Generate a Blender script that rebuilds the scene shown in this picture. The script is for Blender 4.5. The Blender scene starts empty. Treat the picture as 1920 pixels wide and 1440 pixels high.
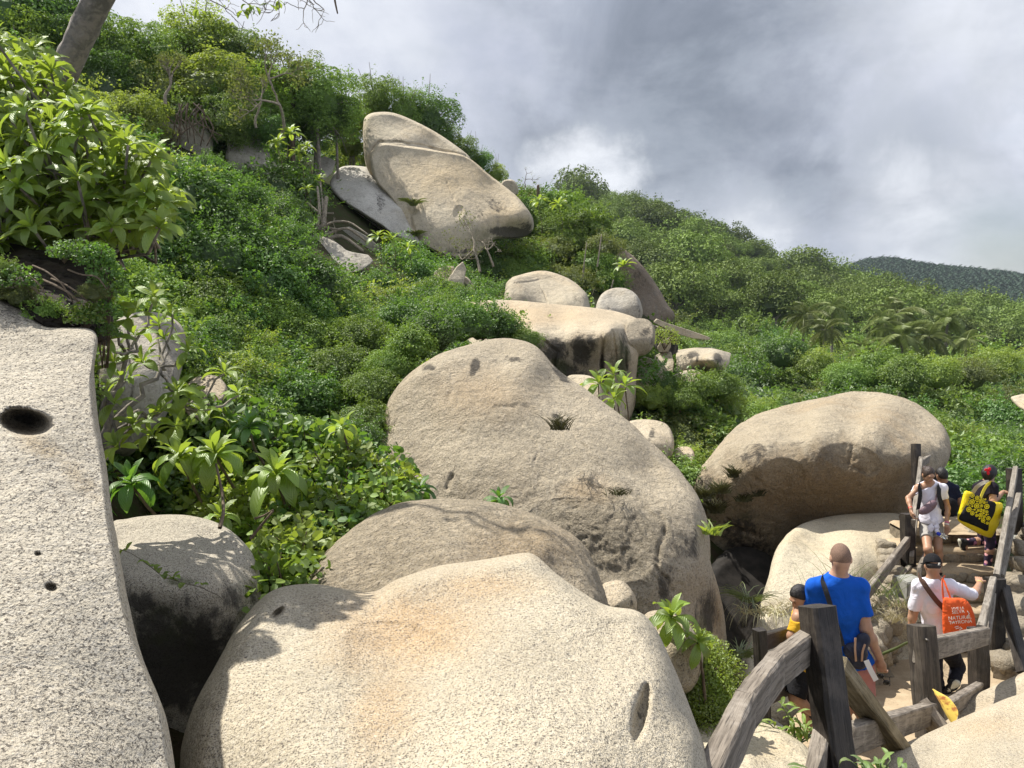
import bpy, bmesh, math, random
import numpy as np
from mathutils import Vector, Matrix, Euler, Quaternion

random.seed(7)
RNG = np.random.default_rng(7)
SC = bpy.context.scene
COL = SC.collection

# ------------------------------------------------------------------ camera
F_PX, CXP, CYP = 1420.0, 960.0, 720.0      # focal length and centre for a 1920 x 1440 frame
TH = math.radians(4.83)
cam_d = bpy.data.cameras.new('camera')
cam = bpy.data.objects.new('camera', cam_d)
COL.objects.link(cam)
cam_d.sensor_width = 36.0
cam_d.lens = 36.0 * F_PX / 1920.0
cam_d.clip_start = 0.05
cam_d.clip_end = 9000
cam.location = (0, 0, 0)
cam.rotation_euler = (math.pi / 2 - TH, 0, 0)
SC.camera = cam

# ------------------------------------------------------------------ sun and sky
SUN_AZ = math.radians(-56)     # from straight ahead (+Y), negative is to the left
SUN_EL = math.radians(56)
SUN = Vector((math.sin(SUN_AZ) * math.cos(SUN_EL), math.cos(SUN_AZ) * math.cos(SUN_EL), math.sin(SUN_EL)))
sun_d = bpy.data.lights.new('sun', 'SUN')
sun_d.energy = 5.0
sun_d.angle = math.radians(0.55)
sun_d.color = (1.0, 0.945, 0.86)
sun = bpy.data.objects.new('sun', sun_d)
COL.objects.link(sun)
sun.rotation_euler = SUN.to_track_quat('Z', 'Y').to_euler()

SC.view_settings.view_transform = 'Standard'
SC.view_settings.look = 'None'
SC.view_settings.gamma = 1
SC.view_settings.use_curve_mapping = False
SC.view_settings.exposure = 0.6
SC.cycles.use_denoising = True
SC.cycles.max_bounces = 7
SC.cycles.diffuse_bounces = 3
SC.cycles.transmission_bounces = 4
SC.cycles.transparent_max_bounces = 6
SC.cycles.volume_bounces = 0


class NT:
    """small helper to write node trees"""
    def __init__(self, tree):
        self.t = tree
        tree.nodes.clear()
    def n(self, kind, _props=None, **inputs):
        nd = self.t.nodes.new(kind)
        for k, v in (_props or {}).items():
            setattr(nd, k, v)
        for k, v in inputs.items():
            key = k.replace('_', ' ')
            if key.startswith('in') and key[2:].isdigit():
                s = nd.inputs[int(key[2:])]
            else:
                s = nd.inputs[key]
            self.put(s, v)
        return nd
    def put(self, s, v):
        if isinstance(v, bpy.types.NodeSocket):
            self.t.links.new(v, s)
        elif isinstance(v, bpy.types.Node):
            self.t.links.new(v.outputs[0], s)
        else:
            if isinstance(v, tuple) and len(v) == 3 and s.type == 'RGBA':
                v = v + (1.0,)
            s.default_value = v
    def math(self, op, a, b=0.0, c=None, clamp=False):
        nd = self.t.nodes.new('ShaderNodeMath'); nd.operation = op; nd.use_clamp = clamp
        self.put(nd.inputs[0], a); self.put(nd.inputs[1], b)
        if c is not None: self.put(nd.inputs[2], c)
        return nd.outputs[0]
    def mix(self, f, a, b, mode='MIX'):
        nd = self.t.nodes.new('ShaderNodeMix'); nd.data_type = 'RGBA'; nd.blend_type = mode
        self.put(nd.inputs[0], f); self.put(nd.inputs[6], a); self.put(nd.inputs[7], b)
        return nd.outputs[2]
    def noise(self, vec, scale, detail=3, rough=0.55, dist=0.0):
        nd = self.n('ShaderNodeTexNoise', None, Scale=scale, Detail=detail, Roughness=rough, Distortion=dist)
        if vec is not None: self.put(nd.inputs['Vector'], vec)
        return nd.outputs[0]
    def ramp(self, f, stops, interp='LINEAR'):
        nd = self.t.nodes.new('ShaderNodeValToRGB'); cr = nd.color_ramp; cr.interpolation = interp
        while len(cr.elements) < len(stops): cr.elements.new(0.5)
        for e, (p, c) in zip(cr.elements, stops):
            e.position = p
            e.color = (c, c, c, 1) if isinstance(c, (int, float)) else (c[0], c[1], c[2], 1)
        self.put(nd.inputs[0], f)
        return nd.outputs[0]
    def step(self, f, a, b):
        nd = self.t.nodes.new('ShaderNodeMapRange'); nd.clamp = True
        nd.interpolation_type = 'SMOOTHSTEP'
        self.put(nd.inputs[0], f); nd.inputs[1].default_value = a; nd.inputs[2].default_value = b
        return nd.outputs[0]
    def attr(self, name):
        return self.n('ShaderNodeAttribute', {'attribute_name': name}).outputs['Fac']


def pix_dir(px, py):
    a = (px - CXP) / F_PX; b = (CYP - py) / F_PX
    return Vector((a, math.cos(TH) + b * math.sin(TH), -math.sin(TH) + b * math.cos(TH)))


world = bpy.data.worlds.new('World')
SC.world = world
world.use_nodes = True
W = NT(world.node_tree)
sky = W.n('ShaderNodeTexSky', {'sky_type': 'NISHITA', 'sun_disc': False, 'sun_elevation': SUN_EL,
                               'sun_rotation': SUN_AZ, 'air_density': 1.2, 'dust_density': 1.5})
tc = W.n('ShaderNodeTexCoord').outputs['Generated']
sep = W.n('ShaderNodeSeparateXYZ', None, in0=tc)
# clouds lie on a high plane: divide the direction by its height
zz = W.math('ADD', W.math('MAXIMUM', sep.outputs[2], 0.0), 0.42)
cx = W.math('DIVIDE', sep.outputs[0], zz)
cy = W.math('DIVIDE', sep.outputs[1], zz)
cv = W.n('ShaderNodeCombineXYZ', None, in0=cx, in1=cy, in2=0.35).outputs[0]
n1 = W.noise(cv, 1.15, 6, 0.55, 0.5)
n2 = W.noise(cv, 3.2, 7, 0.62, 0.3)
n3 = W.noise(tc, 4.2, 8, 0.62, 0.3)
n4 = W.noise(W.n('ShaderNodeMapping', None, Vector=tc, Scale=(1.0, 1.0, 1.7)).outputs[0], 5.5, 9, 0.6, 0.25)
def blob(px, py, r0, r1, warp=0.16):
    """soft disc round a direction of the sky, its edge broken by cloud noise"""
    d = pix_dir(px, py).normalized()
    v = W.n('ShaderNodeVectorMath', {'operation': 'DISTANCE'}, in0=tc, in1=tuple(d)).outputs['Value']
    v = W.math('ADD', v, W.math('MULTIPLY', W.math('SUBTRACT', n3, 0.5), warp * 2))
    return W.math('SUBTRACT', 1.0, W.step(v, r0, r1))
base = W.mix(W.step(n1, 0.35, 0.66), (8.3, 8.6, 9.6), (5.0, 5.4, 6.6))
base = W.mix(W.math('MULTIPLY', W.step(n2, 0.44, 0.66), 0.4), base, (8.0, 8.3, 9.2))
base = W.mix(W.math('MULTIPLY', W.step(n4, 0.40, 0.66), 0.5), base, (4.4, 4.95, 6.0))
dark = W.math('MAXIMUM', blob(1290, 180, 0.04, 0.36, 0.3), W.math('MULTIPLY', blob(1720, 280, 0.04, 0.22, 0.3), 0.75))
dark = W.math('MAXIMUM', dark, W.math('MULTIPLY', blob(1480, 350, 0.02, 0.2, 0.25), 0.95))
dark = W.math('MULTIPLY', dark, W.ramp(n2, [(0.3, 0.78), (0.55, 1.0)]))
base = W.mix(dark, base, W.mix(W.step(n4, 0.38, 0.62), (3.4, 3.85, 4.6), (2.15, 2.5, 3.15)))
lite = W.math('MAXIMUM', W.math('MULTIPLY', blob(1110, 322, 0.0, 0.075, 0.16), 0.9), W.math('MULTIPLY', blob(1440, 450, 0.0, 0.10, 0.2), 0.95))
lite = W.math('MAXIMUM', lite, W.math('MULTIPLY', blob(1760, 430, 0.0, 0.17, 0.25), 0.75))
lite = W.math('MAXIMUM', lite, W.math('MULTIPLY', blob(430, 60, 0.05, 0.35, 0.25), 0.75))
lite = W.math('MAXIMUM', lite, W.math('MULTIPLY', blob(1830, 60, 0.02, 0.2, 0.25), 0.5))
base = W.mix(W.math('MULTIPLY', lite, W.ramp(n2, [(0.34, 0.35), (0.56, 1.0)])), base, (9.3, 9.6, 10.2))
mask = W.step(n1, 0.28, 0.42)
hole = blob(1900, 470, 0.0, 0.1, 0.08)
mask = W.math('MULTIPLY', W.math('MAXIMUM', mask, 0.86), W.math('SUBTRACT', 1.0, W.math('MULTIPLY', hole, 0.6)))
col = W.mix(mask, sky.outputs[0], base)
bg = W.n('ShaderNodeBackground', None, Color=col, Strength=0.068)
W.t.links.new(bg.outputs[0], W.n('ShaderNodeOutputWorld').inputs[0])


# ------------------------------------------------------------------ helpers
def P(px, py, Y):
    d = pix_dir(px, py)
    return d * (Y / d.y)

def P_np(px, py, Y):
    a = (px - CXP) / F_PX; b = (CYP - py) / F_PX
    dy = math.cos(TH) + b * math.sin(TH); dz = -math.sin(TH) + b * math.cos(TH)
    k = Y / dy
    return np.stack([a * k, Y + 0 * a, dz * k], -1)

def to_pix(p):
    x, y, z = p
    dep = y * math.cos(TH) - z * math.sin(TH)
    up = y * math.sin(TH) + z * math.cos(TH)
    return CXP + F_PX * x / dep, CYP - F_PX * up / dep

_perm = RNG.permutation(4096).astype(np.int64)
_vals = RNG.random(4096)
def vnoise(p):
    i = np.floor(p).astype(np.int64); f = p - i
    f = f * f * (3 - 2 * f)
    out = 0
    for dx in (0, 1):
        for dy in (0, 1):
            for dz in (0, 1):
                h = _perm[(i[..., 0] + dx) & 4095]
                h = _perm[(h + i[..., 1] + dy) & 4095]
                h = _perm[(h + i[..., 2] + dz) & 4095]
                w = (f[..., 0] if dx else 1 - f[..., 0]) * (f[..., 1] if dy else 1 - f[..., 1]) * (f[..., 2] if dz else 1 - f[..., 2])
                out = out + w * _vals[h]
    return out * 2 - 1
def fbm(p, octv=4, gain=0.5):
    a, s, o = 1.0, 0, 0
    q = p + 11.3
    for _ in range(octv):
        o = o + a * vnoise(q); s += a; a *= gain; q = q * 2.03 + 17.7
    return o / s

def tag(o, label=None, cat=None, group=None, kind=None):
    if label: o['label'] = label
    if cat: o['category'] = cat
    if group: o['group'] = group
    if kind: o['kind'] = kind
    return o

def mesh_np(name, verts, faces, mat=None, smooth=True, attrs=None, mats=None, midx=None):
    """faces: (n,3) or (n,4) int array"""
    me = bpy.data.meshes.new(name)
    verts = np.asarray(verts, np.float32); faces = np.asarray(faces, np.int32)
    nf, k = faces.shape
    me.vertices.add(len(verts)); me.vertices.foreach_set('co', verts.ravel())
    me.loops.add(nf * k); me.loops.foreach_set('vertex_index', faces.ravel())
    me.polygons.add(nf)
    me.polygons.foreach_set('loop_start', np.arange(0, nf * k, k, dtype=np.int32))
    me.polygons.foreach_set('loop_total', np.full(nf, k, np.int32))
    me.polygons.foreach_set('use_smooth', np.full(nf, bool(smooth)))
    if mats:
        for m in mats: me.materials.append(m)
        if midx is not None: me.polygons.foreach_set('material_index', np.asarray(midx, np.int32))
    elif mat: me.materials.append(mat)
    for an, av in (attrs or {}).items():
        at = me.attributes.new(an, 'FLOAT', 'POINT')
        at.data.foreach_set('value', np.asarray(av, np.float32))
    me.update(calc_edges=True)
    me.validate()
    return me

def link(name, data, parent=None, loc=None):
    o = bpy.data.objects.new(name, data)
    COL.objects.link(o)
    if parent is not None: o.parent = parent
    if loc is not None: o.location = loc
    return o

def empty(name, loc=(0, 0, 0), rz=0.0):
    o = bpy.data.objects.new(name, None)
    COL.objects.link(o); o.location = loc; o.rotation_euler = (0, 0, rz)
    o.empty_display_size = 0.1
    return o

def copy_tree(o, parent=None):
    c = o.copy(); COL.objects.link(c); c.parent = parent
    for ch in list(o.children): copy_tree(ch, c)
    return c

def in_poly(px, py, poly):
    inside = False; n = len(poly); j = n - 1
    for i in range(n):
        xi, yi = poly[i][:2]; xj, yj = poly[j][:2]
        if (yi > py) != (yj > py) and px < (xj - xi) * (py - yi) / (yj - yi) + xi:
            inside = not inside
        j = i
    return inside

# ------------------------------------------------------------------ materials
def new_mat(name):
    m = bpy.data.materials.new(name); m.use_nodes = True
    return m, NT(m.node_tree)

def finish(N, shader):
    N.t.links.new(shader if isinstance(shader, bpy.types.NodeSocket) else shader.outputs[0],
                  N.n('ShaderNodeOutputMaterial').inputs[0])

def rock_mat(name, light=(0.50, 0.45, 0.36), warm=(0.52, 0.40, 0.26), grain=95.0, fleck=0.75, bump=0.35, dirt=0.35,
             moss=(0.075, 0.085, 0.035), weather=0.0):
    """granite: pale feldspar, dark flecks, warm iron tint, lichen and water stains from the mesh's own stain layers"""
    m, N = new_mat(name)
    pos = N.n('ShaderNodeNewGeometry').outputs['Position']
    g1 = N.noise(pos, grain, 2, 0.6)
    g2 = N.noise(pos, grain * 0.45, 2, 0.6)
    vor = N.n('ShaderNodeTexVoronoi', {'feature': 'F1'}, Vector=pos, Scale=grain * 0.9)
    c = N.mix(N.step(N.noise(pos, 0.9, 4, 0.6), 0.35, 0.68), light, (light[0] * .86, light[1] * .85, light[2] * .84))
    wa = N.math('MAXIMUM', N.attr('warm'), N.math('MULTIPLY', N.step(N.noise(pos, 0.55, 3, 0.6, 0.4), 0.5, 0.75), 0.5))
    c = N.mix(wa, c, warm)
    c = N.mix(N.math('MULTIPLY', N.step(N.noise(pos, 5.0, 5, 0.65), 0.5, 0.78), dirt * 0.6), c, (0.25, 0.22, 0.18))
    if weather:
        mp = N.n('ShaderNodeMapping', None, Vector=pos, Scale=(1.0, 1.0, 0.22)).outputs[0]
        wx = N.math('MULTIPLY', N.step(N.noise(mp, 2.6, 7, 0.7, 0.6), 0.50, 0.74), weather)
        c = N.mix(wx, c, (0.19, 0.175, 0.15))
        wy = N.math('MULTIPLY', N.step(N.noise(mp, 5.5, 6, 0.75, 0.3), 0.58, 0.72), weather * 0.8)
        c = N.mix(wy, c, (0.085, 0.078, 0.066))
        c = N.mix(N.math('MULTIPLY', N.step(N.noise(pos, 9, 5, 0.7), 0.55, 0.75), weather * 0.5), c, (0.62, 0.58, 0.50))
    # crystals: each voronoi cell its own tone
    cell = N.n('ShaderNodeSeparateColor', None, in0=vor.outputs['Color']).outputs[0]
    c = N.mix(N.math('MULTIPLY', N.step(cell, 0.55, 0.95), 0.28 * fleck), c, (0.70, 0.66, 0.58))
    fl = N.math('MULTIPLY', N.step(g1, 0.51, 0.60), N.step(g2, 0.38, 0.54))
    c = N.mix(N.math('MULTIPLY', fl, fleck), c, (0.10, 0.085, 0.07))
    fl2 = N.step(N.noise(pos, grain * 0.7, 1, 0.5), 0.64, 0.70)
    c = N.mix(N.math('MULTIPLY', fl2, fleck * 0.8), c, (0.045, 0.04, 0.036))
    # dark marks and painted shade
    sn = N.noise(N.n('ShaderNodeMapping', None, Vector=pos, Scale=(1.0, 1.0, 0.42)).outputs[0], 6.0, 8, 0.78, 0.5)
    st = N.math('ADD', N.attr('stain'), N.math('MULTIPLY', N.math('SUBTRACT', sn, 0.53), 2.3))
    st = N.math('MULTIPLY', N.step(st, 0.36, 0.86), N.step(N.attr('stain'), 0.02, 0.2))
    c = N.mix(N.math('MULTIPLY', st, 0.85), c, (0.045, 0.042, 0.038))
    ms = N.math('ADD', N.attr('moss'), N.math('MULTIPLY', N.math('SUBTRACT', N.noise(pos, 5.0, 6, 0.7), 0.52), 1.2))
    ms = N.math('MULTIPLY', N.step(ms, 0.3, 0.8), N.step(N.attr('moss'), 0.02, 0.2))
    c = N.mix(N.math('MULTIPLY', ms, 0.8), c, moss)
    h = N.math('ADD', N.math('MULTIPLY', g1, 0.35), N.math('MULTIPLY', N.noise(pos, grain * 0.12, 5, 0.7), 2.4))
    h = N.math('ADD', h, N.math('MULTIPLY', N.noise(pos, 3.2, 8, 0.7, 0.4), 9.0))
    rgh = N.attr('rough')
    h = N.math('ADD', h, N.math('MULTIPLY', N.math('MULTIPLY', N.noise(pos, 11.0, 6, 0.75, 0.5), rgh), 26.0))
    bp = N.n('ShaderNodeBump', None, Strength=min(1.0, bump * 1.4), Distance=0.012, Height=h)
    finish(N, N.n('ShaderNodeBsdfPrincipled', None, Base_Color=c, Roughness=0.86, Specular_IOR_Level=0.25, Normal=bp.outputs[0]))
    return m

def simple_mat(name, color, rough=0.7, bump=0.0, scale=20.0, var=0.25, spec=0.3, metallic=0.0):
    m, N = new_mat(name)
    pos = N.n('ShaderNodeTexCoord').outputs['Object']
    nz = N.noise(pos, scale, 4, 0.6)
    dk = tuple(x * (1 - var) for x in color); lt = tuple(min(1, x * (1 + var * 0.6)) for x in color)
    c = N.mix(N.step(nz, 0.3, 0.7), dk, lt)
    b = N.n('ShaderNodeBsdfPrincipled', None, Base_Color=c, Roughness=rough, Specular_IOR_Level=spec, Metallic=metallic)
    if bump:
        N.put(b.inputs['Normal'], N.n('ShaderNodeBump', None, Strength=bump, Distance=0.01, Height=N.noise(pos, scale * 2.5, 4, 0.6)).outputs[0])
    finish(N, b)
    return m

def leaf_mat(name, dark=(0.03, 0.075, 0.012), lite=(0.10, 0.18, 0.025), trans=(0.20, 0.34, 0.03), tf=0.35, gloss=0.10,
             grough=0.55, objvar=0.35, dead=None, veins=False):
    m, N = new_mat(name)
    r = N.attr('rnd')
    ob = N.n('ShaderNodeObjectInfo').outputs['Random']
    f = N.math('ADD', N.math('MULTIPLY', r, 0.65), N.math('MULTIPLY', ob, objvar), clamp=True)
    c = N.mix(f, dark, lite)
    if dead is not None:
        c = N.mix(N.math('GREATER_THAN', r, dead), c, (0.30, 0.20, 0.05))
    hsv = N.n('ShaderNodeHueSaturation', None, Hue=N.math('ADD', 0.485, N.math('MULTIPLY', ob, 0.03)), Saturation=1.0, Color=c)
    N.put(hsv.inputs['Value'], N.math('ADD', 0.82, N.math('MULTIPLY', ob, 0.36)))
    c = hsv.outputs[0]
    dif = N.n('ShaderNodeBsdfDiffuse', None, Color=c)
    tcol = N.mix(N.math('MULTIPLY', f, 0.8), tuple(x * 0.6 for x in trans), trans)
    tr = N.n('ShaderNodeBsdfTranslucent', None, Color=tcol)
    mx = N.n('ShaderNodeMixShader', None, Fac=tf, in1=dif.outputs[0], in2=tr.outputs[0])
    gl = N.n('ShaderNodeBsdfGlossy', None, Roughness=grough, Color=(0.9, 0.95, 0.85))
    if veins:
        un = N.attr('vein')
        wv = N.math('MULTIPLY', N.math('SINE', N.math('MULTIPLY', un, 62.0)), 0.5)
        b = N.n('ShaderNodeBump', None, Strength=0.5, Distance=0.004, Height=wv).outputs[0]
        for s in (dif, tr, gl): N.put(s.inputs['Normal'], b)
    mx2 = N.n('ShaderNodeMixShader', None, Fac=gloss, in1=mx.outputs[0], in2=gl.outputs[0])
    finish(N, mx2)
    return m

M = {}
M['granite_near'] = rock_mat('granite_near', light=(0.51, 0.45, 0.335), warm=(0.47, 0.34, 0.20), grain=185, fleck=0.85, bump=0.45)
M['granite_left'] = rock_mat('granite_left', light=(0.48, 0.435, 0.345), warm=(0.36, 0.29, 0.19), grain=165, fleck=0.92, bump=0.45, dirt=0.25)
M['granite_tan'] = rock_mat('granite_tan', light=(0.52, 0.44, 0.315), warm=(0.47, 0.35, 0.21), grain=75, fleck=0.6, bump=0.7, weather=0.18)
M['granite_mid'] = rock_mat('granite_mid', light=(0.54, 0.465, 0.34), warm=(0.48, 0.36, 0.22), grain=55, fleck=0.45, bump=0.7, weather=0.33)
M['granite_ochre'] = rock_mat('granite_ochre', light=(0.54, 0.46, 0.33), warm=(0.47, 0.33, 0.18), grain=50, fleck=0.4, bump=0.9, weather=0.35)
M['granite_far'] = rock_mat('granite_far', light=(0.49, 0.43, 0.32), warm=(0.46, 0.35, 0.21), grain=22, fleck=0.25, bump=0.9, weather=0.6)
M['granite_grey'] = rock_mat('granite_grey', light=(0.44, 0.41, 0.345), warm=(0.36, 0.30, 0.21), grain=26, fleck=0.3, bump=0.9, weather=0.7)
M['granite_brown'] = rock_mat('granite_brown', light=(0.24, 0.19, 0.14), warm=(0.27, 0.20, 0.13), grain=22, fleck=0.2, bump=0.9, weather=0.8)
M['granite_pale'] = rock_mat('granite_pale', light=(0.56, 0.50, 0.37), warm=(0.52, 0.42, 0.26), grain=80, fleck=0.5, bump=0.5, weather=0.12)
M['gap_shade_rock'] = simple_mat('gap_shade_rock', (0.022, 0.019, 0.016), 0.8, 0.6, 6, 0.6)  # near-black, so the deep shade of the gap is put into the colour
M['granite_hill'] = rock_mat('granite_hill', light=(0.56, 0.49, 0.36), warm=(0.54, 0.42, 0.25), grain=22, fleck=0.25, bump=0.9, weather=0.6)
M['granite_white'] = rock_mat('granite_white', light=(0.60, 0.575, 0.51), warm=(0.48, 0.42, 0.32), grain=26, fleck=0.3, bump=0.9, weather=0.4)
M['humus'] = simple_mat('humus', (0.026, 0.020, 0.013), 0.95, 0.8, 9, 0.6)
M['bark_grey'] = simple_mat('bark_grey', (0.23, 0.205, 0.17), 0.9, 0.8, 14, 0.5)
M['bark_brown'] = simple_mat('bark_brown', (0.15, 0.115, 0.08), 0.9, 0.7, 18, 0.45)
M['twig'] = simple_mat('twig', (0.30, 0.26, 0.20), 0.9, 0.4, 18, 0.4)

# ------------------------------------------------------------------ terrain
TP = []   # (px, Y, z)
def ring(Y, *pz):
    for px, z in pz: TP.append((px, Y, z))
ring(0.6, (-1200, -1.9), (0, -2.2), (960, -2.4), (1900, -2.6), (3100, -2.6))
ring(2.0, (-900, -1.2), (0, -2.8), (400, -3.2), (960, -3.2), (1500, -3.4), (1900, -3.4), (2800, -3.0))
ring(3.5, (-700, -0.4), (0, -1.4), (300, -2.8), (600, -3.2), (960, -3.4), (1300, -3.7), (1900, -3.6), (2800, -3.2))
ring(5, (-700, 0.6), (0, -0.7), (200, -1.5), (300, -2.0), (600, -2.3), (960, -3.5), (1300, -3.7), (1600, -4.2), (1900, -3.9), (2800, -3.6))
ring(7.5, (-700, 2.2), (0, 0.5), (150, -0.2), (300, -1.3), (600, -2.0), (900, -3.4), (1200, -4.3), (1500, -4.8), (1800, -4.6), (2800, -4.2))
ring(11.5, (-700, 5.0), (0, 2.3), (200, 1.2), (300, 0.5), (450, 0.0), (600, -1.0), (900, -2.2), (1200, -3.8), (1500, -4.6), (1800, -4.3), (2000, -4.3), (2800, -4.6))
ring(14.8, (0, 4.0), (200, 3.5), (320, 3.1), (400, 2.8), (480, 2.2), (560, 1.1), (640, 0.1), (740, -0.7), (900, -1.6))
ring(18.5, (-700, 8), (0, 5), (300, 3.4), (450, 2.4), (600, 0.6), (720, -0.3), (900, -1.2), (1200, -3.2), (1500, -4.9), (1800, -5.0), (2800, -5.5))
ring(9.6, (1250, -4.6), (1330, -5.6), (1390, -6.0), (1440, -5.6), (1520, -4.8))
ring(13.5, (1150, -2.6), (1230, -2.8), (1310, -3.3), (1400, -4.2))
ring(20.0, (1200, -3.0), (1300, -3.1), (1400, -3.9))
ring(23.2, (1100, -1.0), (1200, -1.9), (1260, -1.8), (1330, -2.3), (1420, -3.6))
ring(31.5, (600, 4.6), (700, 3.0), (800, 2.0), (900, 1.4), (1000, 0.6))
ring(42, (1100, 2.2), (1170, 0.9), (1235, -0.3), (1310, -3.2))
ring(26, (-700, 12), (0, 8.4), (300, 5.7), (600, 2.6), (900, 0.5), (1200, -1.6), (1350, -3.6), (1500, -4.8), (1800, -5.4), (2800, -6.5))
ring(36, (-700, 16), (0, 12.0), (300, 9.2), (600, 6.4), (700, 4.7), (800, 3.0), (900, 2.2), (1100, 1.0), (1200, -0.8), (1300, -3.2), (1500, -5.2), (1800, -6.2), (2800, -8))
ring(50, (-700, 22), (0, 16), (300, 12.4), (600, 10.6), (800, 8.4), (950, 6.3), (1100, 3.2), (1200, -1.2), (1300, -4.2), (1500, -6.2), (1800, -7.2), (2800, -9))
ring(70, (-700, 20), (0, 13), (600, 9), (900, 4.5), (1200, -4), (1500, -6.5), (1800, -8), (2800, -10))
ring(110, (-700, 16), (0, 8), (600, 5), (900, 1), (1200, -4), (1500, -6.5), (1800, -8.5), (2800, -11))
ring(170, (-700, 25), (0, 14), (600, 10), (900, 6), (1200, 5), (1500, -2), (1800, -7), (2800, -13))
ring(250, (-700, 60), (0, 40), (600, 36), (900, 32), (1100, 27), (1300, 19), (1500, 6), (1700, -1), (1900, -5), (2800, -14))
ring(330, (-700, 90), (0, 60), (600, 56), (900, 38), (1030, 42), (1080, 46), (1200, 40), (1300, 31), (1400, 23), (1500, 15), (1650, 6), (1800, -0.5), (1920, -3.5), (2800, -15))
ring(450, (-700, 80), (0, 50), (900, 40), (1100, 30), (1500, 5), (1900, -10), (2800, -16))
ring(700, (-700, 80), (0, 50), (900, 40), (1500, 12), (1900, 5), (2800, -16))
ring(1000, (-700, 80), (0, 75), (900, 75), (1400, 50), (1560, 58), (1640, 71), (1700, 66), (1760, 60), (1850, 55), (1950, 44), (2200, 25), (2800, -10))
ring(1500, (-700, 40), (900, 30), (1640, 30), (2000, 20), (2800, -16))
ring(2600, (-700, 20), (900, 10), (1640, 5), (2800, -16))
_tp = np.array([((px - CXP) / F_PX, Y, z) for px, Y, z in TP])
_tx = _tp[:, 0] * _tp[:, 1]; _r = np.hypot(_tx, _tp[:, 1])
_tu = np.arctan2(_tx, _tp[:, 1]); _tv = np.log(_r) * 0.55; _tt = _tp[:, 2] / _r
_D = np.hypot(_tu[:, None] - _tu[None], _tv[:, None] - _tv[None])
_phi = lambda r: np.sqrt(r * r + 0.0015)
_tw = np.linalg.solve(_phi(_D) + np.eye(len(_tu)) * 1e-4, _tt)
def ground_np(x, y):
    x = np.asarray(x, float); y = np.asarray(y, float)
    r = np.maximum(np.hypot(x, y), 0.3); u = np.arctan2(x, y); v = np.log(r) * 0.55
    t = 0
    for i in range(len(_tw)):
        t = t + _tw[i] * _phi(np.hypot(u - _tu[i], v - _tv[i]))
    return t * r
_gu = np.linspace(-1.25, 1.25, 300); _gv = np.linspace(math.log(0.3), math.log(2900), 320)
_GU, _GV = np.meshgrid(_gu, _gv)
_GT = (ground_np(np.sin(_GU) * np.exp(_GV), np.cos(_GU) * np.exp(_GV)) / np.exp(_GV))
def ground_np(x, y):
    x = np.asarray(x, float); y = np.asarray(y, float)
    r = np.maximum(np.hypot(x, y), 0.31)
    a = np.clip((np.arctan2(x, y) + 1.25) / 2.5 * 299, 0, 298.999)
    b = np.clip((np.log(r) - _gv[0]) / (_gv[-1] - _gv[0]) * 319, 0, 318.999)
    i = a.astype(int); j = b.astype(int); fa = a - i; fb = b - j
    return r * ((_GT[j, i] * (1 - fa) + _GT[j, i + 1] * fa) * (1 - fb) + (_GT[j + 1, i] * (1 - fa) + _GT[j + 1, i + 1] * fa) * fb)
def ground(x, y):
    return float(ground_np(np.array([x]), np.array([y]))[0])

def build_ground():
    nu, nv = 260, 230
    u = np.linspace(-1.15, 1.15, nu)
    v = np.exp(np.linspace(math.log(0.35), math.log(2600), nv))
    U, V = np.meshgrid(u, v)
    X = np.sin(U) * V; Y = np.cos(U) * V
    Z = ground_np(X.ravel(), Y.ravel()).reshape(X.shape)
    q = np.stack([X, Y, Z * 0], -1)
    Z = Z + fbm(q / (V[..., None] * 0.12 + 0.3), 3) * V * 0.008
    idx = np.arange(nu * nv).reshape(nv, nu)
    f = np.stack([idx[:-1, :-1].ravel(), idx[:-1, 1:].ravel(), idx[1:, 1:].ravel(), idx[1:, :-1].ravel()], -1)
    m, N = new_mat('undergrowth_soil')
    pos = N.n('ShaderNodeNewGeometry').outputs['Position']
    dist = N.n('ShaderNodeVectorMath', {'operation': 'LENGTH'}, in0=pos).outputs['Value']
    c1 = N.mix(N.step(N.noise(pos, 2.5, 6, 0.7), 0.4, 0.62), (0.05, 0.037, 0.022), (0.035, 0.05, 0.014))
    c2 = N.mix(N.step(N.noise(pos, 0.12, 6, 0.7), 0.35, 0.65), (0.022, 0.040, 0.013), (0.05, 0.075, 0.02))
    c = N.mix(N.step(dist, 25, 60), c1, c2)
    bp = N.n('ShaderNodeBump', None, Strength=0.9, Distance=0.06, Height=N.noise(pos, 6, 6, 0.7))
    finish(N, N.n('ShaderNodeBsdfPrincipled', None, Base_Color=c, Roughness=0.95, Specular_IOR_Level=0.1, Normal=bp.outputs[0]))
    o = link('ground', mesh_np('ground', np.stack([X, Y, Z], -1).reshape(-1, 3), f, m))
    tag(o, kind='structure')
build_ground()

# ------------------------------------------------------------------ boulders
KEEP = []
def cr_closed(pts, n):
    pts = np.asarray(pts, float); k = len(pts)
    d = np.linalg.norm(np.roll(pts, -1, 0) - pts, axis=1)
    t = np.concatenate([[0], np.cumsum(d)]); tot = t[-1]
    s = np.linspace(0, tot, n, endpoint=False)
    i = np.clip(np.searchsorted(t, s, side='right') - 1, 0, k - 1)
    f = ((s - t[i]) / d[i])[:, None]
    p0, p1, p2, p3 = pts[(i - 1) % k], pts[i], pts[(i + 1) % k], pts[(i + 2) % k]
    return 0.5 * (2 * p1 + (p2 - p0) * f + (2 * p0 - 5 * p1 + 4 * p2 - p3) * f ** 2 + (3 * p1 - p0 - 3 * p2 + p3) * f ** 3)

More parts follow.
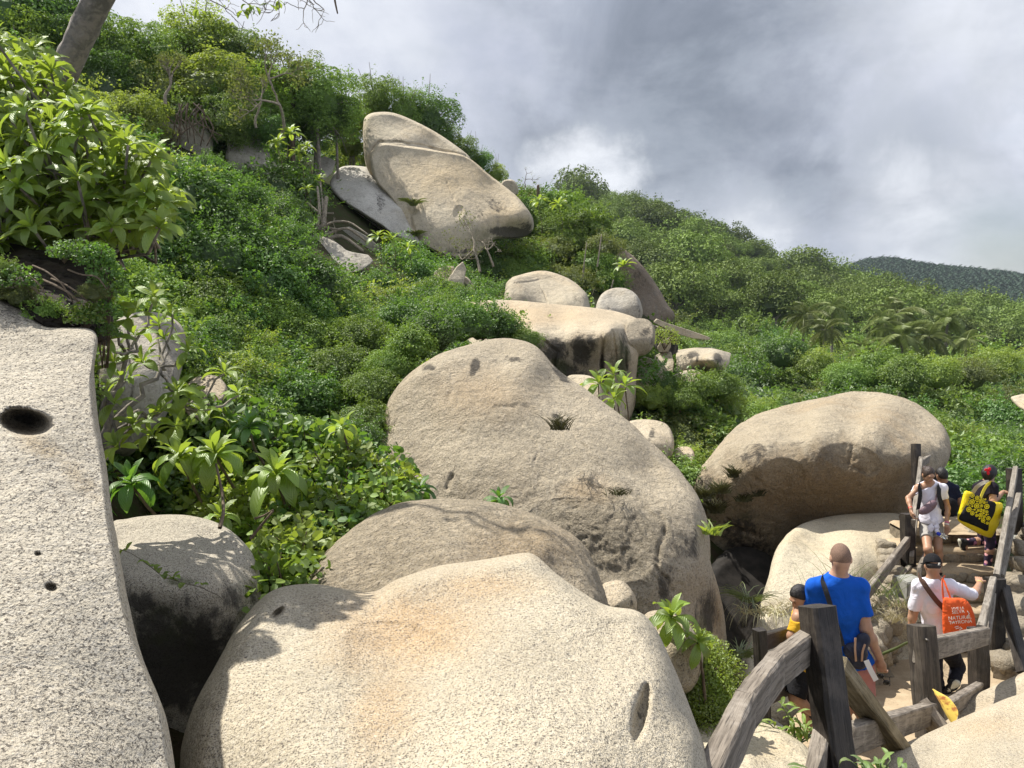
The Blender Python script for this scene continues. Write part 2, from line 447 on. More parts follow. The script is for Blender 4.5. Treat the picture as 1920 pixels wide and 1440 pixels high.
def seg_dist(q, line):
    best = np.full(len(q), 1e9)
    for (x0, y0), (x1, y1) in zip(line[:-1], line[1:]):
        a = np.array([x0, y0], float); b = np.array([x1, y1], float); ab = b - a
        t = np.clip(((q - a) @ ab) / max(ab @ ab, 1e-9), 0, 1)
        best = np.minimum(best, np.linalg.norm(q - (a + t[:, None] * ab), axis=1))
    return best

def rock(label, outline, ctrl, mat, thick=1.5, edge=0.18, roll=0.5, centre=None, na=180, nr=70, amp=0.03, nscale=1.2,
         cracks=(), pits=(), stain_shades=(), warms=(), mosses=(), roughs=(), rough0=0.0, group=None, name='boulder',
         cat='boulder', facet=0.0, sharp=False):
    """a closed boulder: its near side passes through the points ctrl (pixel x, pixel y, distance), rounds off towards
    its outline and closes behind with real thickness. cracks: (line, width, depth); pits: (x, y, rx, ry, angle, depth);
    stains / warms / mosses / roughs: (x, y, rx, ry, strength)"""
    if sharp:
        pts_ = []
        for i_ in range(len(outline)):
            a_, b_ = np.array(outline[i_][:2], float), np.array(outline[(i_ + 1) % len(outline)][:2], float)
            pts_ += [tuple(a_ * .93 + b_ * .07), tuple(a_ * .5 + b_ * .5), tuple(a_ * .07 + b_ * .93)]
        outline = pts_; edge = min(edge, 0.07); roll *= 0.5; facet = max(facet, 0.3)
    out = cr_closed([p[:2] for p in outline], na)
    if centre is None: centre = (out[:, 0].mean(), out[:, 1].mean())
    c = np.array(centre, float)
    s = np.concatenate([np.linspace(0, 1 - edge, int(nr * 0.62), endpoint=False)[1:],
                        1 - edge + edge * np.sin(np.linspace(0, 1, nr - int(nr * 0.62)) * math.pi / 2)])
    s_f = s
    nb = max(8, nr // 5)
    s_b = np.sin(np.linspace(1, 0, nb + 1) * math.pi / 2)[1:-1]
    cp = np.array(ctrl, float)
    KEEP.append(([tuple(p[:2]) for p in outline], float(cp[:, 2].mean())))
    Dm = np.hypot(cp[:, None, 0] - cp[None, :, 0], cp[:, None, 1] - cp[None, :, 1])
    ph = lambda r: np.sqrt(r * r + 400.0)
    A = np.zeros((len(cp) + 1, len(cp) + 1)); A[:-1, :-1] = ph(Dm); A[-1, :-1] = 1; A[:-1, -1] = 1
    w = np.linalg.solve(A + np.diag([1e-3] * len(cp) + [0]), np.concatenate([cp[:, 2], [0]]))
    def F(q):
        o = np.full(len(q), w[-1])
        for i in range(len(cp)): o += w[i] * ph(np.hypot(q[:, 0] - cp[i, 0], q[:, 1] - cp[i, 1]))
        return o
    def ringpts(sv): return c + (out - c) * sv
    V = []; Q = []
    for sv in s_f:
        q = ringpts(sv)
        e = np.clip((sv - (1 - edge)) / edge, 0, 1)
        y = F(q) + roll * (1 - math.sqrt(max(0, 1 - e * e)))
        V.append(P_np(q[:, 0], q[:, 1], y)); Q.append(q)
    qe = ringpts(1.0); ye = F(qe) + roll
    lo = ye.mean()
    for sv in s_b:
        q = ringpts(sv)
        y = (ye * sv + lo * (1 - sv)) + thick * math.sqrt(1 - sv * sv)
        V.append(P_np(q[:, 0], q[:, 1], y)); Q.append(q)
    Vn = np.concatenate(V); Qn = np.concatenate(Q)
    yc = F(c[None])
    cf = P_np(c[None, 0], c[None, 1], yc); cb = P_np(c[None, 0], c[None, 1], np.array([lo + thick]))
    Vn = np.concatenate([Vn, cf, cb]); Qn = np.concatenate([Qn, c[None], c[None]])
    R = len(s_f) + len(s_b)
    idx = np.arange(R * na).reshape(R, na)
    nx = np.roll(idx, -1, 1)
    quads = np.stack([idx[:-1].ravel(), idx[1:].ravel(), nx[1:].ravel(), nx[:-1].ravel()], -1)
    i_f, i_b = R * na, R * na + 1
    t1 = np.stack([np.full(na, i_f), idx[0], nx[0], nx[0]], -1)
    t2 = np.stack([idx[-1], np.full(na, i_b), nx[-1], nx[-1]], -1)
    # features push the surface along the view ray, away from the eye
    front = np.ones(len(Vn)); front[len(s_f) * na:-2] = 0; front[-1] = 0
    push = np.zeros(len(Vn)); stain = np.zeros(len(Vn)); warm = np.zeros(len(Vn)); moss = np.zeros(len(Vn))
    rgh = np.full(len(Vn), rough0)
    wob = np.stack([fbm(np.stack([Qn[:, 0] / 23, Qn[:, 1] / 23, Qn[:, 0] * 0], -1), 3),
                    fbm(np.stack([Qn[:, 0] / 23, Qn[:, 1] / 23, Qn[:, 0] * 0 + 9], -1), 3)], -1)
    for line, wd, dp in cracks:
        d = seg_dist(Qn + wob * wd * 1.2, line)
        brk = 0.45 + 0.55 * np.clip(fbm(np.stack([Qn[:, 0] / 17, Qn[:, 1] / 17, Qn[:, 0] * 0 + 3], -1), 2) * 2.5 + 0.5, 0, 1)
        push += dp * 0.7 * brk * np.exp(-(d / (wd * 0.75)) ** 2)
        stain = np.maximum(stain, 0.5 * brk * np.exp(-(d / (wd * 0.6)) ** 2))
    def ell(x, y, rx, ry, a=0.0, q=Qn):
        dx = q[:, 0] - x; dy = q[:, 1] - y; ca, sa = math.cos(a), math.sin(a)
        return np.hypot((dx * ca + dy * sa) / rx, (-dx * sa + dy * ca) / ry)
    for x, y, rx, ry, a, dp in pits:
        e = ell(x, y, rx, ry, a)
        push += dp * np.clip(1 - e ** 2, 0, 1) ** 0.6
    def lay(arr, items, hard=1.0):
        for it in items:
            x, y, rx, ry, st = it[:5]; a = it[5] if len(it) > 5 else 0.0
            e = ell(x, y, rx, ry, a, Qn + wob * min(rx, ry) * 0.35)
            arr[:] = np.maximum(arr, st * np.clip(1.35 - e * 1.1, 0, 1))
    lay(stain, stain_shades); lay(warm, warms); lay(moss, mosses); lay(rgh, roughs)
    ray = Vn / np.linalg.norm(Vn, axis=1, keepdims=True)
    Vn = Vn + ray * (push * front)[:, None]
    org = Vn.mean(0)
    # broad unevenness, along the direction from the middle
    out_d = Vn - org; out_d /= np.linalg.norm(out_d, axis=1, keepdims=True) + 1e-6
    nz = fbm(Vn * nscale, 5, 0.5)
    if facet:
        nz2 = np.abs(fbm(Vn * nscale * 0.6 + 5, 3)) * 2 - 0.5
        nz = nz - facet * nz2
    Vn = Vn + out_d * (nz * amp)[:, None]
    rr = (0.35 - np.abs(fbm(Vn * nscale * 5 + 3, 5, 0.62))) * rgh * max(amp, 0.04) * 1.5
    Vn = Vn + out_d * rr[:, None]
    faces = np.concatenate([quads, t1, t2])
    tri = faces[-2 * na:, :3]
    me = bpy.data.meshes.new(name)
    allf = [tuple(f) for f in quads.tolist()] + [tuple(f) for f in tri.tolist()]
    Vl = Vn - org
    me.from_pydata(Vl.tolist(), [], allf)
    me.polygons.foreach_set('use_smooth', np.ones(len(allf), bool))
    for an, av in (('stain', stain), ('warm', warm), ('moss', moss), ('rough', rgh)):
        at = me.attributes.new(an, 'FLOAT', 'POINT'); at.data.foreach_set('value', av.astype(np.float32))
    me.materials.append(mat)
    me.update()
    o = link(name, me, loc=org)
    return tag(o, label, cat, group)

GN, GL, GT, GM, GF, GG = (M[k] for k in ('granite_near', 'granite_left', 'granite_tan', 'granite_mid', 'granite_far', 'granite_grey'))
rock('pale speckled granite slab at the left edge with a deep round hole near its top',
     [(-260, 470), (0, 560), (90, 610), (178, 622), (176, 700), (184, 780), (198, 860), (210, 960), (228, 1060), (246, 1150), (268, 1230),
      (296, 1300), (316, 1360), (330, 1450), (345, 1600), (0, 1750), (-300, 1600), (-420, 1000)],
     [(0, 600, 2.75), (100, 640, 2.65), (160, 640, 2.62), (160, 760, 2.35), (60, 760, 2.28), (-100, 700, 2.4), (60, 900, 2.02), (180, 900, 2.1),
      (120, 1100, 1.72), (205, 1060, 1.84), (60, 1300, 1.45), (240, 1280, 1.62), (290, 1430, 1.52), (100, 1500, 1.22), (-200, 1200, 1.45),
      (-300, 800, 2.1), (-300, 1500, 1.2), (300, 1600, 1.35)], GL, thick=1.0, edge=0.07, roll=0.16, centre=(20, 1060),
     na=340, nr=185, amp=0.02, nscale=1.6,
     pits=[(49, 790, 50, 26, 0.12, 0.30), (97, 1102, 12, 8, 0.2, 0.05), (72, 1039, 7, 4, 0, 0.03), (120, 700, 30, 60, 0.5, 0.006)],
     cracks=[([(55, 695), (80, 700), (108, 716)], 2.6, 0.006), ([(20, 1160), (50, 1160), (85, 1150)], 2.4, 0.004)],
     stain_shades=[(20, 590, 90, 26, 0.7, 0.35), (120, 632, 40, 12, 0.6, 0.2), (70, 655, 30, 12, 0.35), (49, 786, 42, 18, 1.0, 0.12)],  # the mark in the round hole paints the shade inside it
     warms=[(75, 835, 55, 22, 0.8, 0.5), (150, 900, 60, 20, 0.6, 0.8)])
rock('wide speckled foreground boulder with a warm tan hollow and an almond-shaped slit',
     [(335, 1650), (336, 1450), (343, 1385), (365, 1320), (400, 1255), (445, 1175), (490, 1122), (530, 1100), (590, 1095), (645, 1104),
      (700, 1110), (745, 1086), (820, 1060), (900, 1049), (975, 1037), (1005, 1042), (1050, 1082), (1125, 1133), (1190, 1146), (1222, 1172),
      (1258, 1240), (1296, 1330), (1326, 1420), (1350, 1560), (1300, 1750), (800, 1850), (400, 1750)],
     [(560, 1115, 2.9), (700, 1125, 2.85), (980, 1055, 3.0), (850, 1080, 2.95), (480, 1180, 2.55), (640, 1200, 2.5), (800, 1180, 2.62),
      (980, 1180, 2.5), (1150, 1180, 2.6), (420, 1300, 2.2), (560, 1300, 2.12), (760, 1300, 2.2), (900, 1250, 2.26), (1000, 1300, 2.1), (1200, 1300, 2.2),
      (380, 1440, 1.98), (600, 1440, 1.82), (750, 1440, 1.86), (900, 1440, 1.8), (1100, 1440, 1.82), (1270, 1440, 1.98), (800, 1700, 1.5), (1290, 1330, 2.3)],
     GN, thick=1.1, edge=0.10, roll=0.3, centre=(830, 1330), na=380, nr=165, amp=0.02, nscale=1.5,
     pits=[(1203, 1336, 14, 58, 0.2, 0.10), (520, 1150, 15, 7, -0.7, 0.09), (478, 1175, 40, 25, 0, 0.01), (760, 1230, 120, 60, 0.3, 0.05)],
     cracks=[([(520, 1166), (560, 1168), (600, 1155), (620, 1130), (650, 1115)], 2.5, 0.012)],
     stain_shades=[(1203, 1336, 12, 54, 0.6, 0.2), (520, 1150, 14, 6, 0.9, -0.7), (380, 1330, 18, 60, 0.45, 0.5)],
     warms=[(760, 1180, 170, 90, 0.95, -0.15), (720, 1330, 70, 110, 0.7, 0.3), (900, 1100, 120, 40, 0.7)])
rock('smooth rounded granite boulder rising right behind the wide foreground boulder',
     [(568, 1115), (598, 1052), (648, 1003), (700, 966), (760, 943), (830, 935), (900, 938), (960, 950), (1020, 974), (1078, 1008),
      (1108, 1045), (1128, 1090), (1142, 1140), (1150, 1260), (900, 1330), (650, 1300), (560, 1210)],
     [(830, 950, 4.9), (700, 985, 4.75), (960, 970, 4.9), (620, 1070, 4.35), (850, 1040, 4.2), (1060, 1050, 4.5), (1000, 1030, 4.4), (640, 1180, 3.9),
      (860, 1150, 3.75), (1100, 1150, 4.2), (760, 1010, 4.5), (900, 1280, 3.6)],
     GT, thick=1.4, edge=0.16, roll=0.35, na=260, nr=110, amp=0.03, rough0=0.35, warms=[(980, 1030, 120, 60, 0.6)], stain_shades=[(1110, 1130, 22, 30, 0.35)])
rock('small rounded stone wedged between the big boulder and the two tan ones',
     [(1128, 1100), (1145, 1090), (1168, 1090), (1188, 1112), (1194, 1140), (1180, 1180), (1140, 1180), (1125, 1140)],
     [(1150, 1105, 5.4), (1160, 1130, 5.2), (1180, 1150, 5.3), (1140, 1160, 5.2)], GT, thick=0.5, roll=0.15, na=60, nr=24, amp=0.01, stain_shades=[(1185, 1130, 8, 12, 0.7)])
rock('low tan stone behind the rosette plant beside the railing',
     [(1205, 1160), (1225, 1145), (1260, 1150), (1300, 1180), (1320, 1240), (1290, 1300), (1230, 1280), (1205, 1210)],
     [(1230, 1165, 5.2), (1270, 1200, 4.95), (1290, 1250, 4.9), (1220, 1250, 4.9)], GT, thick=0.5, roll=0.15, na=60, nr=24, amp=0.02)
rock('squat granite boulder with sunlit top and black mossy face left of the foreground boulder',
     [(205, 990), (240, 972), (300, 964), (360, 966), (420, 985), (460, 1020), (482, 1060), (490, 1110), (488, 1200), (440, 1330), (340, 1480), (240, 1500), (200, 1300), (196, 1100)],
     [(300, 985, 4.6), (400, 1005, 4.55), (230, 1000, 4.5), (300, 1060, 3.98), (390, 1070, 3.98), (450, 1070, 4.2), (230, 1060, 3.95), (300, 1085, 3.83), (400, 1100, 3.88),
      (240, 1085, 3.8), (470, 1120, 4.15), (300, 1150, 3.78), (400, 1180, 3.9), (460, 1200, 4.15), (300, 1300, 4.0), (240, 1200, 3.8), (400, 1300, 4.2), (280, 1450, 4.3)],
     GL, thick=1.2, edge=0.08, roll=0.15, na=220, nr=100, amp=0.02, centre=(335, 1150),
     stain_shades=[(340, 1240, 170, 130, 1.2), (440, 1120, 50, 40, 0.85), (260, 1130, 70, 35, 0.9)], mosses=[(340, 1090, 60, 14, 0.7), (300, 1180, 110, 90, 0.5)])
rock('huge tan boulder rising to a rounded peak in the middle with a rough face',
     [(712, 900), (716, 820), (728, 760), (752, 722), (792, 684), (845, 654), (905, 637), (960, 634), (1005, 648), (1045, 690), (1095, 728),
      (1170, 790), (1240, 850), (1296, 915), (1322, 975), (1328, 1040), (1352, 1110), (1362, 1180), (1356, 1260), (1250, 1330), (1000, 1330), (800, 1200), (716, 1020)],
     [(940, 650, 10.16), (860, 680, 9.65), (980, 690, 9.58), (1040, 710, 9.74), (770, 730, 9.50), (735, 800, 9.21), (860, 740, 9.13), (960, 760, 8.94), (1100, 770, 9.22),
      (730, 920, 8.52), (850, 860, 8.39), (980, 860, 8.24), (1120, 850, 8.46), (1220, 880, 8.65), (900, 960, 7.89), (1040, 960, 7.66), (1160, 960, 7.64), (1255, 960, 7.84),
      (1060, 1060, 7.34), (1180, 1060, 7.26), (1240, 1050, 7.26), (1290, 1080, 7.35), (1310, 1000, 7.81), (1200, 1140, 7.13), (1290, 1180, 7.25), (1340, 1160, 7.84), (1330, 1250, 7.76), (900, 1200, 7.16)],
     GM, thick=2.2, edge=0.09, roll=0.45, na=340, nr=180, amp=0.075, nscale=1.1, centre=(1010, 930), facet=0.45,
     cracks=[([(835, 760), (845, 735), (855, 715)], 5, 0.05), ([(1040, 790), (1062, 800), (1080, 830), (1105, 845)], 4, 0.06), ([(1230, 960), (1238, 1000), (1232, 1060), (1262, 1110)], 6, 0.08),
             ([(930, 770), (980, 765), (1020, 785)], 6, 0.04), ([(845, 915), (852, 895)], 5, 0.08), ([(1110, 910), (1150, 920), (1200, 950), (1230, 975)], 5, 0.05),
             ([(760, 750), (800, 760), (830, 800)], 3, 0.03), ([(990, 810), (1010, 850), (1000, 870)], 3, 0.03), ([(1000, 690), (1050, 740)], 5, 0.03), ([(1328, 1020), (1345, 1120), (1350, 1240)], 5, 0.1)],
     pits=[(866, 810, 10, 5, 0.6, 0.03), (1050, 795, 18, 8, 0.7, 0.06), (1110, 1010, 130, 70, 0.3, 0.06)],
     stain_shades=[(888, 688, 13, 26, 1.1, 0.3), (960, 672, 32, 9, 0.85, 0.2), (928, 678, 12, 16, 0.6), (806, 690, 22, 12, 0.9), (1050, 700, 16, 40, 0.85, -0.7), (1285, 1020, 40, 45, 0.75),
             (1250, 1100, 26, 60, 0.75), (1328, 1150, 26, 90, 0.9), (1052, 800, 22, 12, 0.8), (1240, 985, 20, 34, 0.7), (1165, 925, 40, 14, 0.6), (842, 905, 12, 20, 0.6), (865, 690, 60, 16, 0.4)],
     warms=[(900, 740, 110, 60, 0.6), (1100, 920, 60, 30, 0.7), (1345, 1150, 16, 70, 1.0)], mosses=[(750, 880, 30, 90, 0.55), (1310, 1180, 30, 50, 0.6)],
     roughs=[(1130, 1010, 150, 100, 1.0), (960, 800, 160, 90, 0.35)], rough0=0.2)
rock('broad rounded boulder beyond the stairs, pale on top with a brown undercut face',
     [(1290, 912), (1318, 872), (1360, 822), (1400, 788), (1460, 766), (1530, 750), (1600, 737), (1665, 740), (1725, 762), (1770, 800), (1782, 842), (1770, 876), (1745, 900),
      (1730, 960), (1720, 1040), (1640, 1180), (1520, 1330), (1400, 1330), (1345, 1230), (1338, 1120), (1330, 1030), (1313, 960)],
     [(1400, 800, 14.18), (1500, 770, 14.99), (1620, 755, 15.31), (1720, 790, 14.33), (1340, 880, 12.70), (1430, 835, 12.48), (1530, 800, 12.93), (1640, 790, 13.33), (1740, 840, 13.14),
      (1400, 870, 12.16), (1500, 850, 12.18), (1600, 840, 12.34), (1700, 850, 12.58), (1360, 930, 12.30), (1450, 930, 12.30), (1560, 920, 12.35), (1660, 920, 12.50), (1720, 900, 12.80),
      (1400, 1020, 12.80), (1500, 1000, 12.90), (1600, 1000, 13.00), (1400, 1150, 13.60), (1500, 1150, 13.70), (1380, 1080, 13.30)],
     M['granite_ochre'], thick=3.2, edge=0.10, roll=0.5, na=320, nr=140, amp=0.09, nscale=0.9, centre=(1530, 980), facet=0.6,
     cracks=[([(1400, 830), (1460, 800), (1530, 800)], 4, 0.06), ([(1420, 900), (1480, 930), (1560, 925)], 5, 0.07), ([(1560, 815), (1600, 830), (1590, 870)], 4, 0.06),
             ([(1350, 940), (1380, 990), (1440, 1010)], 6, 0.1), ([(1600, 880), (1640, 890), (1660, 860)], 4, 0.05)],
     pits=[(1600, 860, 60, 26, 0.3, 0.12), (1470, 890, 40, 30, 0, 0.1)],
     stain_shades=[(1420, 850, 60, 34, 0.72, -0.3), (1330, 930, 40, 60, 0.8), (1500, 830, 40, 26, 0.55), (1400, 1060, 70, 90, 1.0), (1390, 1000, 60, 50, 0.85), (1440, 1130, 60, 80, 1.2), (1530, 860, 70, 40, 0.4)],  # the black marks at lower left paint the shade of the deep gap
     warms=[(1530, 940, 230, 100, 1.0)], mosses=[(1400, 960, 50, 40, 0.5)], roughs=[(1520, 920, 240, 110, 1.0)], rough0=0.25)
rock('pale smooth boulder beside the stairs with dry grass growing on it',
     [(1425, 1140), (1440, 1080), (1455, 1030), (1490, 990), (1545, 970), (1620, 962), (1690, 964), (1730, 985), (1735, 1100), (1700, 1250), (1550, 1300), (1440, 1240)],
     [(1620, 972, 12.3), (1540, 985, 12.0), (1690, 975, 12.2), (1480, 1040, 10.3), (1600, 1030, 10.6), (1690, 1040, 11.0), (1460, 1110, 9.5), (1560, 1110, 9.4), (1660, 1110, 10.3), (1700, 1130, 10.7), (1560, 1220, 9.3)],
     M['granite_pale'], thick=1.0, edge=0.12, roll=0.3, na=200, nr=90, amp=0.03, warms=[(1600, 1010, 120, 40, 0.3)], stain_shades=[(1560, 975, 40, 5, 0.3)])
rock('white sloping boulder at the foot of the pale one, tufts of grass along its top',
     [(1382, 1290), (1388, 1240), (1408, 1190), (1435, 1150), (1480, 1128), (1560, 1125), (1650, 1140), (1720, 1170), (1740, 1250), (1680, 1300), (1540, 1370), (1430, 1370), (1395, 1330)],
     [(1500, 1140, 9.2), (1620, 1150, 9.0), (1430, 1180, 8.6), (1540, 1200, 8.8), (1660, 1210, 9.3), (1410, 1270, 7.9), (1480, 1290, 7.6), (1600, 1280, 8.3), (1450, 1340, 7.4)],
     M['granite_pale'], thick=1.3, edge=0.12, roll=0.3, na=200, nr=90, amp=0.04, stain_shades=[(1430, 1185, 26, 34, 0.5), (1395, 1260, 10, 40, 0.6)], roughs=[(1640, 1210, 70, 40, 0.9)])
rock('sunlit sandy boulder under the near end of the wooden railing',
     [(1296, 1380), (1315, 1352), (1370, 1348), (1430, 1352), (1480, 1375), (1530, 1420), (1560, 1520), (1540, 1650), (1300, 1650), (1290, 1480)],
     [(1330, 1365, 4.9), (1420, 1365, 4.9), (1400, 1420, 4.4), (1500, 1430, 4.5), (1360, 1500, 4.0), (1500, 1550, 4.0)],
     M['granite_pale'], thick=0.9, edge=0.12, roll=0.2, na=120, nr=60, amp=0.03, cracks=[([(1390, 1380), (1400, 1440)], 4, 0.05)], warms=[(1450, 1400, 60, 30, 0.5)])
rock('pale speckled boulder in front of the railing, between it and the camera',
     [(1625, 1600), (1648, 1440), (1682, 1402), (1730, 1378), (1790, 1352), (1850, 1326), (1920, 1300), (2060, 1275), (2200, 1400), (2200, 1700), (1640, 1750)],
     [(1760, 1385, 4.3), (1900, 1330, 4.4), (2050, 1320, 4.4), (1690, 1430, 3.8), (1850, 1420, 3.6), (2000, 1430, 3.5), (1750, 1560, 3.1), (1950, 1600, 2.9)],
     GN, thick=1.0, edge=0.12, roll=0.25, na=240, nr=110, amp=0.02, warms=[(1850, 1360, 90, 30, 0.5)], stain_shades=[(1880, 1345, 50, 6, 0.3, -0.4)])
rock('low pale boulder behind the railing posts at the path edge',
     [(1775, 1350), (1800, 1318), (1850, 1292), (1900, 1268), (1960, 1248), (2080, 1240), (2100, 1400), (1950, 1450), (1790, 1430)],
     [(1820, 1325, 6.4), (1900, 1290, 6.6), (1990, 1270, 6.6), (1850, 1370, 5.7), (1980, 1360, 5.5)],
     GM, thick=0.9, edge=0.12, roll=0.22, na=120, nr=50, amp=0.03)
rock('added rock painted black as shade in the gap between the two largest boulders', [(1325, 1080), (1380, 1030), (1460, 1060), (1480, 1180), (1440, 1330), (1380, 1400), (1320, 1400), (1315, 1200)],
     [(1390, 1060, 12.2), (1380, 1150, 11.4), (1380, 1280, 10.6), (1440, 1150, 11.6)], M['gap_shade_rock'], thick=1.5, roll=0.3, na=90, nr=40, amp=0.08, rough0=0.6)  # added to fill the gap so that it reads as deep shade
# table rock and its neighbours
rock('flat-topped boulder with a glowing tan top and black-streaked vertical front',
     [(840, 585), (872, 568), (950, 563), (1050, 571), (1120, 578), (1170, 588), (1204, 606), (1200, 650), (1193, 700), (1190, 760), (1165, 800), (1100, 790), (1030, 740), (950, 700), (870, 650)],
     [(880, 575, 22.6), (960, 570, 23.2), (1060, 578, 23.2), (1150, 592, 22.4), (900, 600, 20.4), (1000, 612, 19.6), (1080, 612, 19.7), (1150, 606, 20.0), (1010, 632, 19.0), (1090, 630, 19.0),
      (1160, 625, 19.4), (930, 640, 19.2), (1000, 650, 19.1), (1080, 660, 19.1), (1150, 660, 19.3), (1185, 660, 19.8), (1080, 720, 19.2), (1150, 730, 19.4)],
     GM, thick=4, edge=0.09, roll=0.5, na=220, nr=120, amp=0.07, nscale=0.7, centre=(1050, 640), facet=0.3,
     cracks=[([(1130, 625), (1128, 680), (1138, 740)], 4, 0.25), ([(1150, 620), (1158, 700)], 3, 0.2), ([(1020, 640), (1045, 660), (1040, 690)], 4, 0.2), ([(1170, 620), (1176, 690)], 3, 0.2)],
     stain_shades=[(1040, 660, 30, 34, 1.1), (1000, 655, 30, 20, 0.9), (1090, 655, 24, 40, 1.2), (1110, 640, 20, 24, 1.0), (1130, 690, 8, 60, 0.9), (1170, 660, 14, 60, 0.9), (1060, 700, 60, 26, 0.9), (1100, 720, 30, 30, 0.7), (1010, 632, 90, 5, 0.6)],
     warms=[(1000, 590, 170, 30, 0.7)], mosses=[(1165, 680, 26, 60, 0.8), (1050, 690, 40, 25, 0.8)], roughs=[(1080, 690, 120, 60, 0.8)])
rock('round knob of rock attached to the right end of the flat-topped boulder',
     [(1172, 612), (1185, 600), (1200, 597), (1217, 602), (1227, 618), (1226, 642), (1216, 660), (1200, 667), (1182, 668), (1172, 640)],
     [(1205, 606, 20.9), (1195, 640, 20.0), (1218, 640, 20.3), (1205, 660, 20.3), (1180, 640, 19.9)], GM, thick=1.2, roll=0.4, rough0=0.5, na=70, nr=36, amp=0.03, stain_shades=[(1210, 622, 16, 14, 0.9), (1222, 640, 6, 14, 0.8)])
rock('small grey boulder sitting just behind the flat-topped one',
     [(1118, 572), (1128, 552), (1150, 540), (1178, 542), (1198, 558), (1205, 590), (1190, 612), (1150, 606), (1120, 590)],
     [(1150, 550, 25.6), (1140, 575, 24.9), (1180, 570, 25.0), (1160, 600, 24.9)], GG, thick=1.3, roll=0.4, na=90, nr=40, amp=0.05, stain_shades=[(1196, 585, 10, 22, 0.6)], cracks=[([(1130, 560), (1140, 580)], 3, 0.1)])
rock('low cracked granite dome half sunk in bushes on the slope above the flat-topped boulder',
     [(945, 545), (958, 522), (985, 512), (1020, 508), (1060, 520), (1088, 538), (1103, 560), (1098, 590), (1020, 600), (955, 590)],
     [(1000, 515, 30), (1060, 535, 29.5), (980, 545, 28.4), (1060, 560, 28.3), (1020, 580, 28.2)], GF, thick=2, roll=0.6, na=120, nr=50, amp=0.08, facet=0.4,
     cracks=[([(962, 530), (1010, 526), (1045, 518)], 1.6, 0.12), ([(1010, 530), (1022, 555), (1030, 580)], 1.6, 0.12)], stain_shades=[(1085, 560, 16, 16, 0.6)])
rock('pointed leaning stone standing up from the shrubs', [(836, 545), (842, 520), (856, 500), (868, 490), (874, 505), (870, 530), (864, 560), (845, 565)],
     [(862, 505, 27.5), (855, 530, 27.2), (850, 550, 27.2)], GF, sharp=True, thick=0.8, roll=0.25, na=60, nr=26, amp=0.05, stain_shades=[(866, 520, 4, 24, 0.5)])
rock('grey stone lying against the pointed one', [(806, 530), (815, 508), (835, 498), (852, 500), (846, 530), (836, 560), (812, 560)],
     [(830, 508, 28.2), (826, 535, 27.8)], GF, sharp=True, thick=0.9, roll=0.3, na=60, nr=26, amp=0.05)
rock('small pale stone right of the pointed one', [(860, 550), (866, 525), (876, 520), (890, 540), (892, 565), (870, 570)],
     [(872, 530, 28.0), (875, 550, 27.8)], GF, thick=0.8, roll=0.25, na=50, nr=22, amp=0.05)
rock('brown weathered dome falling away steeply at the end of the ridge',
     [(1108, 470), (1130, 451), (1158, 460), (1188, 482), (1215, 512), (1236, 542), (1250, 568), (1262, 600), (1190, 640), (1120, 600), (1100, 520)],
     [(1140, 465, 44), (1180, 490, 43.2), (1160, 530, 42.5), (1220, 540, 43), (1210, 570, 42.3), (1130, 500, 43)], M['granite_brown'], thick=4, roll=1.0, na=120, nr=60, amp=0.12, nscale=0.5,
     warms=[(1170, 510, 60, 60, 0.6)], stain_shades=[(1185, 520, 60, 50, 0.5, 0.8)], roughs=[(1180, 530, 70, 60, 0.5)])
# the whale-shaped pile at the top
rock('upper cap of the great split boulder, cut off by a dark joint',
     [(680, 240), (684, 220), (702, 211), (740, 212), (785, 230), (830, 256), (880, 293), (870, 306), (780, 292), (722, 290), (708, 300), (700, 330), (686, 310), (680, 262)],
     [(710, 225, 38.40), (760, 235, 38.74), (820, 265, 38.56), (700, 262, 37.53), (760, 262, 37.68), (684, 250, 37.85), (860, 290, 38.01), (700, 300, 37.25), (780, 285, 37.64)],
     M['granite_hill'], thick=4, edge=0.16, roll=0.6, centre=(745, 250), na=260, nr=90, amp=0.06, nscale=0.5, cracks=[([(696, 290), (700, 278), (713, 265), (780, 272), (832, 283), (874, 292)], 3.2, 0.25)], stain_shades=[(740, 262, 60, 6, 0.6), (760, 232, 40, 8, 0.4), (690, 270, 8, 20, 0.5)])  # the band along the joint paints its shadow as well as stain
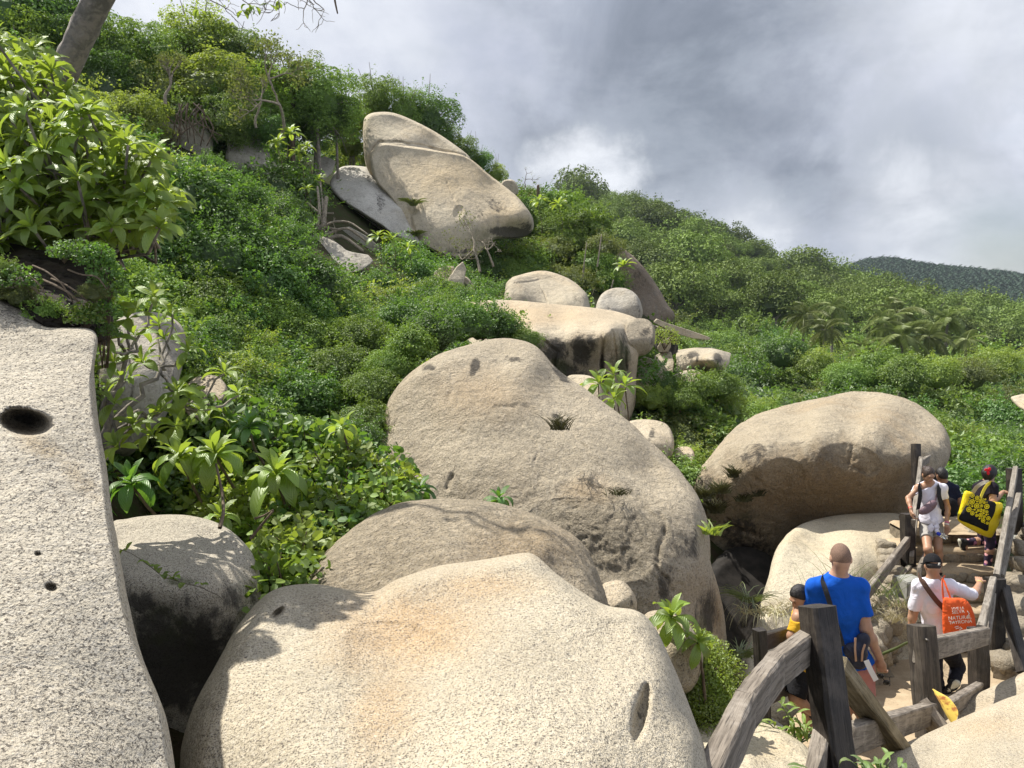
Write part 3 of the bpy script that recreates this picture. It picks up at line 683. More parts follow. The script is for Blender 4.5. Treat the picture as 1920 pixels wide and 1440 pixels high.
rock('great tan whale-shaped boulder near the hilltop, with a black overhanging nose',
     [(694, 300), (698, 282), (713, 268), (745, 270), (780, 275), (832, 286), (876, 295), (920, 328), (958, 358), (985, 388), (1000, 412), (999, 434), (975, 446), (930, 448), (912, 462),
      (890, 478), (850, 482), (800, 462), (760, 430), (738, 380), (705, 340)],
     [(720, 272, 37.12), (800, 282, 37.31), (720, 285, 36.99), (800, 295, 37.13), (870, 304, 37.58), (930, 345, 37.53), (720, 320, 36.48), (800, 340, 35.96), (880, 360, 36.14), (950, 380, 36.52), (760, 370, 35.48), (820, 390, 34.86),
      (900, 400, 35.30), (965, 410, 35.84), (990, 415, 36.31), (800, 430, 34.22), (860, 430, 34.42), (910, 425, 34.95), (960, 434, 36.40), (990, 436, 36.98), (850, 465, 34.31), (900, 455, 35.27)],
     M['granite_hill'], thick=5, edge=0.045, roll=0.5, centre=(840, 370), na=300, nr=120, amp=0.14, nscale=0.45, facet=0.3,
     cracks=[([(838, 345), (850, 370), (860, 395)], 3, 0.12), ([(768, 395), (775, 420), (785, 450)], 3, 0.3)], pits=[(860, 398, 10, 14, 0.4, 0.12), (775, 390, 8, 14, 0, 0.2)],
     stain_shades=[(960, 436, 52, 12, 1.5), (985, 425, 20, 16, 0.9), (930, 385, 20, 40, 0.75, -0.9), (900, 400, 14, 34, 0.6, -0.5), (745, 335, 8, 50, 0.4), (870, 470, 50, 8, 0.8), (840, 440, 20, 20, 0.4)],
     warms=[(860, 330, 130, 60, 0.7), (940, 400, 50, 40, 0.7)], mosses=[(774, 380, 16, 10, 0.9), (780, 440, 14, 8, 0.8)])
rock('whitish slab of rock leaning against the left side of the great boulder',
     [(620, 350), (624, 330), (640, 314), (668, 311), (700, 316), (726, 330), (744, 352), (756, 390), (770, 425), (790, 460), (750, 450), (715, 425), (680, 402), (640, 375)],
     [(640, 325, 37.55), (690, 322, 37.88), (735, 350, 37.00), (640, 350, 36.20), (690, 360, 35.60), (740, 400, 34.70), (700, 390, 34.60), (770, 440, 33.90)],
     M['granite_white'], thick=2.5, edge=0.14, roll=0.6, centre=(695, 365), na=160, nr=70, amp=0.10, nscale=0.5,
     stain_shades=[(690, 330, 8, 26, 0.65), (712, 380, 16, 30, 0.7), (728, 360, 8, 20, 0.55), (660, 316, 20, 6, 0.7)], mosses=[(690, 350, 30, 20, 0.3)])
rock('dark under-side block below the leaning whitish slab', [(650, 385), (680, 404), (715, 428), (735, 445), (725, 470), (690, 460), (665, 430)],
     [(680, 420, 35.6), (710, 445, 35.6)], GF, sharp=True, thick=2, roll=0.4, na=60, nr=26, amp=0.06, stain_shades=[(690, 430, 40, 30, 0.8)], warms=[(720, 440, 20, 20, 0.8)])
rock('grey pointed boulder with a bright rim under the trees on the left',
     [(424, 296), (430, 270), (444, 250), (460, 243), (478, 252), (498, 275), (520, 318), (500, 345), (440, 335)],
     [(450, 258, 31.8), (480, 270, 32.0), (445, 285, 31.0), (475, 300, 31.2), (470, 325, 31.3)], GG, thick=1.8, roll=0.4, edge=0.14, na=110, nr=50, amp=0.06)
rock('dark boulder wrapped in dead vines high on the left slope',
     [(285, 270), (300, 220), (322, 195), (350, 193), (378, 225), (400, 268), (380, 300), (310, 300)],
     [(335, 205, 31.0), (330, 240, 30.3), (370, 255, 30.6), (330, 280, 30.4)], GG, thick=1.8, roll=0.4, na=90, nr=40, amp=0.06, stain_shades=[(325, 240, 40, 40, 0.6)])
rock('pale slab on the bare strip left of the great boulder', [(588, 320), (592, 298), (610, 292), (630, 302), (622, 325), (600, 345)],
     [(608, 302, 37), (606, 325, 36.4)], GG, sharp=True, thick=1.2, roll=0.3, na=60, nr=26, amp=0.05)
rock('small sunlit stone among roots below the pale slab', [(585, 385), (590, 368), (606, 372), (612, 388), (602, 398)], [(598, 380, 31.5)], GG, thick=0.6, roll=0.2, na=40, nr=18, amp=0.03)
rock('whitish broken rocks at the top edge of the thicket', [(575, 455), (590, 438), (620, 450), (655, 470), (690, 478), (702, 490), (680, 510), (620, 512), (590, 490)],
     [(600, 455, 26.4), (650, 480, 25.3), (620, 495, 24.8), (685, 490, 25.0)], GG, sharp=True, thick=1.2, roll=0.3, na=100, nr=40, amp=0.12, nscale=1.4, facet=0.6, stain_shades=[(668, 478, 18, 8, 0.6)])
rock('narrow pale ledge under the leaning slab', [(640, 430), (655, 425), (690, 445), (715, 465), (700, 476), (665, 458)], [(675, 448, 31)], GG, sharp=True, thick=0.6, roll=0.2, na=60, nr=22, amp=0.05)
rock('pale grey boulder half hidden by frangipani branches', [(186, 640), (220, 600), (270, 585), (320, 595), (346, 622), (345, 670), (330, 740), (300, 800), (230, 860), (180, 820)],
     [(270, 600, 6.7), (320, 625, 6.6), (220, 650, 6.1), (290, 690, 6.1), (250, 760, 5.9), (220, 820, 5.9), (330, 660, 6.5)], GG, thick=1.2, roll=0.3, na=130, nr=60, amp=0.03,
     stain_shades=[(320, 690, 26, 50, 0.6), (300, 625, 34, 14, 0.4)], cracks=[([(240, 640), (250, 720), (240, 800)], 3, 0.05)])
rock('tan stone between the thicket and the hollow', [(348, 725), (370, 706), (405, 705), (425, 725), (420, 750), (380, 765), (352, 750)], [(385, 715, 8.2), (390, 740, 7.9)], GT, thick=0.7, roll=0.2, na=60, nr=26, amp=0.02)
rock('bright stone in the gap at the right shoulder of the huge boulder', [(1062, 712), (1085, 702), (1115, 708), (1130, 735), (1120, 770), (1080, 770)],
     [(1085, 712, 12.6), (1100, 735, 12.1), (1090, 760, 12.0)], GM, thick=0.9, roll=0.2, na=80, nr=30, amp=0.03)
rock('rounded boulder with a grey end face in the bushes behind the huge boulder', [(1170, 800), (1190, 788), (1225, 787), (1252, 797), (1264, 825), (1260, 855), (1240, 872), (1205, 880), (1170, 850)],
     [(1200, 795, 14.2), (1240, 805, 14.0), (1200, 825, 13.4), (1225, 830, 13.3), (1245, 840, 13.4), (1215, 860, 13.4)], GM, thick=1.1, roll=0.2, edge=0.12, na=90, nr=40, amp=0.03,
     stain_shades=[(1222, 815, 8, 22, 0.8, 0.4), (1255, 850, 6, 20, 0.7)])
rock('small tan stone at the foot of the bushes behind the huge boulder', [(1262, 850), (1270, 839), (1292, 838), (1302, 850), (1298, 870), (1270, 872)], [(1280, 845, 14.5), (1282, 860, 14.2)], GM, thick=0.6, roll=0.15, na=50, nr=20, amp=0.02)
rock('long thin tilted slab lying over the ruined rock pile', [(1224, 604), (1230, 597), (1252, 606), (1290, 618), (1332, 633), (1330, 638), (1298, 634), (1262, 624), (1240, 612)],
     [(1235, 602, 24.2), (1290, 622, 24.2), (1325, 634, 24.2)], GF, sharp=True, thick=1.6, edge=0.3, roll=0.2, centre=(1262, 616), na=80, nr=24, amp=0.03)
rock('dark shaded rock under the long thin slab', [(1222, 608), (1245, 614), (1270, 628), (1272, 660), (1250, 672), (1225, 650)], [(1245, 630, 25.0), (1255, 655, 25.0)], GG, sharp=True, thick=1.2, roll=0.3, na=60, nr=24, amp=0.05, stain_shades=[(1250, 640, 40, 40, 0.9)])  # the shade under the slab is painted over this rock
rock('wedge of grey rock holding a clump of lime-green plants', [(1232, 652), (1238, 642), (1256, 632), (1258, 650), (1252, 660), (1236, 660)], [(1245, 650, 23.6)], GF, sharp=True, thick=0.6, roll=0.15, edge=0.12, na=40, nr=18, amp=0.02)
rock('square-cut block of rock with black drips down its pale face', [(1268, 662), (1272, 656), (1300, 652), (1328, 651), (1350, 656), (1370, 662), (1368, 680), (1350, 702), (1320, 712), (1285, 702), (1269, 698)],
     [(1275, 660, 23.4), (1328, 654, 23.8), (1360, 662, 23.6), (1275, 680, 22.5), (1300, 668, 22.4), (1330, 662, 22.4), (1355, 668, 22.6), (1320, 690, 22.4)], GF, sharp=True, thick=1.6, roll=0.15, edge=0.08, na=110, nr=46, amp=0.04,
     stain_shades=[(1300, 666, 16, 9, 1.1), (1345, 670, 12, 14, 1.2), (1308, 672, 5, 10, 0.9)], cracks=[([(1277, 668), (1278, 696)], 2, 0.1)])
rock('grey stub of rock left of the square-cut block', [(1228, 668), (1240, 662), (1258, 660), (1264, 680), (1262, 700), (1240, 696), (1228, 684)], [(1245, 668, 23.6), (1250, 685, 23.2)], GF, sharp=True, thick=0.8, roll=0.15, na=60, nr=26, amp=0.05, stain_shades=[(1250, 670, 16, 8, 0.5)])
rock('low lichen-spotted stone poking out of the bushes under the block', [(1255, 715), (1270, 700), (1295, 693), (1312, 697), (1322, 708), (1305, 722), (1270, 730)], [(1290, 700, 21.5), (1285, 715, 20.8)], GF, thick=0.9, roll=0.25, na=70, nr=28, amp=0.04,
     stain_shades=[(1285, 712, 20, 10, 0.75)], warms=[(1275, 712, 16, 8, 0.6)])
rock('jointed pale slab sloping down to the bushes, upper piece', [(1196, 680), (1205, 668), (1226, 674), (1240, 690), (1250, 712), (1240, 722), (1222, 700), (1200, 694)], [(1215, 682, 22.2), (1235, 705, 21.4)], GF, sharp=True, thick=0.8, roll=0.15, na=60, nr=26, amp=0.03)
rock('jointed pale slab sloping down to the bushes, lower piece', [(1192, 690), (1202, 684), (1222, 704), (1232, 724), (1226, 744), (1200, 742), (1190, 720)], [(1205, 700, 21.6), (1215, 728, 20.8)], GF, sharp=True, thick=0.8, roll=0.15, na=60, nr=26, amp=0.03, warms=[(1200, 730, 16, 20, 0.5)])
rock('white sliver of a boulder at the far right edge of the bushes', [(1896, 748), (1908, 741), (1940, 738), (1975, 750), (1970, 775), (1920, 770)], [(1915, 748, 34), (1930, 760, 33)], GF, thick=1.4, roll=0.3, na=60, nr=24, amp=0.05)
rock('small grey stone on the crest right of the great boulder', [(938, 350), (945, 338), (962, 338), (972, 352), (968, 366), (945, 364)], [(955, 350, 44)], GF, thick=1, roll=0.3, na=50, nr=20, amp=0.05)
rock('dark mossy ledge hanging over the pale slab at left, covered in soil and roots',
     [(-260, 430), (0, 455), (60, 470), (130, 478), (185, 495), (205, 535), (205, 600), (190, 640), (150, 632), (100, 625), (60, 600), (0, 555), (-260, 520)],
     [(0, 480, 3.5), (100, 500, 3.4), (180, 530, 3.4), (0, 530, 2.95), (100, 570, 2.95), (170, 600, 2.95), (-200, 480, 3.2), (80, 600, 2.8)], M['humus'], name='soil_ledge', cat='soil ledge', thick=1.4, edge=0.16, roll=0.2,
     na=220, nr=80, amp=0.06, nscale=3.0, rough0=0.8, centre=(60, 545))

# ------------------------------------------------------------------ plants: leaves, twigs, prototypes
M['leaf_dark'] = leaf_mat('leaf_dark', (0.036, 0.090, 0.014), (0.114, 0.222, 0.031), (0.240, 0.456, 0.042), 0.38, gloss=0.06)
M['leaf_mid'] = leaf_mat('leaf_mid', (0.062, 0.125, 0.018), (0.195, 0.290, 0.040), (0.40, 0.60, 0.06), 0.30, gloss=0.05)
M['leaf_lime'] = leaf_mat('leaf_lime', (0.10, 0.16, 0.018), (0.27, 0.34, 0.045), (0.52, 0.66, 0.07), 0.45, gloss=0.06)
M['leaf_olive'] = leaf_mat('leaf_olive', (0.056, 0.081, 0.018), (0.163, 0.188, 0.044), (0.350, 0.413, 0.062), 0.36, gloss=0.05)
M['leaf_forest'] = leaf_mat('leaf_forest', (0.028, 0.062, 0.014), (0.20, 0.27, 0.05), (0.24, 0.34, 0.05), 0.15, gloss=0.03, objvar=0.6)
M['leaf_far_shaded'] = leaf_mat('leaf_far_shaded', (0.014, 0.036, 0.022), (0.034, 0.068, 0.036), (0.04, 0.08, 0.04), 0.15, gloss=0.02)  # darker leaf colour stands in for cloud shadow on the far hill
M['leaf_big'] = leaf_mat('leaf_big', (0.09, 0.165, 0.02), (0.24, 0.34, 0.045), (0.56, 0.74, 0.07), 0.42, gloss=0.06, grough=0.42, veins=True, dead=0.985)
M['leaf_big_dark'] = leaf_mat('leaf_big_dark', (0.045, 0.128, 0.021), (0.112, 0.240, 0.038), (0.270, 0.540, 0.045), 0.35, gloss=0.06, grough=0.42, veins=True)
M['leaf_dead'] = leaf_mat('leaf_dead', (0.30, 0.19, 0.04), (0.42, 0.30, 0.07), (0.45, 0.32, 0.06), 0.35)
M['leaf_palm'] = leaf_mat('leaf_palm', (0.10, 0.14, 0.035), (0.26, 0.30, 0.09), (0.24, 0.32, 0.06), 0.3, gloss=0.04)
M['grass_dry'] = leaf_mat('grass_dry', (0.32, 0.26, 0.13), (0.55, 0.48, 0.27), (0.45, 0.40, 0.2), 0.3)
M['grass_green'] = leaf_mat('grass_green', (0.08, 0.12, 0.03), (0.19, 0.23, 0.06), (0.25, 0.32, 0.06), 0.35)

def unit(v):
    return v / (np.linalg.norm(v, axis=-1, keepdims=True) + 1e-9)

def cards(cen, dirv, nrm, ln, wd, fold=0.12, rng=RNG):
    """one folded diamond leaf per centre: 4 vertices, 2 triangles"""
    n = len(cen)
    d = unit(dirv); s = unit(np.cross(nrm, d)); nn = np.cross(d, s)
    ln = np.broadcast_to(ln, (n,))[:, None]; wd = np.broadcast_to(wd, (n,))[:, None]
    a = cen - d * ln * 0.5; b = cen + d * ln * 0.5 - nn * ln * 0.12
    l = cen + s * wd * 0.5 + nn * wd * fold - d * ln * 0.05; r = cen - s * wd * 0.5 + nn * wd * fold - d * ln * 0.05
    V = np.stack([a, l, b, r], 1).reshape(-1, 3)
    k = np.arange(n)[:, None] * 4
    Fc = np.concatenate([k + [0, 2, 1], k + [0, 3, 2]], 0)
    return V, Fc, np.repeat(rng.random(n), 4)

def lump_crown(n_cl, n_leaf, rng, flat=0.75, lump=0.34, ln=0.075, wd=0.045, dome=True, bottom=0.15, spread=1.0, out_w=1.5, twist=0.5, stray=0.15):
    """leaves on the outside of many small clumps that together make an uneven crown of radius about 1"""
    u = unit(rng.normal(size=(n_cl * 3, 3)))
    if dome: u = u[u[:, 2] > -bottom]
    u = u[:n_cl]
    rad = 0.55 + 0.42 * rng.random((len(u), 1))
    cc = u * rad * spread * (1 - lump * 0.6); cc[:, 2] *= flat
    cr = lump * (0.6 + 0.7 * rng.random(len(u)))
    who = rng.integers(0, len(u), n_leaf)
    v = unit(rng.normal(size=(n_leaf, 3)) + np.array([0, 0, 0.35]) + u[who] * 0.6)
    rr = cr[who][:, None] * (0.72 + 0.36 * rng.random((n_leaf, 1)) ** 0.6)
    cen = cc[who] + v * rr * np.array([1, 1, 0.85])
    k = int(n_leaf * stray); sd_ = unit(rng.normal(size=(22, 3)) + np.array([0, 0, 0.7])); w_ = rng.integers(0, 22, k)   # stray shoots break the outline
    cen[:k] = sd_[w_] * (0.75 + 0.55 * rng.random((k, 1))) * np.array([1, 1, flat * 1.1]) + rng.normal(size=(k, 3)) * 0.045
    nrm = unit(v * out_w + np.array([0, 0, 0.9]) + rng.normal(size=(n_leaf, 3)) * twist)
    dv = unit(np.cross(nrm, rng.normal(size=(n_leaf, 3))) + v * 0.4)
    sz = 0.65 + 0.7 * rng.random(n_leaf)
    V, Fc, a = cards(cen, dv, nrm, ln * sz, wd * sz, rng=rng)
    return V, Fc, a, cc

def tube(points, radii, sides=6, wob=0.0, rng=RNG, cap=True):
    pts = np.asarray(points, float); n = len(pts); rad = np.broadcast_to(np.asarray(radii, float), (n,))
    tg = unit(np.gradient(pts, axis=0))
    ref = np.array([0.31, 0.17, 0.93]) if abs(tg[0][2]) < 0.9 else np.array([0.9, 0.3, 0.1])
    s = unit(np.cross(tg, ref)); t = np.cross(tg, s)
    an = np.linspace(0, 2 * math.pi, sides, endpoint=False)
    rw = rad[:, None] * (1 + wob * rng.normal(size=(n, sides)))
    V = pts[:, None] + (np.cos(an)[None, :, None] * s[:, None] + np.sin(an)[None, :, None] * t[:, None]) * rw[..., None]
    idx = np.arange(n * sides).reshape(n, sides); nx = np.roll(idx, -1, 1)
    q = np.stack([idx[:-1].ravel(), nx[:-1].ravel(), nx[1:].ravel(), idx[1:].ravel()], -1)
    tri = np.concatenate([q[:, [0, 1, 2]], q[:, [0, 2, 3]]])
    V = V.reshape(-1, 3)
    if cap:
        V = np.concatenate([V, pts[-1:] + tg[-1:] * rad[-1]])
        e = np.stack([idx[-1], nx[-1], np.full(sides, n * sides)], -1)
        tri = np.concatenate([tri, e])
    return V, tri

def join_vf(items):
    Vs, Fs, off = [], [], 0
    for V, Fc in items:
        Vs.append(V); Fs.append(Fc + off); off += len(V)
    return np.concatenate(Vs), np.concatenate(Fs)

def grow(p, d, ln, r, depth, rng, out, tips, bend=0.35, split=(2, 3), up=0.15, shrink=0.72, seg=5, gnarl=0.18):
    pts = [np.array(p, float)]; dd = unit(np.array(d, float))
    for _ in range(seg):
        dd = unit(dd + rng.normal(size=3) * gnarl + np.array([0, 0, up * 0.3]))
        pts.append(pts[-1] + dd * ln / seg)
    rads = np.linspace(r, r * 0.66, seg + 1)
    out.append(tube(pts, rads, 7 if r > 0.03 else 5, 0.04, rng))
    if depth == 0:
        tips.append((pts[-1], dd)); return
    for _ in range(rng.integers(split[0], split[1] + 1)):
        nd = unit(dd + rng.normal(size=3) * bend * 1.6 + np.array([0, 0, up]))
        grow(pts[-1], nd, ln * shrink * rng.uniform(0.8, 1.15), r * 0.64, depth - 1, rng, out, tips, bend, split, up, shrink, seg, gnarl)

def shade_core(rad, flat, rng, z0=0.0):
    """added dark lump inside shrubs and crowns, blocking light so their gaps go dark"""
    nu, nv = 14, 9
    a = np.linspace(0, 2 * math.pi, nu, endpoint=False); b = np.linspace(-math.pi / 2, math.pi / 2, nv)
    A, B = np.meshgrid(a, b)
    V = np.stack([np.cos(A) * np.cos(B), np.sin(A) * np.cos(B), np.sin(B)], -1).reshape(-1, 3)
    V = V * rad * (1 + 0.35 * fbm(V * 2.3 + rng.uniform(0, 50), 2)[:, None]) * np.array([1, 1, flat]) + np.array([0, 0, z0])
    i = np.arange(nu * nv).reshape(nv, nu); n = np.roll(i, -1, 1)
    return V, np.concatenate([np.stack([i[:-1].ravel(), n[:-1].ravel(), n[1:].ravel()], -1), np.stack([i[:-1].ravel(), n[1:].ravel(), i[1:].ravel()], -1)])
def with_shade_core(V, Fc, a, rad, flat, rng):
    cv, cf = shade_core(rad, flat, rng)
    V, Fc = join_vf([(V, Fc), (cv, cf)])
    return V, Fc, np.concatenate([a, np.zeros(len(cv))])

# --- shrubs for the thicket and the valley
def shrub_proto(kind, k):
    rng = np.random.default_rng(100 + k)
    if kind == 'small':   V, Fc, a, cc = lump_crown(46, 5200, rng, 0.8, 0.36, 0.082, 0.05)
    elif kind == 'fine':  V, Fc, a, cc = lump_crown(60, 6200, rng, 0.7, 0.30, 0.062, 0.036)
    elif kind == 'broad': V, Fc, a, cc = lump_crown(34, 2600, rng, 0.8, 0.38, 0.14, 0.085)
    else:                 V, Fc, a, cc = lump_crown(26, 2200, rng, 0.95, 0.34, 0.13, 0.06, spread=1.1)
    V, Fc, a = with_shade_core(V, Fc, a, 0.60, 0.75, rng)
    tw = []
    for c in cc[:12]:
        m = c * 0.5 + np.array([0, 0, -0.05])
        tw.append(tube([np.array([0, 0, -0.5]), m, c * 0.95], [0.03, 0.02, 0.006], 4))
    return (V, Fc, a), join_vf(tw)
SHRUBS = []
def add_shrub(kind, k, mat):
    (V, Fc, a), (tv, tf) = shrub_proto(kind, k)
    leafm = mesh_np('foliage', V, Fc, M[mat], False, {'rnd': a})
    twm = mesh_np('stem', tv, tf, M['bark_brown'])
    SHRUBS.append((kind, mat, leafm, twm)); return len(SHRUBS) - 1
S_SMALL = [add_shrub('small', 1, 'leaf_mid'), add_shrub('small', 2, 'leaf_dark'), add_shrub('fine', 3, 'leaf_mid')]
S_DARK = [add_shrub('small', 4, 'leaf_dark'), add_shrub('fine', 5, 'leaf_dark')]
S_LIME = [add_shrub('broad', 6, 'leaf_lime'), add_shrub('open', 7, 'leaf_lime'), add_shrub('fine', 8, 'leaf_lime')]
S_OLIVE = [add_shrub('fine', 9, 'leaf_olive'), add_shrub('open', 10, 'leaf_mid')]

LAND = [((850, 350), 'the great whale-shaped boulder'), ((690, 370), 'the leaning whitish slab'), ((460, 290), 'the grey pointed boulder'), ((345, 235), 'the dark vine-wrapped boulder'),
        ((640, 480), 'the whitish broken rocks'), ((600, 350), 'the bare strip with roots'), ((845, 525), 'the pointed leaning stone'), ((1025, 545), 'the low cracked granite dome'),
        ((1180, 520), 'the brown weathered dome'), ((1050, 620), 'the flat-topped boulder'), ((900, 720), 'the huge tan boulder'), ((720, 760), "the huge tan boulder's left edge"),
        ((270, 680), 'the pale boulder behind frangipani branches'), ((388, 735), 'the tan stone at the hollow'), ((170, 330), 'the big frangipani tree'), ((150, 80), 'the leaning grey trunk'),
        ((560, 170), 'the bare-branched tree on the ridge'), ((1315, 680), 'the square-cut block'), ((1290, 615), 'the long thin tilted slab'), ((1290, 710), 'the low lichen-spotted stone'),
        ((1220, 830), 'the rounded boulder with a grey end'), ((1160, 575), 'the small grey boulder'), ((1600, 760), 'the top of the boulder beyond the stairs'), ((1320, 860), 'the left flank of the boulder beyond the stairs'),
        ((1845, 890), 'the woman with the yellow bag'), ((1920, 750), 'the white sliver of boulder'), ((1520, 640), 'the leftmost coconut palms'), ((1690, 640), 'the largest coconut palm'),
        ((1800, 660), 'the rightmost coconut palms'), ((1740, 800), 'the railing at the top of the stairs'), ((1110, 380), 'the peak of the wooded hill'), ((1640, 500), 'the foot of the distant blue hill'),
        ((1440, 470), 'the shoulder of the wooded hill'), ((1240, 560), 'the tail of the brown dome')]
_seen_labels = {}
def near_label(px, py, what):
    best = sorted((math.hypot(px - a, (py - b) * 1.3), (a, b), t) for (a, b), t in LAND)[:4]
    for tries in range(4):
        d, (a, b), t = best[tries]
        dx = px - a; dy = py - b
        rel = ('just ' if d < 60 else '' if d < 150 else 'well ')
        if abs(dx) > abs(dy) * 1.6: rel += 'right of' if dx > 0 else 'left of'
        elif abs(dy) > abs(dx) * 1.6: rel += 'below' if dy > 0 else 'above'
        else: rel += ('below and ' if dy > 0 else 'above and ') + ('right of' if dx > 0 else 'left of')
        lab = what + ' ' + rel + ' ' + t
        if lab not in _seen_labels and len(lab.split()) <= 16:
            _seen_labels[lab] = 1; return lab
    _seen_labels[lab] = _seen_labels.get(lab, 0) + 1
    return lab
COLW = {'leaf_mid': ('fresh green', 'leafy'), 'leaf_dark': ('dark green', 'dense'), 'leaf_lime': ('lime green', 'bright'), 'leaf_olive': ('olive green', 'dull')}
def make_shrub(si, loc, R, label, group, sz=1.0, rz=None, name='shrub', cat='shrub'):
    kind, mat, lm, tm = SHRUBS[si]
    if label is None:
        px, py = to_pix(loc); pr = R * F_PX / loc[1]
        size = 'small' if pr < 38 else 'mid-sized' if pr < 58 else 'large'
        label = near_label(px, py, size + ' ' + COLW[mat][0] + ' shrub')
    if group and ('valley' in group or 'palms' in group): name = cat = 'bush'; label = label.replace(' shrub ', ' bush ')
    e = empty(name, loc, random.uniform(0, 6.28) if rz is None else rz)
    e.scale = (R, R, R * sz)
    link('foliage', lm, e); link('stem', tm, e)
    return tag(e, label, cat, group)

# ray / terrain meeting point
_YS = np.exp(np.linspace(math.log(3.2), math.log(1200), 220))
def hit(px, py):
    pts = P_np(np.full(len(_YS), float(px)), np.full(len(_YS), float(py)), _YS)
    g = ground_np(pts[:, 0], pts[:, 1]) - pts[:, 2]
    k = np.nonzero(g > 0)[0]
    if len(k) == 0: return None
    k = k[0]
    if k == 0: return Vector(pts[0])
    f = -g[k - 1] / (g[k] - g[k - 1])
    return Vector(pts[k - 1] * (1 - f) + pts[k] * f)

STRIP = [(572, 300), (600, 285), (630, 320), (650, 385), (700, 430), (712, 480), (690, 515), (600, 515), (575, 470), (585, 400)]
KEEP.append((STRIP, 40.0))
def blocked(c, R, sz=0.8):
    """would a shrub here cover a boulder that the photograph shows in front?"""
    for poly, yr in KEEP:
        if c.y > yr + 0.3: continue
        bad = 0
        for k in range(8):
            a = k * math.pi / 4
            q = Vector((c.x + math.cos(a) * R * 0.8, c.y, c.z + math.sin(a) * R * 0.8 * sz))
            x, y = to_pix(q)
            if in_poly(x, y, poly): bad += 1
        if bad > 1: return True
    return False

def scatter(poly, rfun, choose, labelf, group, nmax, tries=6000, space=0.85, ymin=3, ymax=2000, sink=0.15, sz=0.85, keep=True, maker=make_shrub, seed=1):
    rnd = random.Random(seed)
    xs = [p[0] for p in poly]; ys = [p[1] for p in poly]
    done = []
    n = 0
    for _ in range(tries):
        if n >= nmax: break
        px = rnd.uniform(min(xs), max(xs)); py = rnd.uniform(min(ys), max(ys))
        if not in_poly(px, py, poly): continue
        h = hit(px, py)
        if h is None or not (ymin < h.y < ymax): continue
        R = rfun(h.y) * rnd.uniform(0.6, 1.35)
        pr = R * F_PX / h.y
        if any(((px - a) / (pr + r)) ** 2 + ((py - b) / (0.6 * (pr + r))) ** 2 < space * space * 0.5 for a, b, r in done): continue
        c = h + Vector((0, 0, -sink * R))
        if keep and blocked(c + Vector((0, 0, R * 0.2)), R, sz):
            R *= 0.5; pr *= 0.5
            c = h + Vector((0, 0, -sink * R))
            if blocked(c + Vector((0, 0, R * 0.2)), R, sz): continue
        done.append((px, py, pr))
        maker(choose(px, py, h.y, rnd), c, R, labelf(px, py, h.y), group)
        n += 1
    return n

def thicket_choice(px, py, Y, r):
    v = vnoise(np.array([[px / 150.0, py / 110.0, 3.3]]))[0]
    if px > 960: return r.choice(S_LIME + S_OLIVE + S_SMALL)
    if 240 < px < 640 and 300 < py < 560: return r.choice(S_DARK + S_DARK + S_SMALL[1:2])  # dark-leaved shrubs put the shade of the steep thicket face into colour
    if py < 330: return r.choice(S_LIME + S_OLIVE + S_SMALL)
    return r.choice(S_SMALL + S_DARK) if v < 0.25 else r.choice(S_SMALL + S_LIME[2:])
n1_ = scatter([(-150, -40), (160, 90), (420, 180), (640, 250), (700, 330), (560, 300), (600, 420), (700, 480), (830, 520), (960, 600), (1010, 650), (860, 700), (740, 800), (700, 850), (560, 850),
               (420, 820), (300, 800), (120, 780), (-150, 560)], lambda Y: 0.45 + 0.031 * Y, thicket_choice, lambda *a: None, 'small-leaved shrubs of the hillside thicket', 250, tries=6000, seed=3, space=0.62)
n2_ = scatter([(870, 290), (1000, 372), (1080, 380), (1130, 450), (1240, 560), (1150, 560), (1000, 500), (960, 560), (800, 555), (760, 500), (1000, 470), (980, 400)], lambda Y: 0.35 + 0.02 * Y,
              thicket_choice, lambda *a: None, 'small-leaved shrubs of the hillside thicket', 49, tries=2500, space=0.6, ymin=12, ymax=140, seed=5)

def valley_choice(px, py, Y, r):
    return r.choice(S_SMALL + S_DARK[:1] + S_OLIVE + S_LIME[2:])
n3_ = scatter([(1190, 560), (1260, 580), (1500, 630), (1960, 620), (2080, 700), (2080, 960), (1780, 960), (1700, 800), (1300, 940), (1180, 900), (1180, 740)],
              lambda Y: 0.75 + 0.032 * Y, valley_choice, lambda *a: None, 'bushes of the valley thicket', 290, tries=9000, space=0.62, ymin=13, ymax=140, seed=11)
print('shrubs', n1_, n2_, n3_)

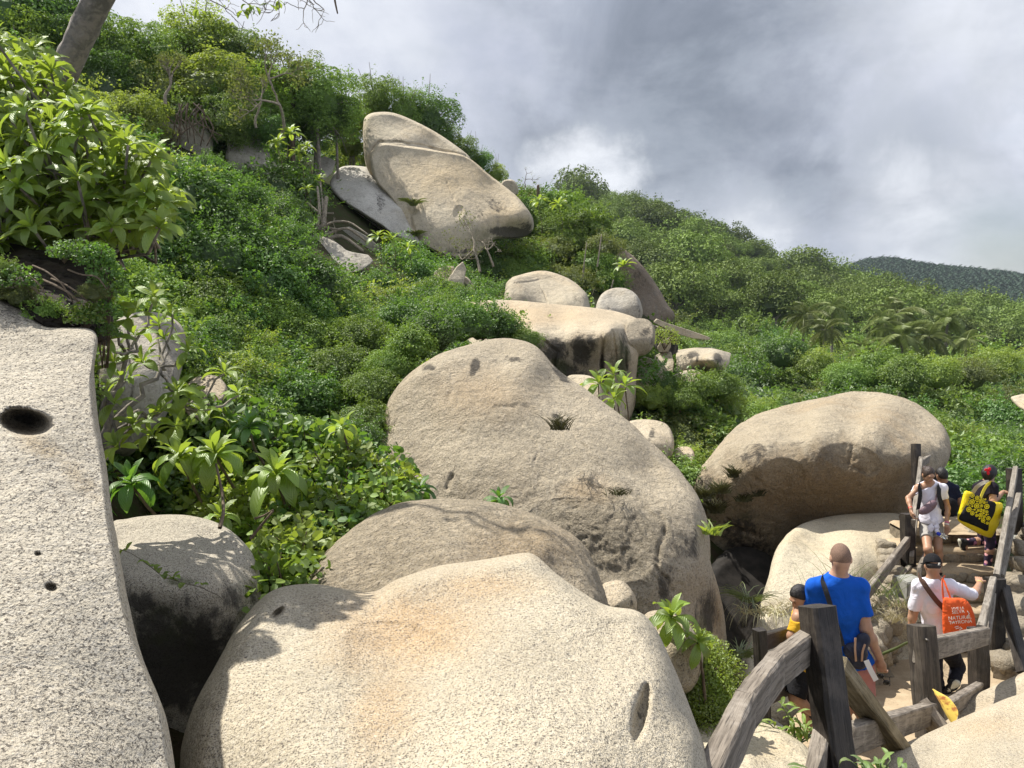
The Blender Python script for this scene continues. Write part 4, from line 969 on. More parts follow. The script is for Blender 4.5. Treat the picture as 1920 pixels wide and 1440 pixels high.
# --- the leafy ground cover between the shrubs: far too many leaves to count
def cover(poly, n, ymin, ymax, mat, name, label, seed, l0=0.05, l1=0.0028, hgt=0.35, lumps=1.1):
    rng = np.random.default_rng(seed)
    xs = np.array([p[0] for p in poly]); ys = np.array([p[1] for p in poly])
    gx = np.arange(xs.min(), xs.max() + 12, 12.0); gy = np.arange(ys.min(), ys.max() + 12, 12.0)
    YV = np.exp(np.linspace(math.log(ymin), math.log(ymax), 150))
    A, B = np.meshgrid(gx, gy)
    pts = P_np(A[..., None], B[..., None], YV)
    d = ground_np(pts[..., 0], pts[..., 1]) - pts[..., 2]
    hitm = d > 0
    k = hitm.argmax(-1); ok = hitm.any(-1) & (k > 0)
    k1 = np.maximum(k, 1)
    d1 = np.take_along_axis(d, k1[..., None], -1)[..., 0]; d0 = np.take_along_axis(d, k1[..., None] - 1, -1)[..., 0]
    yy = YV[k1 - 1] + (YV[k1] - YV[k1 - 1]) * np.clip(-d0 / (d1 - d0 + 1e-9), 0, 1)
    i = rng.random(n * 2) * (len(gx) - 1); j = rng.random(n * 2) * (len(gy) - 1)
    px = gx[0] + i * 12; py = gy[0] + j * 12
    inside = np.zeros(len(px), bool)
    jj = len(poly) - 1
    for ii in range(len(poly)):
        xi, yi = poly[ii]; xj, yj = poly[jj]
        if yi != yj:
            cnd = ((yi > py) != (yj > py)) & (px < (xj - xi) * (py - yi) / (yj - yi) + xi)
            inside ^= cnd
        jj = ii
    ii = i.astype(int); jj = j.astype(int)
    good = inside & ok[jj, ii] & ok[jj + 1, ii] & ok[jj, ii + 1]
    fi = i - ii; fj = j - jj
    Yp = (yy[jj, ii] * (1 - fi) + yy[jj, np.minimum(ii + 1, len(gx) - 1)] * fi)
    Yp = Yp * (1 - fj) + fj * yy[np.minimum(jj + 1, len(gy) - 1), ii]
    good &= ~np.array([in_poly(a, b, STRIP) for a, b in zip(px, py)])
    for poly_, yr_ in KEEP:
        if yr_ < 18 or poly_ is STRIP: continue
        bx = [q[0] for q in poly_]; by = [q[1] for q in poly_]
        near = np.nonzero(good & (px > min(bx)) & (px < max(bx)) & (py > min(by)) & (py < max(by)) & (Yp < yr_ + 0.5))[0]
        for q in near:
            if in_poly(px[q], py[q], poly_): good[q] = False
    px, py, Yp = px[good][:n], py[good][:n], Yp[good][:n]
    p = P_np(px, py, Yp)
    p[:, 1] += rng.normal(size=len(p)) * Yp * 0.02
    p[:, 2] = ground_np(p[:, 0], p[:, 1])
    sc_ = Yp * 0.03 + 0.6
    q = np.stack([p[:, 0] / sc_, p[:, 1] / sc_, p[:, 2] * 0], -1) * lumps
    lump = np.clip(fbm(q, 3) * 1.5 + 0.55, 0, 1.3)
    p[:, 2] += hgt * sc_ * lump * (0.35 + 0.65 * rng.random(len(p))) - 0.03
    nrm = unit(np.array([0, -0.25, 1.0]) + rng.normal(size=p.shape) * 0.6)
    dv = unit(np.cross(nrm, rng.normal(size=p.shape)))
    sz = (l0 + l1 * Yp) * (0.65 + 0.7 * rng.random(len(p)))
    V, Fc, a = cards(p, dv, nrm, sz, sz * 0.62, rng=rng)
    return tag(link(name, mesh_np(name, V, Fc, M[mat], False, {'rnd': a})), label, 'ground cover', None, 'stuff')
HILL_POLY = [(-150, -40), (160, 90), (420, 150), (640, 220), (800, 270), (1000, 385), (1130, 450), (1240, 570), (1210, 640), (900, 600), (860, 720), (740, 800), (700, 900), (540, 900), (380, 860), (180, 900), (-150, 700)]
cover(HILL_POLY, 70000, 4.2, 130, 'leaf_dark', 'vine_cover', 'tangled mat of green vines covering the hillside between the shrubs', 31)
cover(HILL_POLY, 24000, 4.2, 60, 'leaf_lime', 'vine_cover', 'scattered lime-green creeper leaves over the hillside vines', 32, l0=0.06, hgt=0.42, lumps=1.7)
VAL_POLY = [(1180, 560), (1500, 600), (2080, 600), (2080, 960), (1500, 960), (1180, 900)]
cover(VAL_POLY, 30000, 12, 150, 'leaf_dark', 'valley_cover', 'green undergrowth filling the valley between the bushes', 33, l0=0.10, l1=0.004)
cover([(1020, 370), (1500, 510), (2080, 570), (2080, 640), (1200, 600)], 40000, 75, 600, 'leaf_forest', 'forest_understory', 'dense leafy understory between the forest trees of the wooded hill', 34, l0=0.4, l1=0.004, hgt=0.5)

# --- trees
def crown_proto(k, flat, nl, ln, ncl=60, lump=0.30, bottom=0.92):
    rng = np.random.default_rng(300 + k)
    V, Fc, a, cc = lump_crown(ncl, nl, rng, flat, lump, ln, ln * 0.62, bottom=bottom, spread=1.2, twist=0.5, stray=0.05)
    V, Fc, a = with_shade_core(V, Fc, a, 0.52, flat, rng)
    tw = [tube([np.array([0, 0, -1.6]), np.array([0.03, 0.02, -0.9]), np.array([0.0, 0.05, -0.3])], [0.075, 0.06, 0.045], 7)]
    for c in cc[:16]:
        tw.append(tube([np.array([0.0, 0.05, -0.45]), c * 0.45 + np.array([0, 0, -0.12]), c * 0.98], [0.04, 0.022, 0.007], 5))
    tv, tf = join_vf(tw)
    return V, Fc, a, tv, tf
def tree_proto(k, flat, nl, ln, leafmat, bark, **kw):
    V, Fc, a, tv, tf = crown_proto(k, flat, nl, ln, **kw)
    return (mesh_np('crown', V, Fc, M[leafmat], False, {'rnd': a}), mesh_np('trunk', tv, tf, M[bark]))
TREES = [tree_proto(1, 0.95, 9500, 0.062, 'leaf_mid', 'bark_grey'), tree_proto(2, 1.0, 9500, 0.062, 'leaf_dark', 'bark_grey'),
         tree_proto(3, 0.95, 8000, 0.07, 'leaf_lime', 'bark_grey'), tree_proto(4, 0.65, 5000, 0.06, 'leaf_olive', 'bark_brown', ncl=30, lump=0.26)]
def hill_tree(kind, px, py, pr, Y, label, group='trees along the left ridge', sz=1.0):
    c = P(px, py, Y); R = pr * Y / F_PX
    g = ground(c.x, c.y)
    R *= 1.18
    e = empty('broadleaf_tree', (c.x, c.y, g), random.uniform(0, 6.28))
    cm, tm = TREES[kind]
    cr = link('crown', cm, e, (0, 0, c.z - g)); cr.scale = (R * random.uniform(.85, 1.3), R * random.uniform(.85, 1.2), R * random.uniform(.8, 1.2)); cr.rotation_euler = (random.uniform(-.3, .3), random.uniform(-.3, .3), 0)
    hgt = max(c.z - g, 0.4)
    tr = link('trunk', tm, e, (0, 0, hgt)); tr.scale = (R, R, max(R * 0.9, hgt / 1.6))
    return tag(e, label, 'tree', group)
RIDGE = [(20, 40, 95, 33, 1), (110, 55, 80, 34, 1), (50, 130, 80, 31, 0), (150, 120, 65, 32, 1), (225, 115, 62, 33, 0), (200, 175, 60, 31, 1), (295, 118, 55, 34, 0), (372, 78, 62, 36, 2),
         (330, 130, 50, 35, 0), (430, 110, 56, 36, 0), (390, 165, 62, 33, 2), (470, 140, 52, 36, 3), (310, 180, 60, 32, 3), (470, 195, 56, 34, 0), (545, 150, 58, 36, 3), (596, 185, 52, 36, 0), (540, 205, 58, 37, 1),
         (590, 232, 56, 37, 1), (632, 215, 34, 37, 1), (662, 228, 38, 39, 2), (705, 192, 40, 40, 0), (755, 212, 36, 40, 0), (800, 226, 40, 41, 1), (655, 270, 34, 39, 2), (835, 262, 26, 42, 0), (868, 288, 26, 43, 0),
         (898, 305, 22, 43, 1), (930, 330, 20, 43, 2), (250, 230, 56, 29, 2), (430, 230, 46, 31, 0), (500, 250, 36, 32, 1)]
TW = {0: 'green leafy ridge tree', 1: 'dark dense ridge tree', 2: 'lime-green vine-covered ridge tree', 3: 'thin olive-brown ridge tree'}
for px, py, pr, Y, k in RIDGE:
    if px > 640: Y += 3.0
    hill_tree(k, px, py, pr, Y, near_label(px, py, ('small ' if pr < 42 else 'large ' if pr > 62 else '') + TW[k]))

for px, py, pr, Y, k in RIDGE:
    if 505 < px: continue
    for sx in (-0.5, 0.45):
        x = px + sx * pr; y = py + pr * random.uniform(0.75, 1.15); R = pr * random.uniform(0.55, 0.8) * Y / F_PX
        if not blocked(P(x, y, Y - 1.0), R): make_shrub(random.choice(S_DARK + S_SMALL + S_LIME[2:] + S_OLIVE), P(x, y, Y - 1.0), R, None, 'tall shrubs under the ridge trees', 1.1)
for px, py, Y, R in ((735, 690, 10.7, .42), (770, 655, 10.9, .42), (815, 630, 11.4, .48), (865, 612, 12.4, .5), (905, 612, 13.4, .5), (942, 624, 13.6, .45), (700, 735, 10.2, .45), (690, 795, 9.6, .42), (985, 640, 13.4, .33),
                     (640, 700, 11, .6), (600, 640, 13, .65), (680, 640, 12.5, .6), (760, 610, 13.5, .6), (830, 590, 15, .6), (660, 840, 8.6, .42), (560, 760, 10, .6), (480, 700, 10.5, .6), (420, 640, 11, .6)):
    make_shrub(random.choice(S_SMALL), P(px, py, Y), R, None, 'small-leaved shrubs crowding the huge boulder', 1.0)
# forest on the far hill
FOREST = []
for k, (fl, nl, ln) in enumerate([(0.62, 3600, 0.085), (0.75, 3600, 0.08), (0.5, 3200, 0.09), (0.85, 3400, 0.085), (0.6, 3000, 0.095)]):
    V, Fc, a, tv, tf = crown_proto(20 + k, fl, nl, ln, ncl=34 + 5 * k, lump=0.33, bottom=0.45)
    Vj, Fj = join_vf([(V, Fc), (tv, tf)])
    FOREST.append(mesh_np('forest_tree', Vj, Fj, None, False, {'rnd': np.concatenate([a, np.zeros(len(tv))])}, mats=[M['leaf_forest'], M['bark_grey']],
                          midx=np.concatenate([np.zeros(len(Fc)), np.ones(len(tf))])))
def make_forest(fi, c, R, label, group):
    if label is None:
        px, py = to_pix(c)
        label = near_label(px, py, FNAMES[fi] + (' large' if R * F_PX / c[1] > 46 else '') + ' tree of the forest')
    o = link('forest_tree', FOREST[fi], None, c + Vector((0, 0, R * random.uniform(0.3, 1.05))))
    o.rotation_euler = (0, 0, random.uniform(0, 6.28)); o.scale = (R, R, R * random.uniform(0.8, 1.25))
    return tag(o, label, 'tree', group)
FNAMES = ['broad', 'domed', 'spreading', 'tall', 'loose']
def forest_label(px, py, Y): return None
n4_ = scatter([(1050, 385), (1100, 400), (1200, 414), (1300, 452), (1400, 494), (1500, 522), (1650, 556), (1800, 590), (2060, 610), (2060, 660), (1500, 640), (1240, 600), (1130, 480)],
              lambda Y: 3.4 + 0.0185 * Y, lambda px, py, Y, r: r.randrange(5), forest_label, 'trees of the forest on the wooded hill', 285, tries=9000, ymin=75, ymax=420, sink=0.0, keep=False, space=0.6, maker=make_forest, seed=21)
for i in range(57):   # the crest, where the ground itself cannot be hit by a ray
    px = 1066 + i * 15.0 + random.uniform(-6, 6)
    Y = 326 if px < 1500 else 300 - (px - 1500) * 0.12
    x = (px - CXP) / F_PX * Y; g = ground(x, Y)
    make_forest(i % 5, Vector((x, Y, g)), random.uniform(4.5, 10.5), None, 'trees along the skyline of the wooded hill')
print('forest', n4_)
# the far blue hill: one mass of trees
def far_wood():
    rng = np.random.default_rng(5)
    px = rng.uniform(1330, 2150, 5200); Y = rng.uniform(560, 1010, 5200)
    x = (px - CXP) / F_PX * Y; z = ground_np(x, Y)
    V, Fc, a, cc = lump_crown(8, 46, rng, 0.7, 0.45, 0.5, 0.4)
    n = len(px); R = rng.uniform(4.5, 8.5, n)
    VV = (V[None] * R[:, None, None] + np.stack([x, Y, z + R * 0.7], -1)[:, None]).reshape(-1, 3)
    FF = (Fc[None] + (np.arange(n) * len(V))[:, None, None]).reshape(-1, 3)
    o = link('far_forest', mesh_np('far_forest', VV, FF, M['leaf_far_shaded'], False, {'rnd': np.tile(a, n)}))
    tag(o, 'distant wood coloured as in cloud shade, covering the hazy blue hill on the horizon', 'forest', None, 'stuff')
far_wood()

for px, py, Y, R in ((1045, 442, 43.5, 1.5), (1068, 462, 42.5, 1.4), (1018, 424, 45, 1.5), (1000, 402, 46, 1.4), (1085, 440, 43.5, 1.4), (1035, 475, 41, 1.3), (1035, 398, 47, 1.6), (1062, 404, 46, 1.5), (1088, 416, 45, 1.5), (1010, 392, 48, 1.5), (1110, 432, 44, 1.4), (985, 388, 49, 1.5), (1128, 470, 41, 1.3), (1118, 500, 40.5, 1.3), (1135, 530, 40, 1.2), (1150, 560, 40, 1.1),
                     (1470, 668, 68, 2.2), (1530, 690, 66, 2.4), (1590, 712, 62, 2.2), (1640, 700, 66, 2.5), (1700, 712, 60, 2.3), (1755, 704, 64, 2.4), (1815, 706, 66, 2.4), (1870, 690, 70, 2.6), (1255, 738, 20.6, .6), (1300, 738, 20.4, .65), (1345, 728, 21.5, .75), (1225, 750, 20.0, .55), (1275, 752, 20, .6)):
    make_shrub(random.choice(S_LIME[2:] + S_OLIVE + S_SMALL), P(px, py, Y), R, None, 'bushes round the palms and along the ridge', 1.0)
# coconut palms
def palm_proto(k):
    rng = np.random.default_rng(700 + k)
    fr = []; ra = []
    nf = 22
    for i in range(nf):
        az = i * 2.4 + rng.uniform(-0.2, 0.2); el = rng.uniform(-0.35, 1.25)
        d = np.array([math.cos(az) * math.cos(el), math.sin(az) * math.cos(el), math.sin(el)])
        pts = [np.zeros(3)]
        for s in range(9):
            d = unit(d + np.array([0, 0, -0.19])); pts.append(pts[-1] + d * 0.36)
        pts = np.array(pts)
        v, f = tube(pts, np.linspace(0.03, 0.008, 10), 3)
        fr.append((v, f)); ra.append(np.full(len(v), rng.random()))
        t = np.linspace(0.12, 0.98, 44); pp = np.stack([np.interp(t * 9, np.arange(10), pts[:, j]) for j in range(3)], -1)
        tg = unit(np.gradient(pp, axis=0)); side = unit(np.cross(tg, np.array([0, 0, 1.0])))
        for sg in (-1, 1):
            dv = unit(side * sg + tg * 0.5 + np.array([0, 0, -0.45]) + rng.normal(size=pp.shape) * 0.08)
            L = 0.75 * np.sin(np.clip(t * 2.6 + 0.35, 0, 3.0)) + 0.12
            v, f, a = cards(pp + dv * L[:, None] * 0.5, dv, np.cross(dv, tg), L, np.full(len(L), 0.065), rng=rng)
            fr.append((v, f)); ra.append(a)
    V, Fc = join_vf(fr)
    return mesh_np('fronds', V, Fc, M['leaf_palm'], False, {'rnd': np.concatenate(ra)})
PALMS = [palm_proto(0), palm_proto(1), palm_proto(2)]
def palm(px, py, Y, s, k, lean, label):
    c = P(px, py, Y); g = ground(c.x, c.y)
    s *= 1.0; c.z += 2.0
    e = empty('coconut_palm', (c.x, c.y, g), 0)
    H = c.z - g
    pts = [np.array([lean * (1 - t) ** 2 * -1.0, 0, H * t]) for t in np.linspace(0, 1, 9)]
    v, f = tube(pts, np.linspace(0.2, 0.13, 9), 8, 0.05)
    link('trunk', mesh_np('trunk', v, f, M['bark_grey']), e)
    cr = link('fronds', PALMS[k], e, (0, 0, H)); cr.scale = (s, s, s); cr.rotation_euler = (0, 0, random.uniform(0, 6.28))
    tag(e, label, 'palm tree', 'coconut palms in the valley')
for a in [(1508, 622, 92, 1.0, 0, 0.6, 'coconut palm with drooping fronds, leftmost and most leaning of the palms'),
          (1560, 605, 100, 0.9, 1, -0.3, 'slim coconut palm standing beside the leftmost leaning palm'),
          (1545, 655, 80, 0.85, 2, 0.2, 'small coconut palm half sunk in bushes below the two leftmost palms'),
          (1682, 618, 88, 1.15, 1, -0.5, 'largest coconut palm of the grove, its crown above the others'),
          (1660, 640, 80, 0.9, 0, 0.3, 'coconut palm growing close under the largest one'),
          (1690, 670, 72, 1.05, 2, 0.1, 'coconut palm lower on the slope directly below the largest one'),
          (1740, 668, 78, 0.95, 0, -0.4, 'coconut palm with ragged fronds in the middle of the grove'),
          (1775, 630, 90, 0.9, 2, 0.5, 'coconut palm on the right of the grove with a pale trunk'),
          (1810, 672, 84, 0.8, 1, -0.2, 'small coconut palm at the right end of the grove'),
          (1620, 690, 76, 0.75, 2, 0.2, 'young coconut palm in bushes between the two palm clusters')]:
    palm(*a)

# ------------------------------------------------------------------ near plants with large leaves
def big_leaf(k, droop, width=0.29, seg=8, cup=0.18, wavy=0.012):
    """a leaf of length 1 along +Y, base at the origin, arching and drooping"""
    rng = np.random.default_rng(900 + k)
    t = np.linspace(0, 1, seg + 1)
    ang = 0.35 - droop * t ** 1.2
    y = np.concatenate([[0], np.cumsum(np.cos((ang[1:] + ang[:-1]) / 2) / seg)]); z = np.concatenate([[0], np.cumsum(np.sin((ang[1:] + ang[:-1]) / 2) / seg)])
    w = width * 0.5 * np.sin(np.clip(t ** 1.35 * math.pi, 0, math.pi)) ** 0.7 + 0.012 * (1 - t)
    w[-1] = 0.012
    V = []; vein = []
    for i in range(seg + 1):
        wv = wavy * rng.normal(size=2)
        V += [(-w[i], y[i], z[i] + w[i] * cup * 2.2 + wv[0]), (0, y[i], z[i]), (w[i], y[i], z[i] + w[i] * cup * 2.2 + wv[1])]
        vein += [t[i] + 0.5 * w[i] / width, t[i], t[i] + 0.5 * w[i] / width]
    Fq = []
    for i in range(seg):
        a = i * 3
        Fq += [(a, a + 1, a + 4, a + 3), (a + 1, a + 2, a + 5, a + 4)]
    return np.array(V, float), np.array(Fq), np.array(vein)
LEAVES = [big_leaf(0, 1.3), big_leaf(1, 1.9, 0.31), big_leaf(2, 0.7, 0.28), big_leaf(3, 2.4, 0.33)]
_leaf_mesh = {}
def leaf_mesh(k, mat):
    """ten copies of each leaf shape differ only in tone"""
    key = (k, mat)
    if key not in _leaf_mesh:
        V, Fq, ve = LEAVES[k % 4]
        _leaf_mesh[key] = mesh_np('leaf', V, Fq, M[mat], True, {'rnd': np.full(len(V), (k * 0.37) % 0.97), 'vein': ve})
    return _leaf_mesh[key]

def rosette_mats(pos, axis, n, ln, rng, kinds, el=(0.05, 1.15)):
    """placing matrices for the leaves of one whorl"""
    ax = Vector(axis).normalized(); q = ax.to_track_quat('Z', 'Y').to_matrix().to_4x4()
    out = []
    for i in range(n):
        az = i * 2.399 + rng.uniform(-0.25, 0.25); f = i / max(1, n - 1)
        e = el[0] + (el[1] - el[0]) * f + rng.uniform(-0.15, 0.15)
        L = ln * (1.0 - 0.45 * f) * rng.uniform(0.8, 1.15)
        m = Matrix.Translation(Vector(pos) + ax * ln * 0.12 * f) @ q @ Matrix.Rotation(az, 4, 'Z') @ Matrix.Rotation(e - 0.2, 4, 'X') @ Matrix.Rotation(rng.uniform(-0.3, 0.3), 4, 'Y') @ Matrix.Diagonal((L * 1.05, L, L, 1))
        k = kinds[rng.integers(0, len(kinds))] if f < 0.7 else 2
        out.append((k + 4 * int(rng.integers(0, 8)), m))
    return out

def put_leaves(parent, mats, mat, limit=300):
    """the largest in view become leaf parts of their own, the rest one foliage part"""
    inv = parent.matrix_basis.inverted()
    mats = sorted(mats, key=lambda t: t[1].translation.y)
    for k, m in mats[:limit]:
        o = link('leaf', leaf_mesh(k, mat), parent); o.matrix_basis = inv @ m
    rest = mats[limit:]
    if rest:
        Vs = []; Fs = []; A = []; B = []; off = 0
        for k, m in rest:
            V, Fq, ve = LEAVES[k % 4]; mm = np.array(inv @ m)
            Vs.append(V @ mm[:3, :3].T + mm[:3, 3]); Fs.append(Fq + off); off += len(V)
            A.append(np.full(len(V), (k * 0.37) % 0.97)); B.append(ve)
        o = link('foliage', mesh_np('foliage', np.concatenate(Vs), np.concatenate(Fs), M[mat], True, {'rnd': np.concatenate(A), 'vein': np.concatenate(B)}), parent)
        o['kind'] = 'stuff'

def curve_pts(a, b, sag=0.0, n=7, rng=None, wob=0.03, side=(0, 0, 1)):
    a = np.array(a, float); b = np.array(b, float); t = np.linspace(0, 1, n)[:, None]
    L = np.linalg.norm(b - a)
    p = a * (1 - t) + b * t + np.array(side) * sag * L * (4 * t * (1 - t))
    if rng is not None: p[1:-1] += rng.normal(size=(n - 2, 3)) * wob * L
    return p

def frangipani(label, base, hubs, tips, ln, mat, r0, rng, nleaf=(9, 13), kinds=(0, 0, 1, 2, 1), flowers=0, name='frangipani_tree', cat='tree', el=(0.05, 1.15)):
    base = Vector(base)
    e = empty(name, base)
    tb = []; H = [Vector(h) for h in hubs]
    for h in H:
        tb.append(tube(curve_pts((0, 0, 0), h - base, 0.12, 8, rng, 0.03) , np.linspace(r0, r0 * 0.55, 8), 8, 0.05, rng))
    mats = []
    for t in tips:
        t = Vector(t); h = min(H, key=lambda q: (q - t).length)
        pts = curve_pts(h - base, t - base, -0.14, 7, rng, 0.03)
        tb.append(tube(pts, np.linspace(r0 * 0.5, r0 * 0.3, 7), 6, 0.05, rng))
        ax = unit(pts[-1] - pts[-2]) * 0.3 + np.array([0, 0, 1.0]) + rng.normal(size=3) * 0.22 + np.array([-0.12, -0.45, 0])
        mats += rosette_mats(t, ax, int(rng.integers(*nleaf)), ln, rng, kinds, el)
    v, f = join_vf(tb)
    link('branches', mesh_np('branches', v, f, M['bark_grey']), e)
    put_leaves(e, mats, mat)
    for _ in range(flowers):
        t = Vector(tips[int(rng.integers(0, len(tips)))]) + Vector((0, -0.02, ln * 0.42))
        fv = []
        for j in range(5):
            pm = Matrix.Translation(t - base) @ Matrix.Rotation(j * 1.2566, 4, 'Z') @ Matrix.Rotation(0.5, 4, 'X') @ Matrix.Diagonal((0.07, 0.032, 0.03, 1))
            V, Fq, ve = LEAVES[2]; mm = np.array(pm); fv.append((V @ mm[:3, :3].T + mm[:3, 3], Fq))
        v, f = join_vf(fv)
        link('flower', mesh_np('flower', v, f, M['flower']), e)
    return tag(e, label, cat)

M['flower'] = simple_mat('flower', (0.80, 0.76, 0.62), 0.6, 0, 10, 0.1)
rg = np.random.default_rng(42)
FR_POLY = [(-110, 40), (20, 70), (95, 110), (140, 190), (185, 225), (235, 262), (285, 285), (325, 360), (312, 425), (270, 455), (215, 478), (120, 475), (60, 470), (-110, 470)]
def poly_points(poly, n, mind, rng, tries=9000):
    out = []
    xs = [p[0] for p in poly]; ys = [p[1] for p in poly]
    for _ in range(tries):
        if len(out) >= n: break
        x = rng.uniform(min(xs), max(xs)); y = rng.uniform(min(ys), max(ys))
        if in_poly(x, y, poly) and all(math.hypot(x - a, y - b) > mind for a, b in out): out.append((x, y))
    return out
tips = [P(x, y, rg.uniform(3.3, 4.7) + (0.4 if y < 200 else 0)) for x, y in poly_points(FR_POLY, 270, 12, rg)]
frangipani('big frangipani tree at left with large glossy leaves and white blossoms on the soil ledge', P(-60, 500, 4.7),
           [P(x, y, Y) for x, y, Y in ((-70, 300, 4.7), (40, 380, 4.7), (130, 400, 4.7), (60, 230, 4.9), (200, 400, 4.7), (180, 300, 4.9), (-40, 430, 4.4), (140, 240, 5.0))],
           tips, 0.16, 'leaf_big', 0.020, rg, nleaf=(12, 17), flowers=9)
tips = [P(x, y, Y) for x, y, Y in ((323, 590, 5.0), (300, 612, 5.3), (253, 632, 4.7), (217, 682, 4.5), (352, 662, 4.9), (420, 702, 5.1), (354, 748, 4.8), (374, 772, 4.9), (334, 736, 4.7), (311, 640, 5.2),
                                   (447, 742, 5.3), (271, 684, 4.8), (393, 785, 5.2), (289, 820, 4.6), (240, 600, 4.5), (205, 640, 4.3), (215, 760, 4.4), (250, 800, 4.5), (300, 775, 4.7), (235, 715, 4.6), (330, 800, 4.8), (210, 580, 4.3), (290, 560, 4.9), (225, 840, 4.4))]
frangipani('sparse frangipani with twisting grey branches in front of the pale boulder beside the foreground slab', P(196, 860, 4.5),
           [P(x, y, Y) for x, y, Y in ((205, 740, 4.5), (260, 770, 4.7), (300, 690, 4.8), (240, 660, 4.6), (340, 760, 4.9))], tips, 0.18, 'leaf_big', 0.022, rg, nleaf=(7, 11))

def rosette_plant(px, py, Y, ln, n, label, mat='leaf_big_dark', group='rosette plants with drooping leaves', foot=None, seed=0, kinds=(1, 3, 1, 0), el=(-0.25, 1.2)):
    rng = np.random.default_rng(seed + int(px))
    if Y < 7: ln *= 1.15; n = int(n * 1.25)
    t = P(px, py, Y)
    f = P(*foot) if foot else Vector((t.x + 0.05, t.y + 0.45, min(t.z - 0.3, ground(t.x, t.y + 0.45) - 0.05)))
    e = empty('rosette_plant', f)
    v, fc = tube(curve_pts((0, 0, 0), t - f, 0.05, 8, rng, 0.01, (1, 0, 0)), np.linspace(0.016, 0.010, 8), 6, 0.05, rng)
    link('stem', mesh_np('stem', v, fc, M['bark_brown']), e)
    put_leaves(e, rosette_mats(t, (rng.normal() * 0.12, -0.2, 1), n, ln, rng, kinds, el), mat)
    return tag(e, label, 'plant', group)
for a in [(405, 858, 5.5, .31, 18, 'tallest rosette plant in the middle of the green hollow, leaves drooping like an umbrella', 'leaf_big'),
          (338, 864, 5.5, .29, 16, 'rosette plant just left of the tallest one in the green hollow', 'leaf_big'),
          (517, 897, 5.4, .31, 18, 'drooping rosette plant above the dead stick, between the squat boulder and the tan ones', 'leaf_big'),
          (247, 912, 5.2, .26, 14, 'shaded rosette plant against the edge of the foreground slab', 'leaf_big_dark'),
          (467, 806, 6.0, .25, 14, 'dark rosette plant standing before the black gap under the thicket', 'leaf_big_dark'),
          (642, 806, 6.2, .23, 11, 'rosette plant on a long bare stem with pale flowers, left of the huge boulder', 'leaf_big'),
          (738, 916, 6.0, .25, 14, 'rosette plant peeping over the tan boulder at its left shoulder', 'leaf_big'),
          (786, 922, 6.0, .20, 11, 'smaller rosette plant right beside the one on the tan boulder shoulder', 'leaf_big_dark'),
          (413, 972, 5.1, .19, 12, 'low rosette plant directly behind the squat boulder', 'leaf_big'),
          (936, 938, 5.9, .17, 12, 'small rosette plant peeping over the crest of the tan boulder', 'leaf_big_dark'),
          (1258, 1163, 4.9, .23, 16, 'rosette plant growing beside the foreground boulder near the railing', 'leaf_big'),
          (1308, 1207, 4.9, .17, 13, 'lower right rosette plant above the lime creeper near the railing', 'leaf_big')]:
    rosette_plant(*a)
for a in [(1122, 722, 11.2, .42, 12, 'lime seedling tree left of two in front of the flat-topped boulder', 'leaf_big'), (1150, 706, 11.4, .40, 12, 'taller lime seedling tree in front of the streaked boulder face', 'leaf_big'),
          (1172, 728, 11.0, .40, 11, 'lime seedling tree at the right edge of the flat-topped boulder', 'leaf_big'), (1150, 752, 10.8, .38, 11, 'lowest lime seedling tree below the others by the huge boulder', 'leaf_big')]:
    rosette_plant(*a, group='lime seedling trees', kinds=(0, 1))
for i, (px, py, Y, L) in enumerate([(545, 252, 30, .75), (520, 268, 29, .6), (560, 288, 29, .6), (575, 275, 31, .5), (600, 335, 30, .4), (575, 355, 28, .4),
                                    (708, 445, 28, .6), (735, 450, 28, .6), (765, 466, 28, .55), (1010, 378, 42, .8), (1048, 385, 42, .9), (1170, 500, 38, .8)]):
    rosette_plant(px, py, Y, L, 14, near_label(px, py, 'slender sapling with a flat leafy top'), 'leaf_big', 'slender saplings on the hillside', seed=50 + i, kinds=(0, 2, 0), el=(-0.1, 0.9))

# round-leaved shrubs in the hollow
def round_proto(k, n=430, ln=0.19, mat='leaf_lime', up=0.35):
    rng = np.random.default_rng(1200 + k)
    u = unit(rng.normal(size=(n * 2, 3))); u = u[u[:, 2] > -0.3][:n]
    cen = u * (0.35 + 0.65 * rng.random((len(u), 1)) ** 0.5) * np.array([1, 1, 0.9])
    nrm = unit(u * 0.5 + np.array([0, -0.2, up]) + rng.normal(size=cen.shape) * 0.55)
    dv = unit(np.cross(nrm, rng.normal(size=cen.shape)) + u * 0.6)
    s = unit(np.cross(nrm, dv)); nn = np.cross(dv, s)
    L = (ln * (0.6 + 0.6 * rng.random(len(cen))))[:, None]
    pr = [(-0.5, 0, 0), (-0.25, 0.30, .05), (0.15, 0.36, .06), (0.5, 0.0, -0.06), (0.15, -0.36, .06), (-0.25, -0.30, .05)]
    V = np.stack([cen + dv * L * a + s * L * b + nn * L * c for a, b, c in pr], 1).reshape(-1, 3)
    kk = np.arange(len(cen))[:, None] * 6
    Fc = np.concatenate([kk + t for t in ([0, 3, 1], [1, 3, 2], [0, 4, 3], [0, 5, 4])])
    a = np.repeat(rng.random(len(cen)), 6)
    tw = [tube([np.array([0, 0, -0.6]), c * 0.4, c * 0.9], [0.025, 0.018, 0.008], 4) for c in u[:14]]
    tv, tf = join_vf(tw)
    SHRUBS.append(('round', mat, mesh_np('foliage', V, Fc, M[mat], False, {'rnd': a}), mesh_np('stem', tv, tf, M['bark_brown'])))
    return len(SHRUBS) - 1
ROUND = [round_proto(0), round_proto(1), round_proto(2, mat='leaf_mid')]
ROUND_D = [round_proto(3, mat='leaf_dark'), round_proto(4, mat='leaf_mid')]
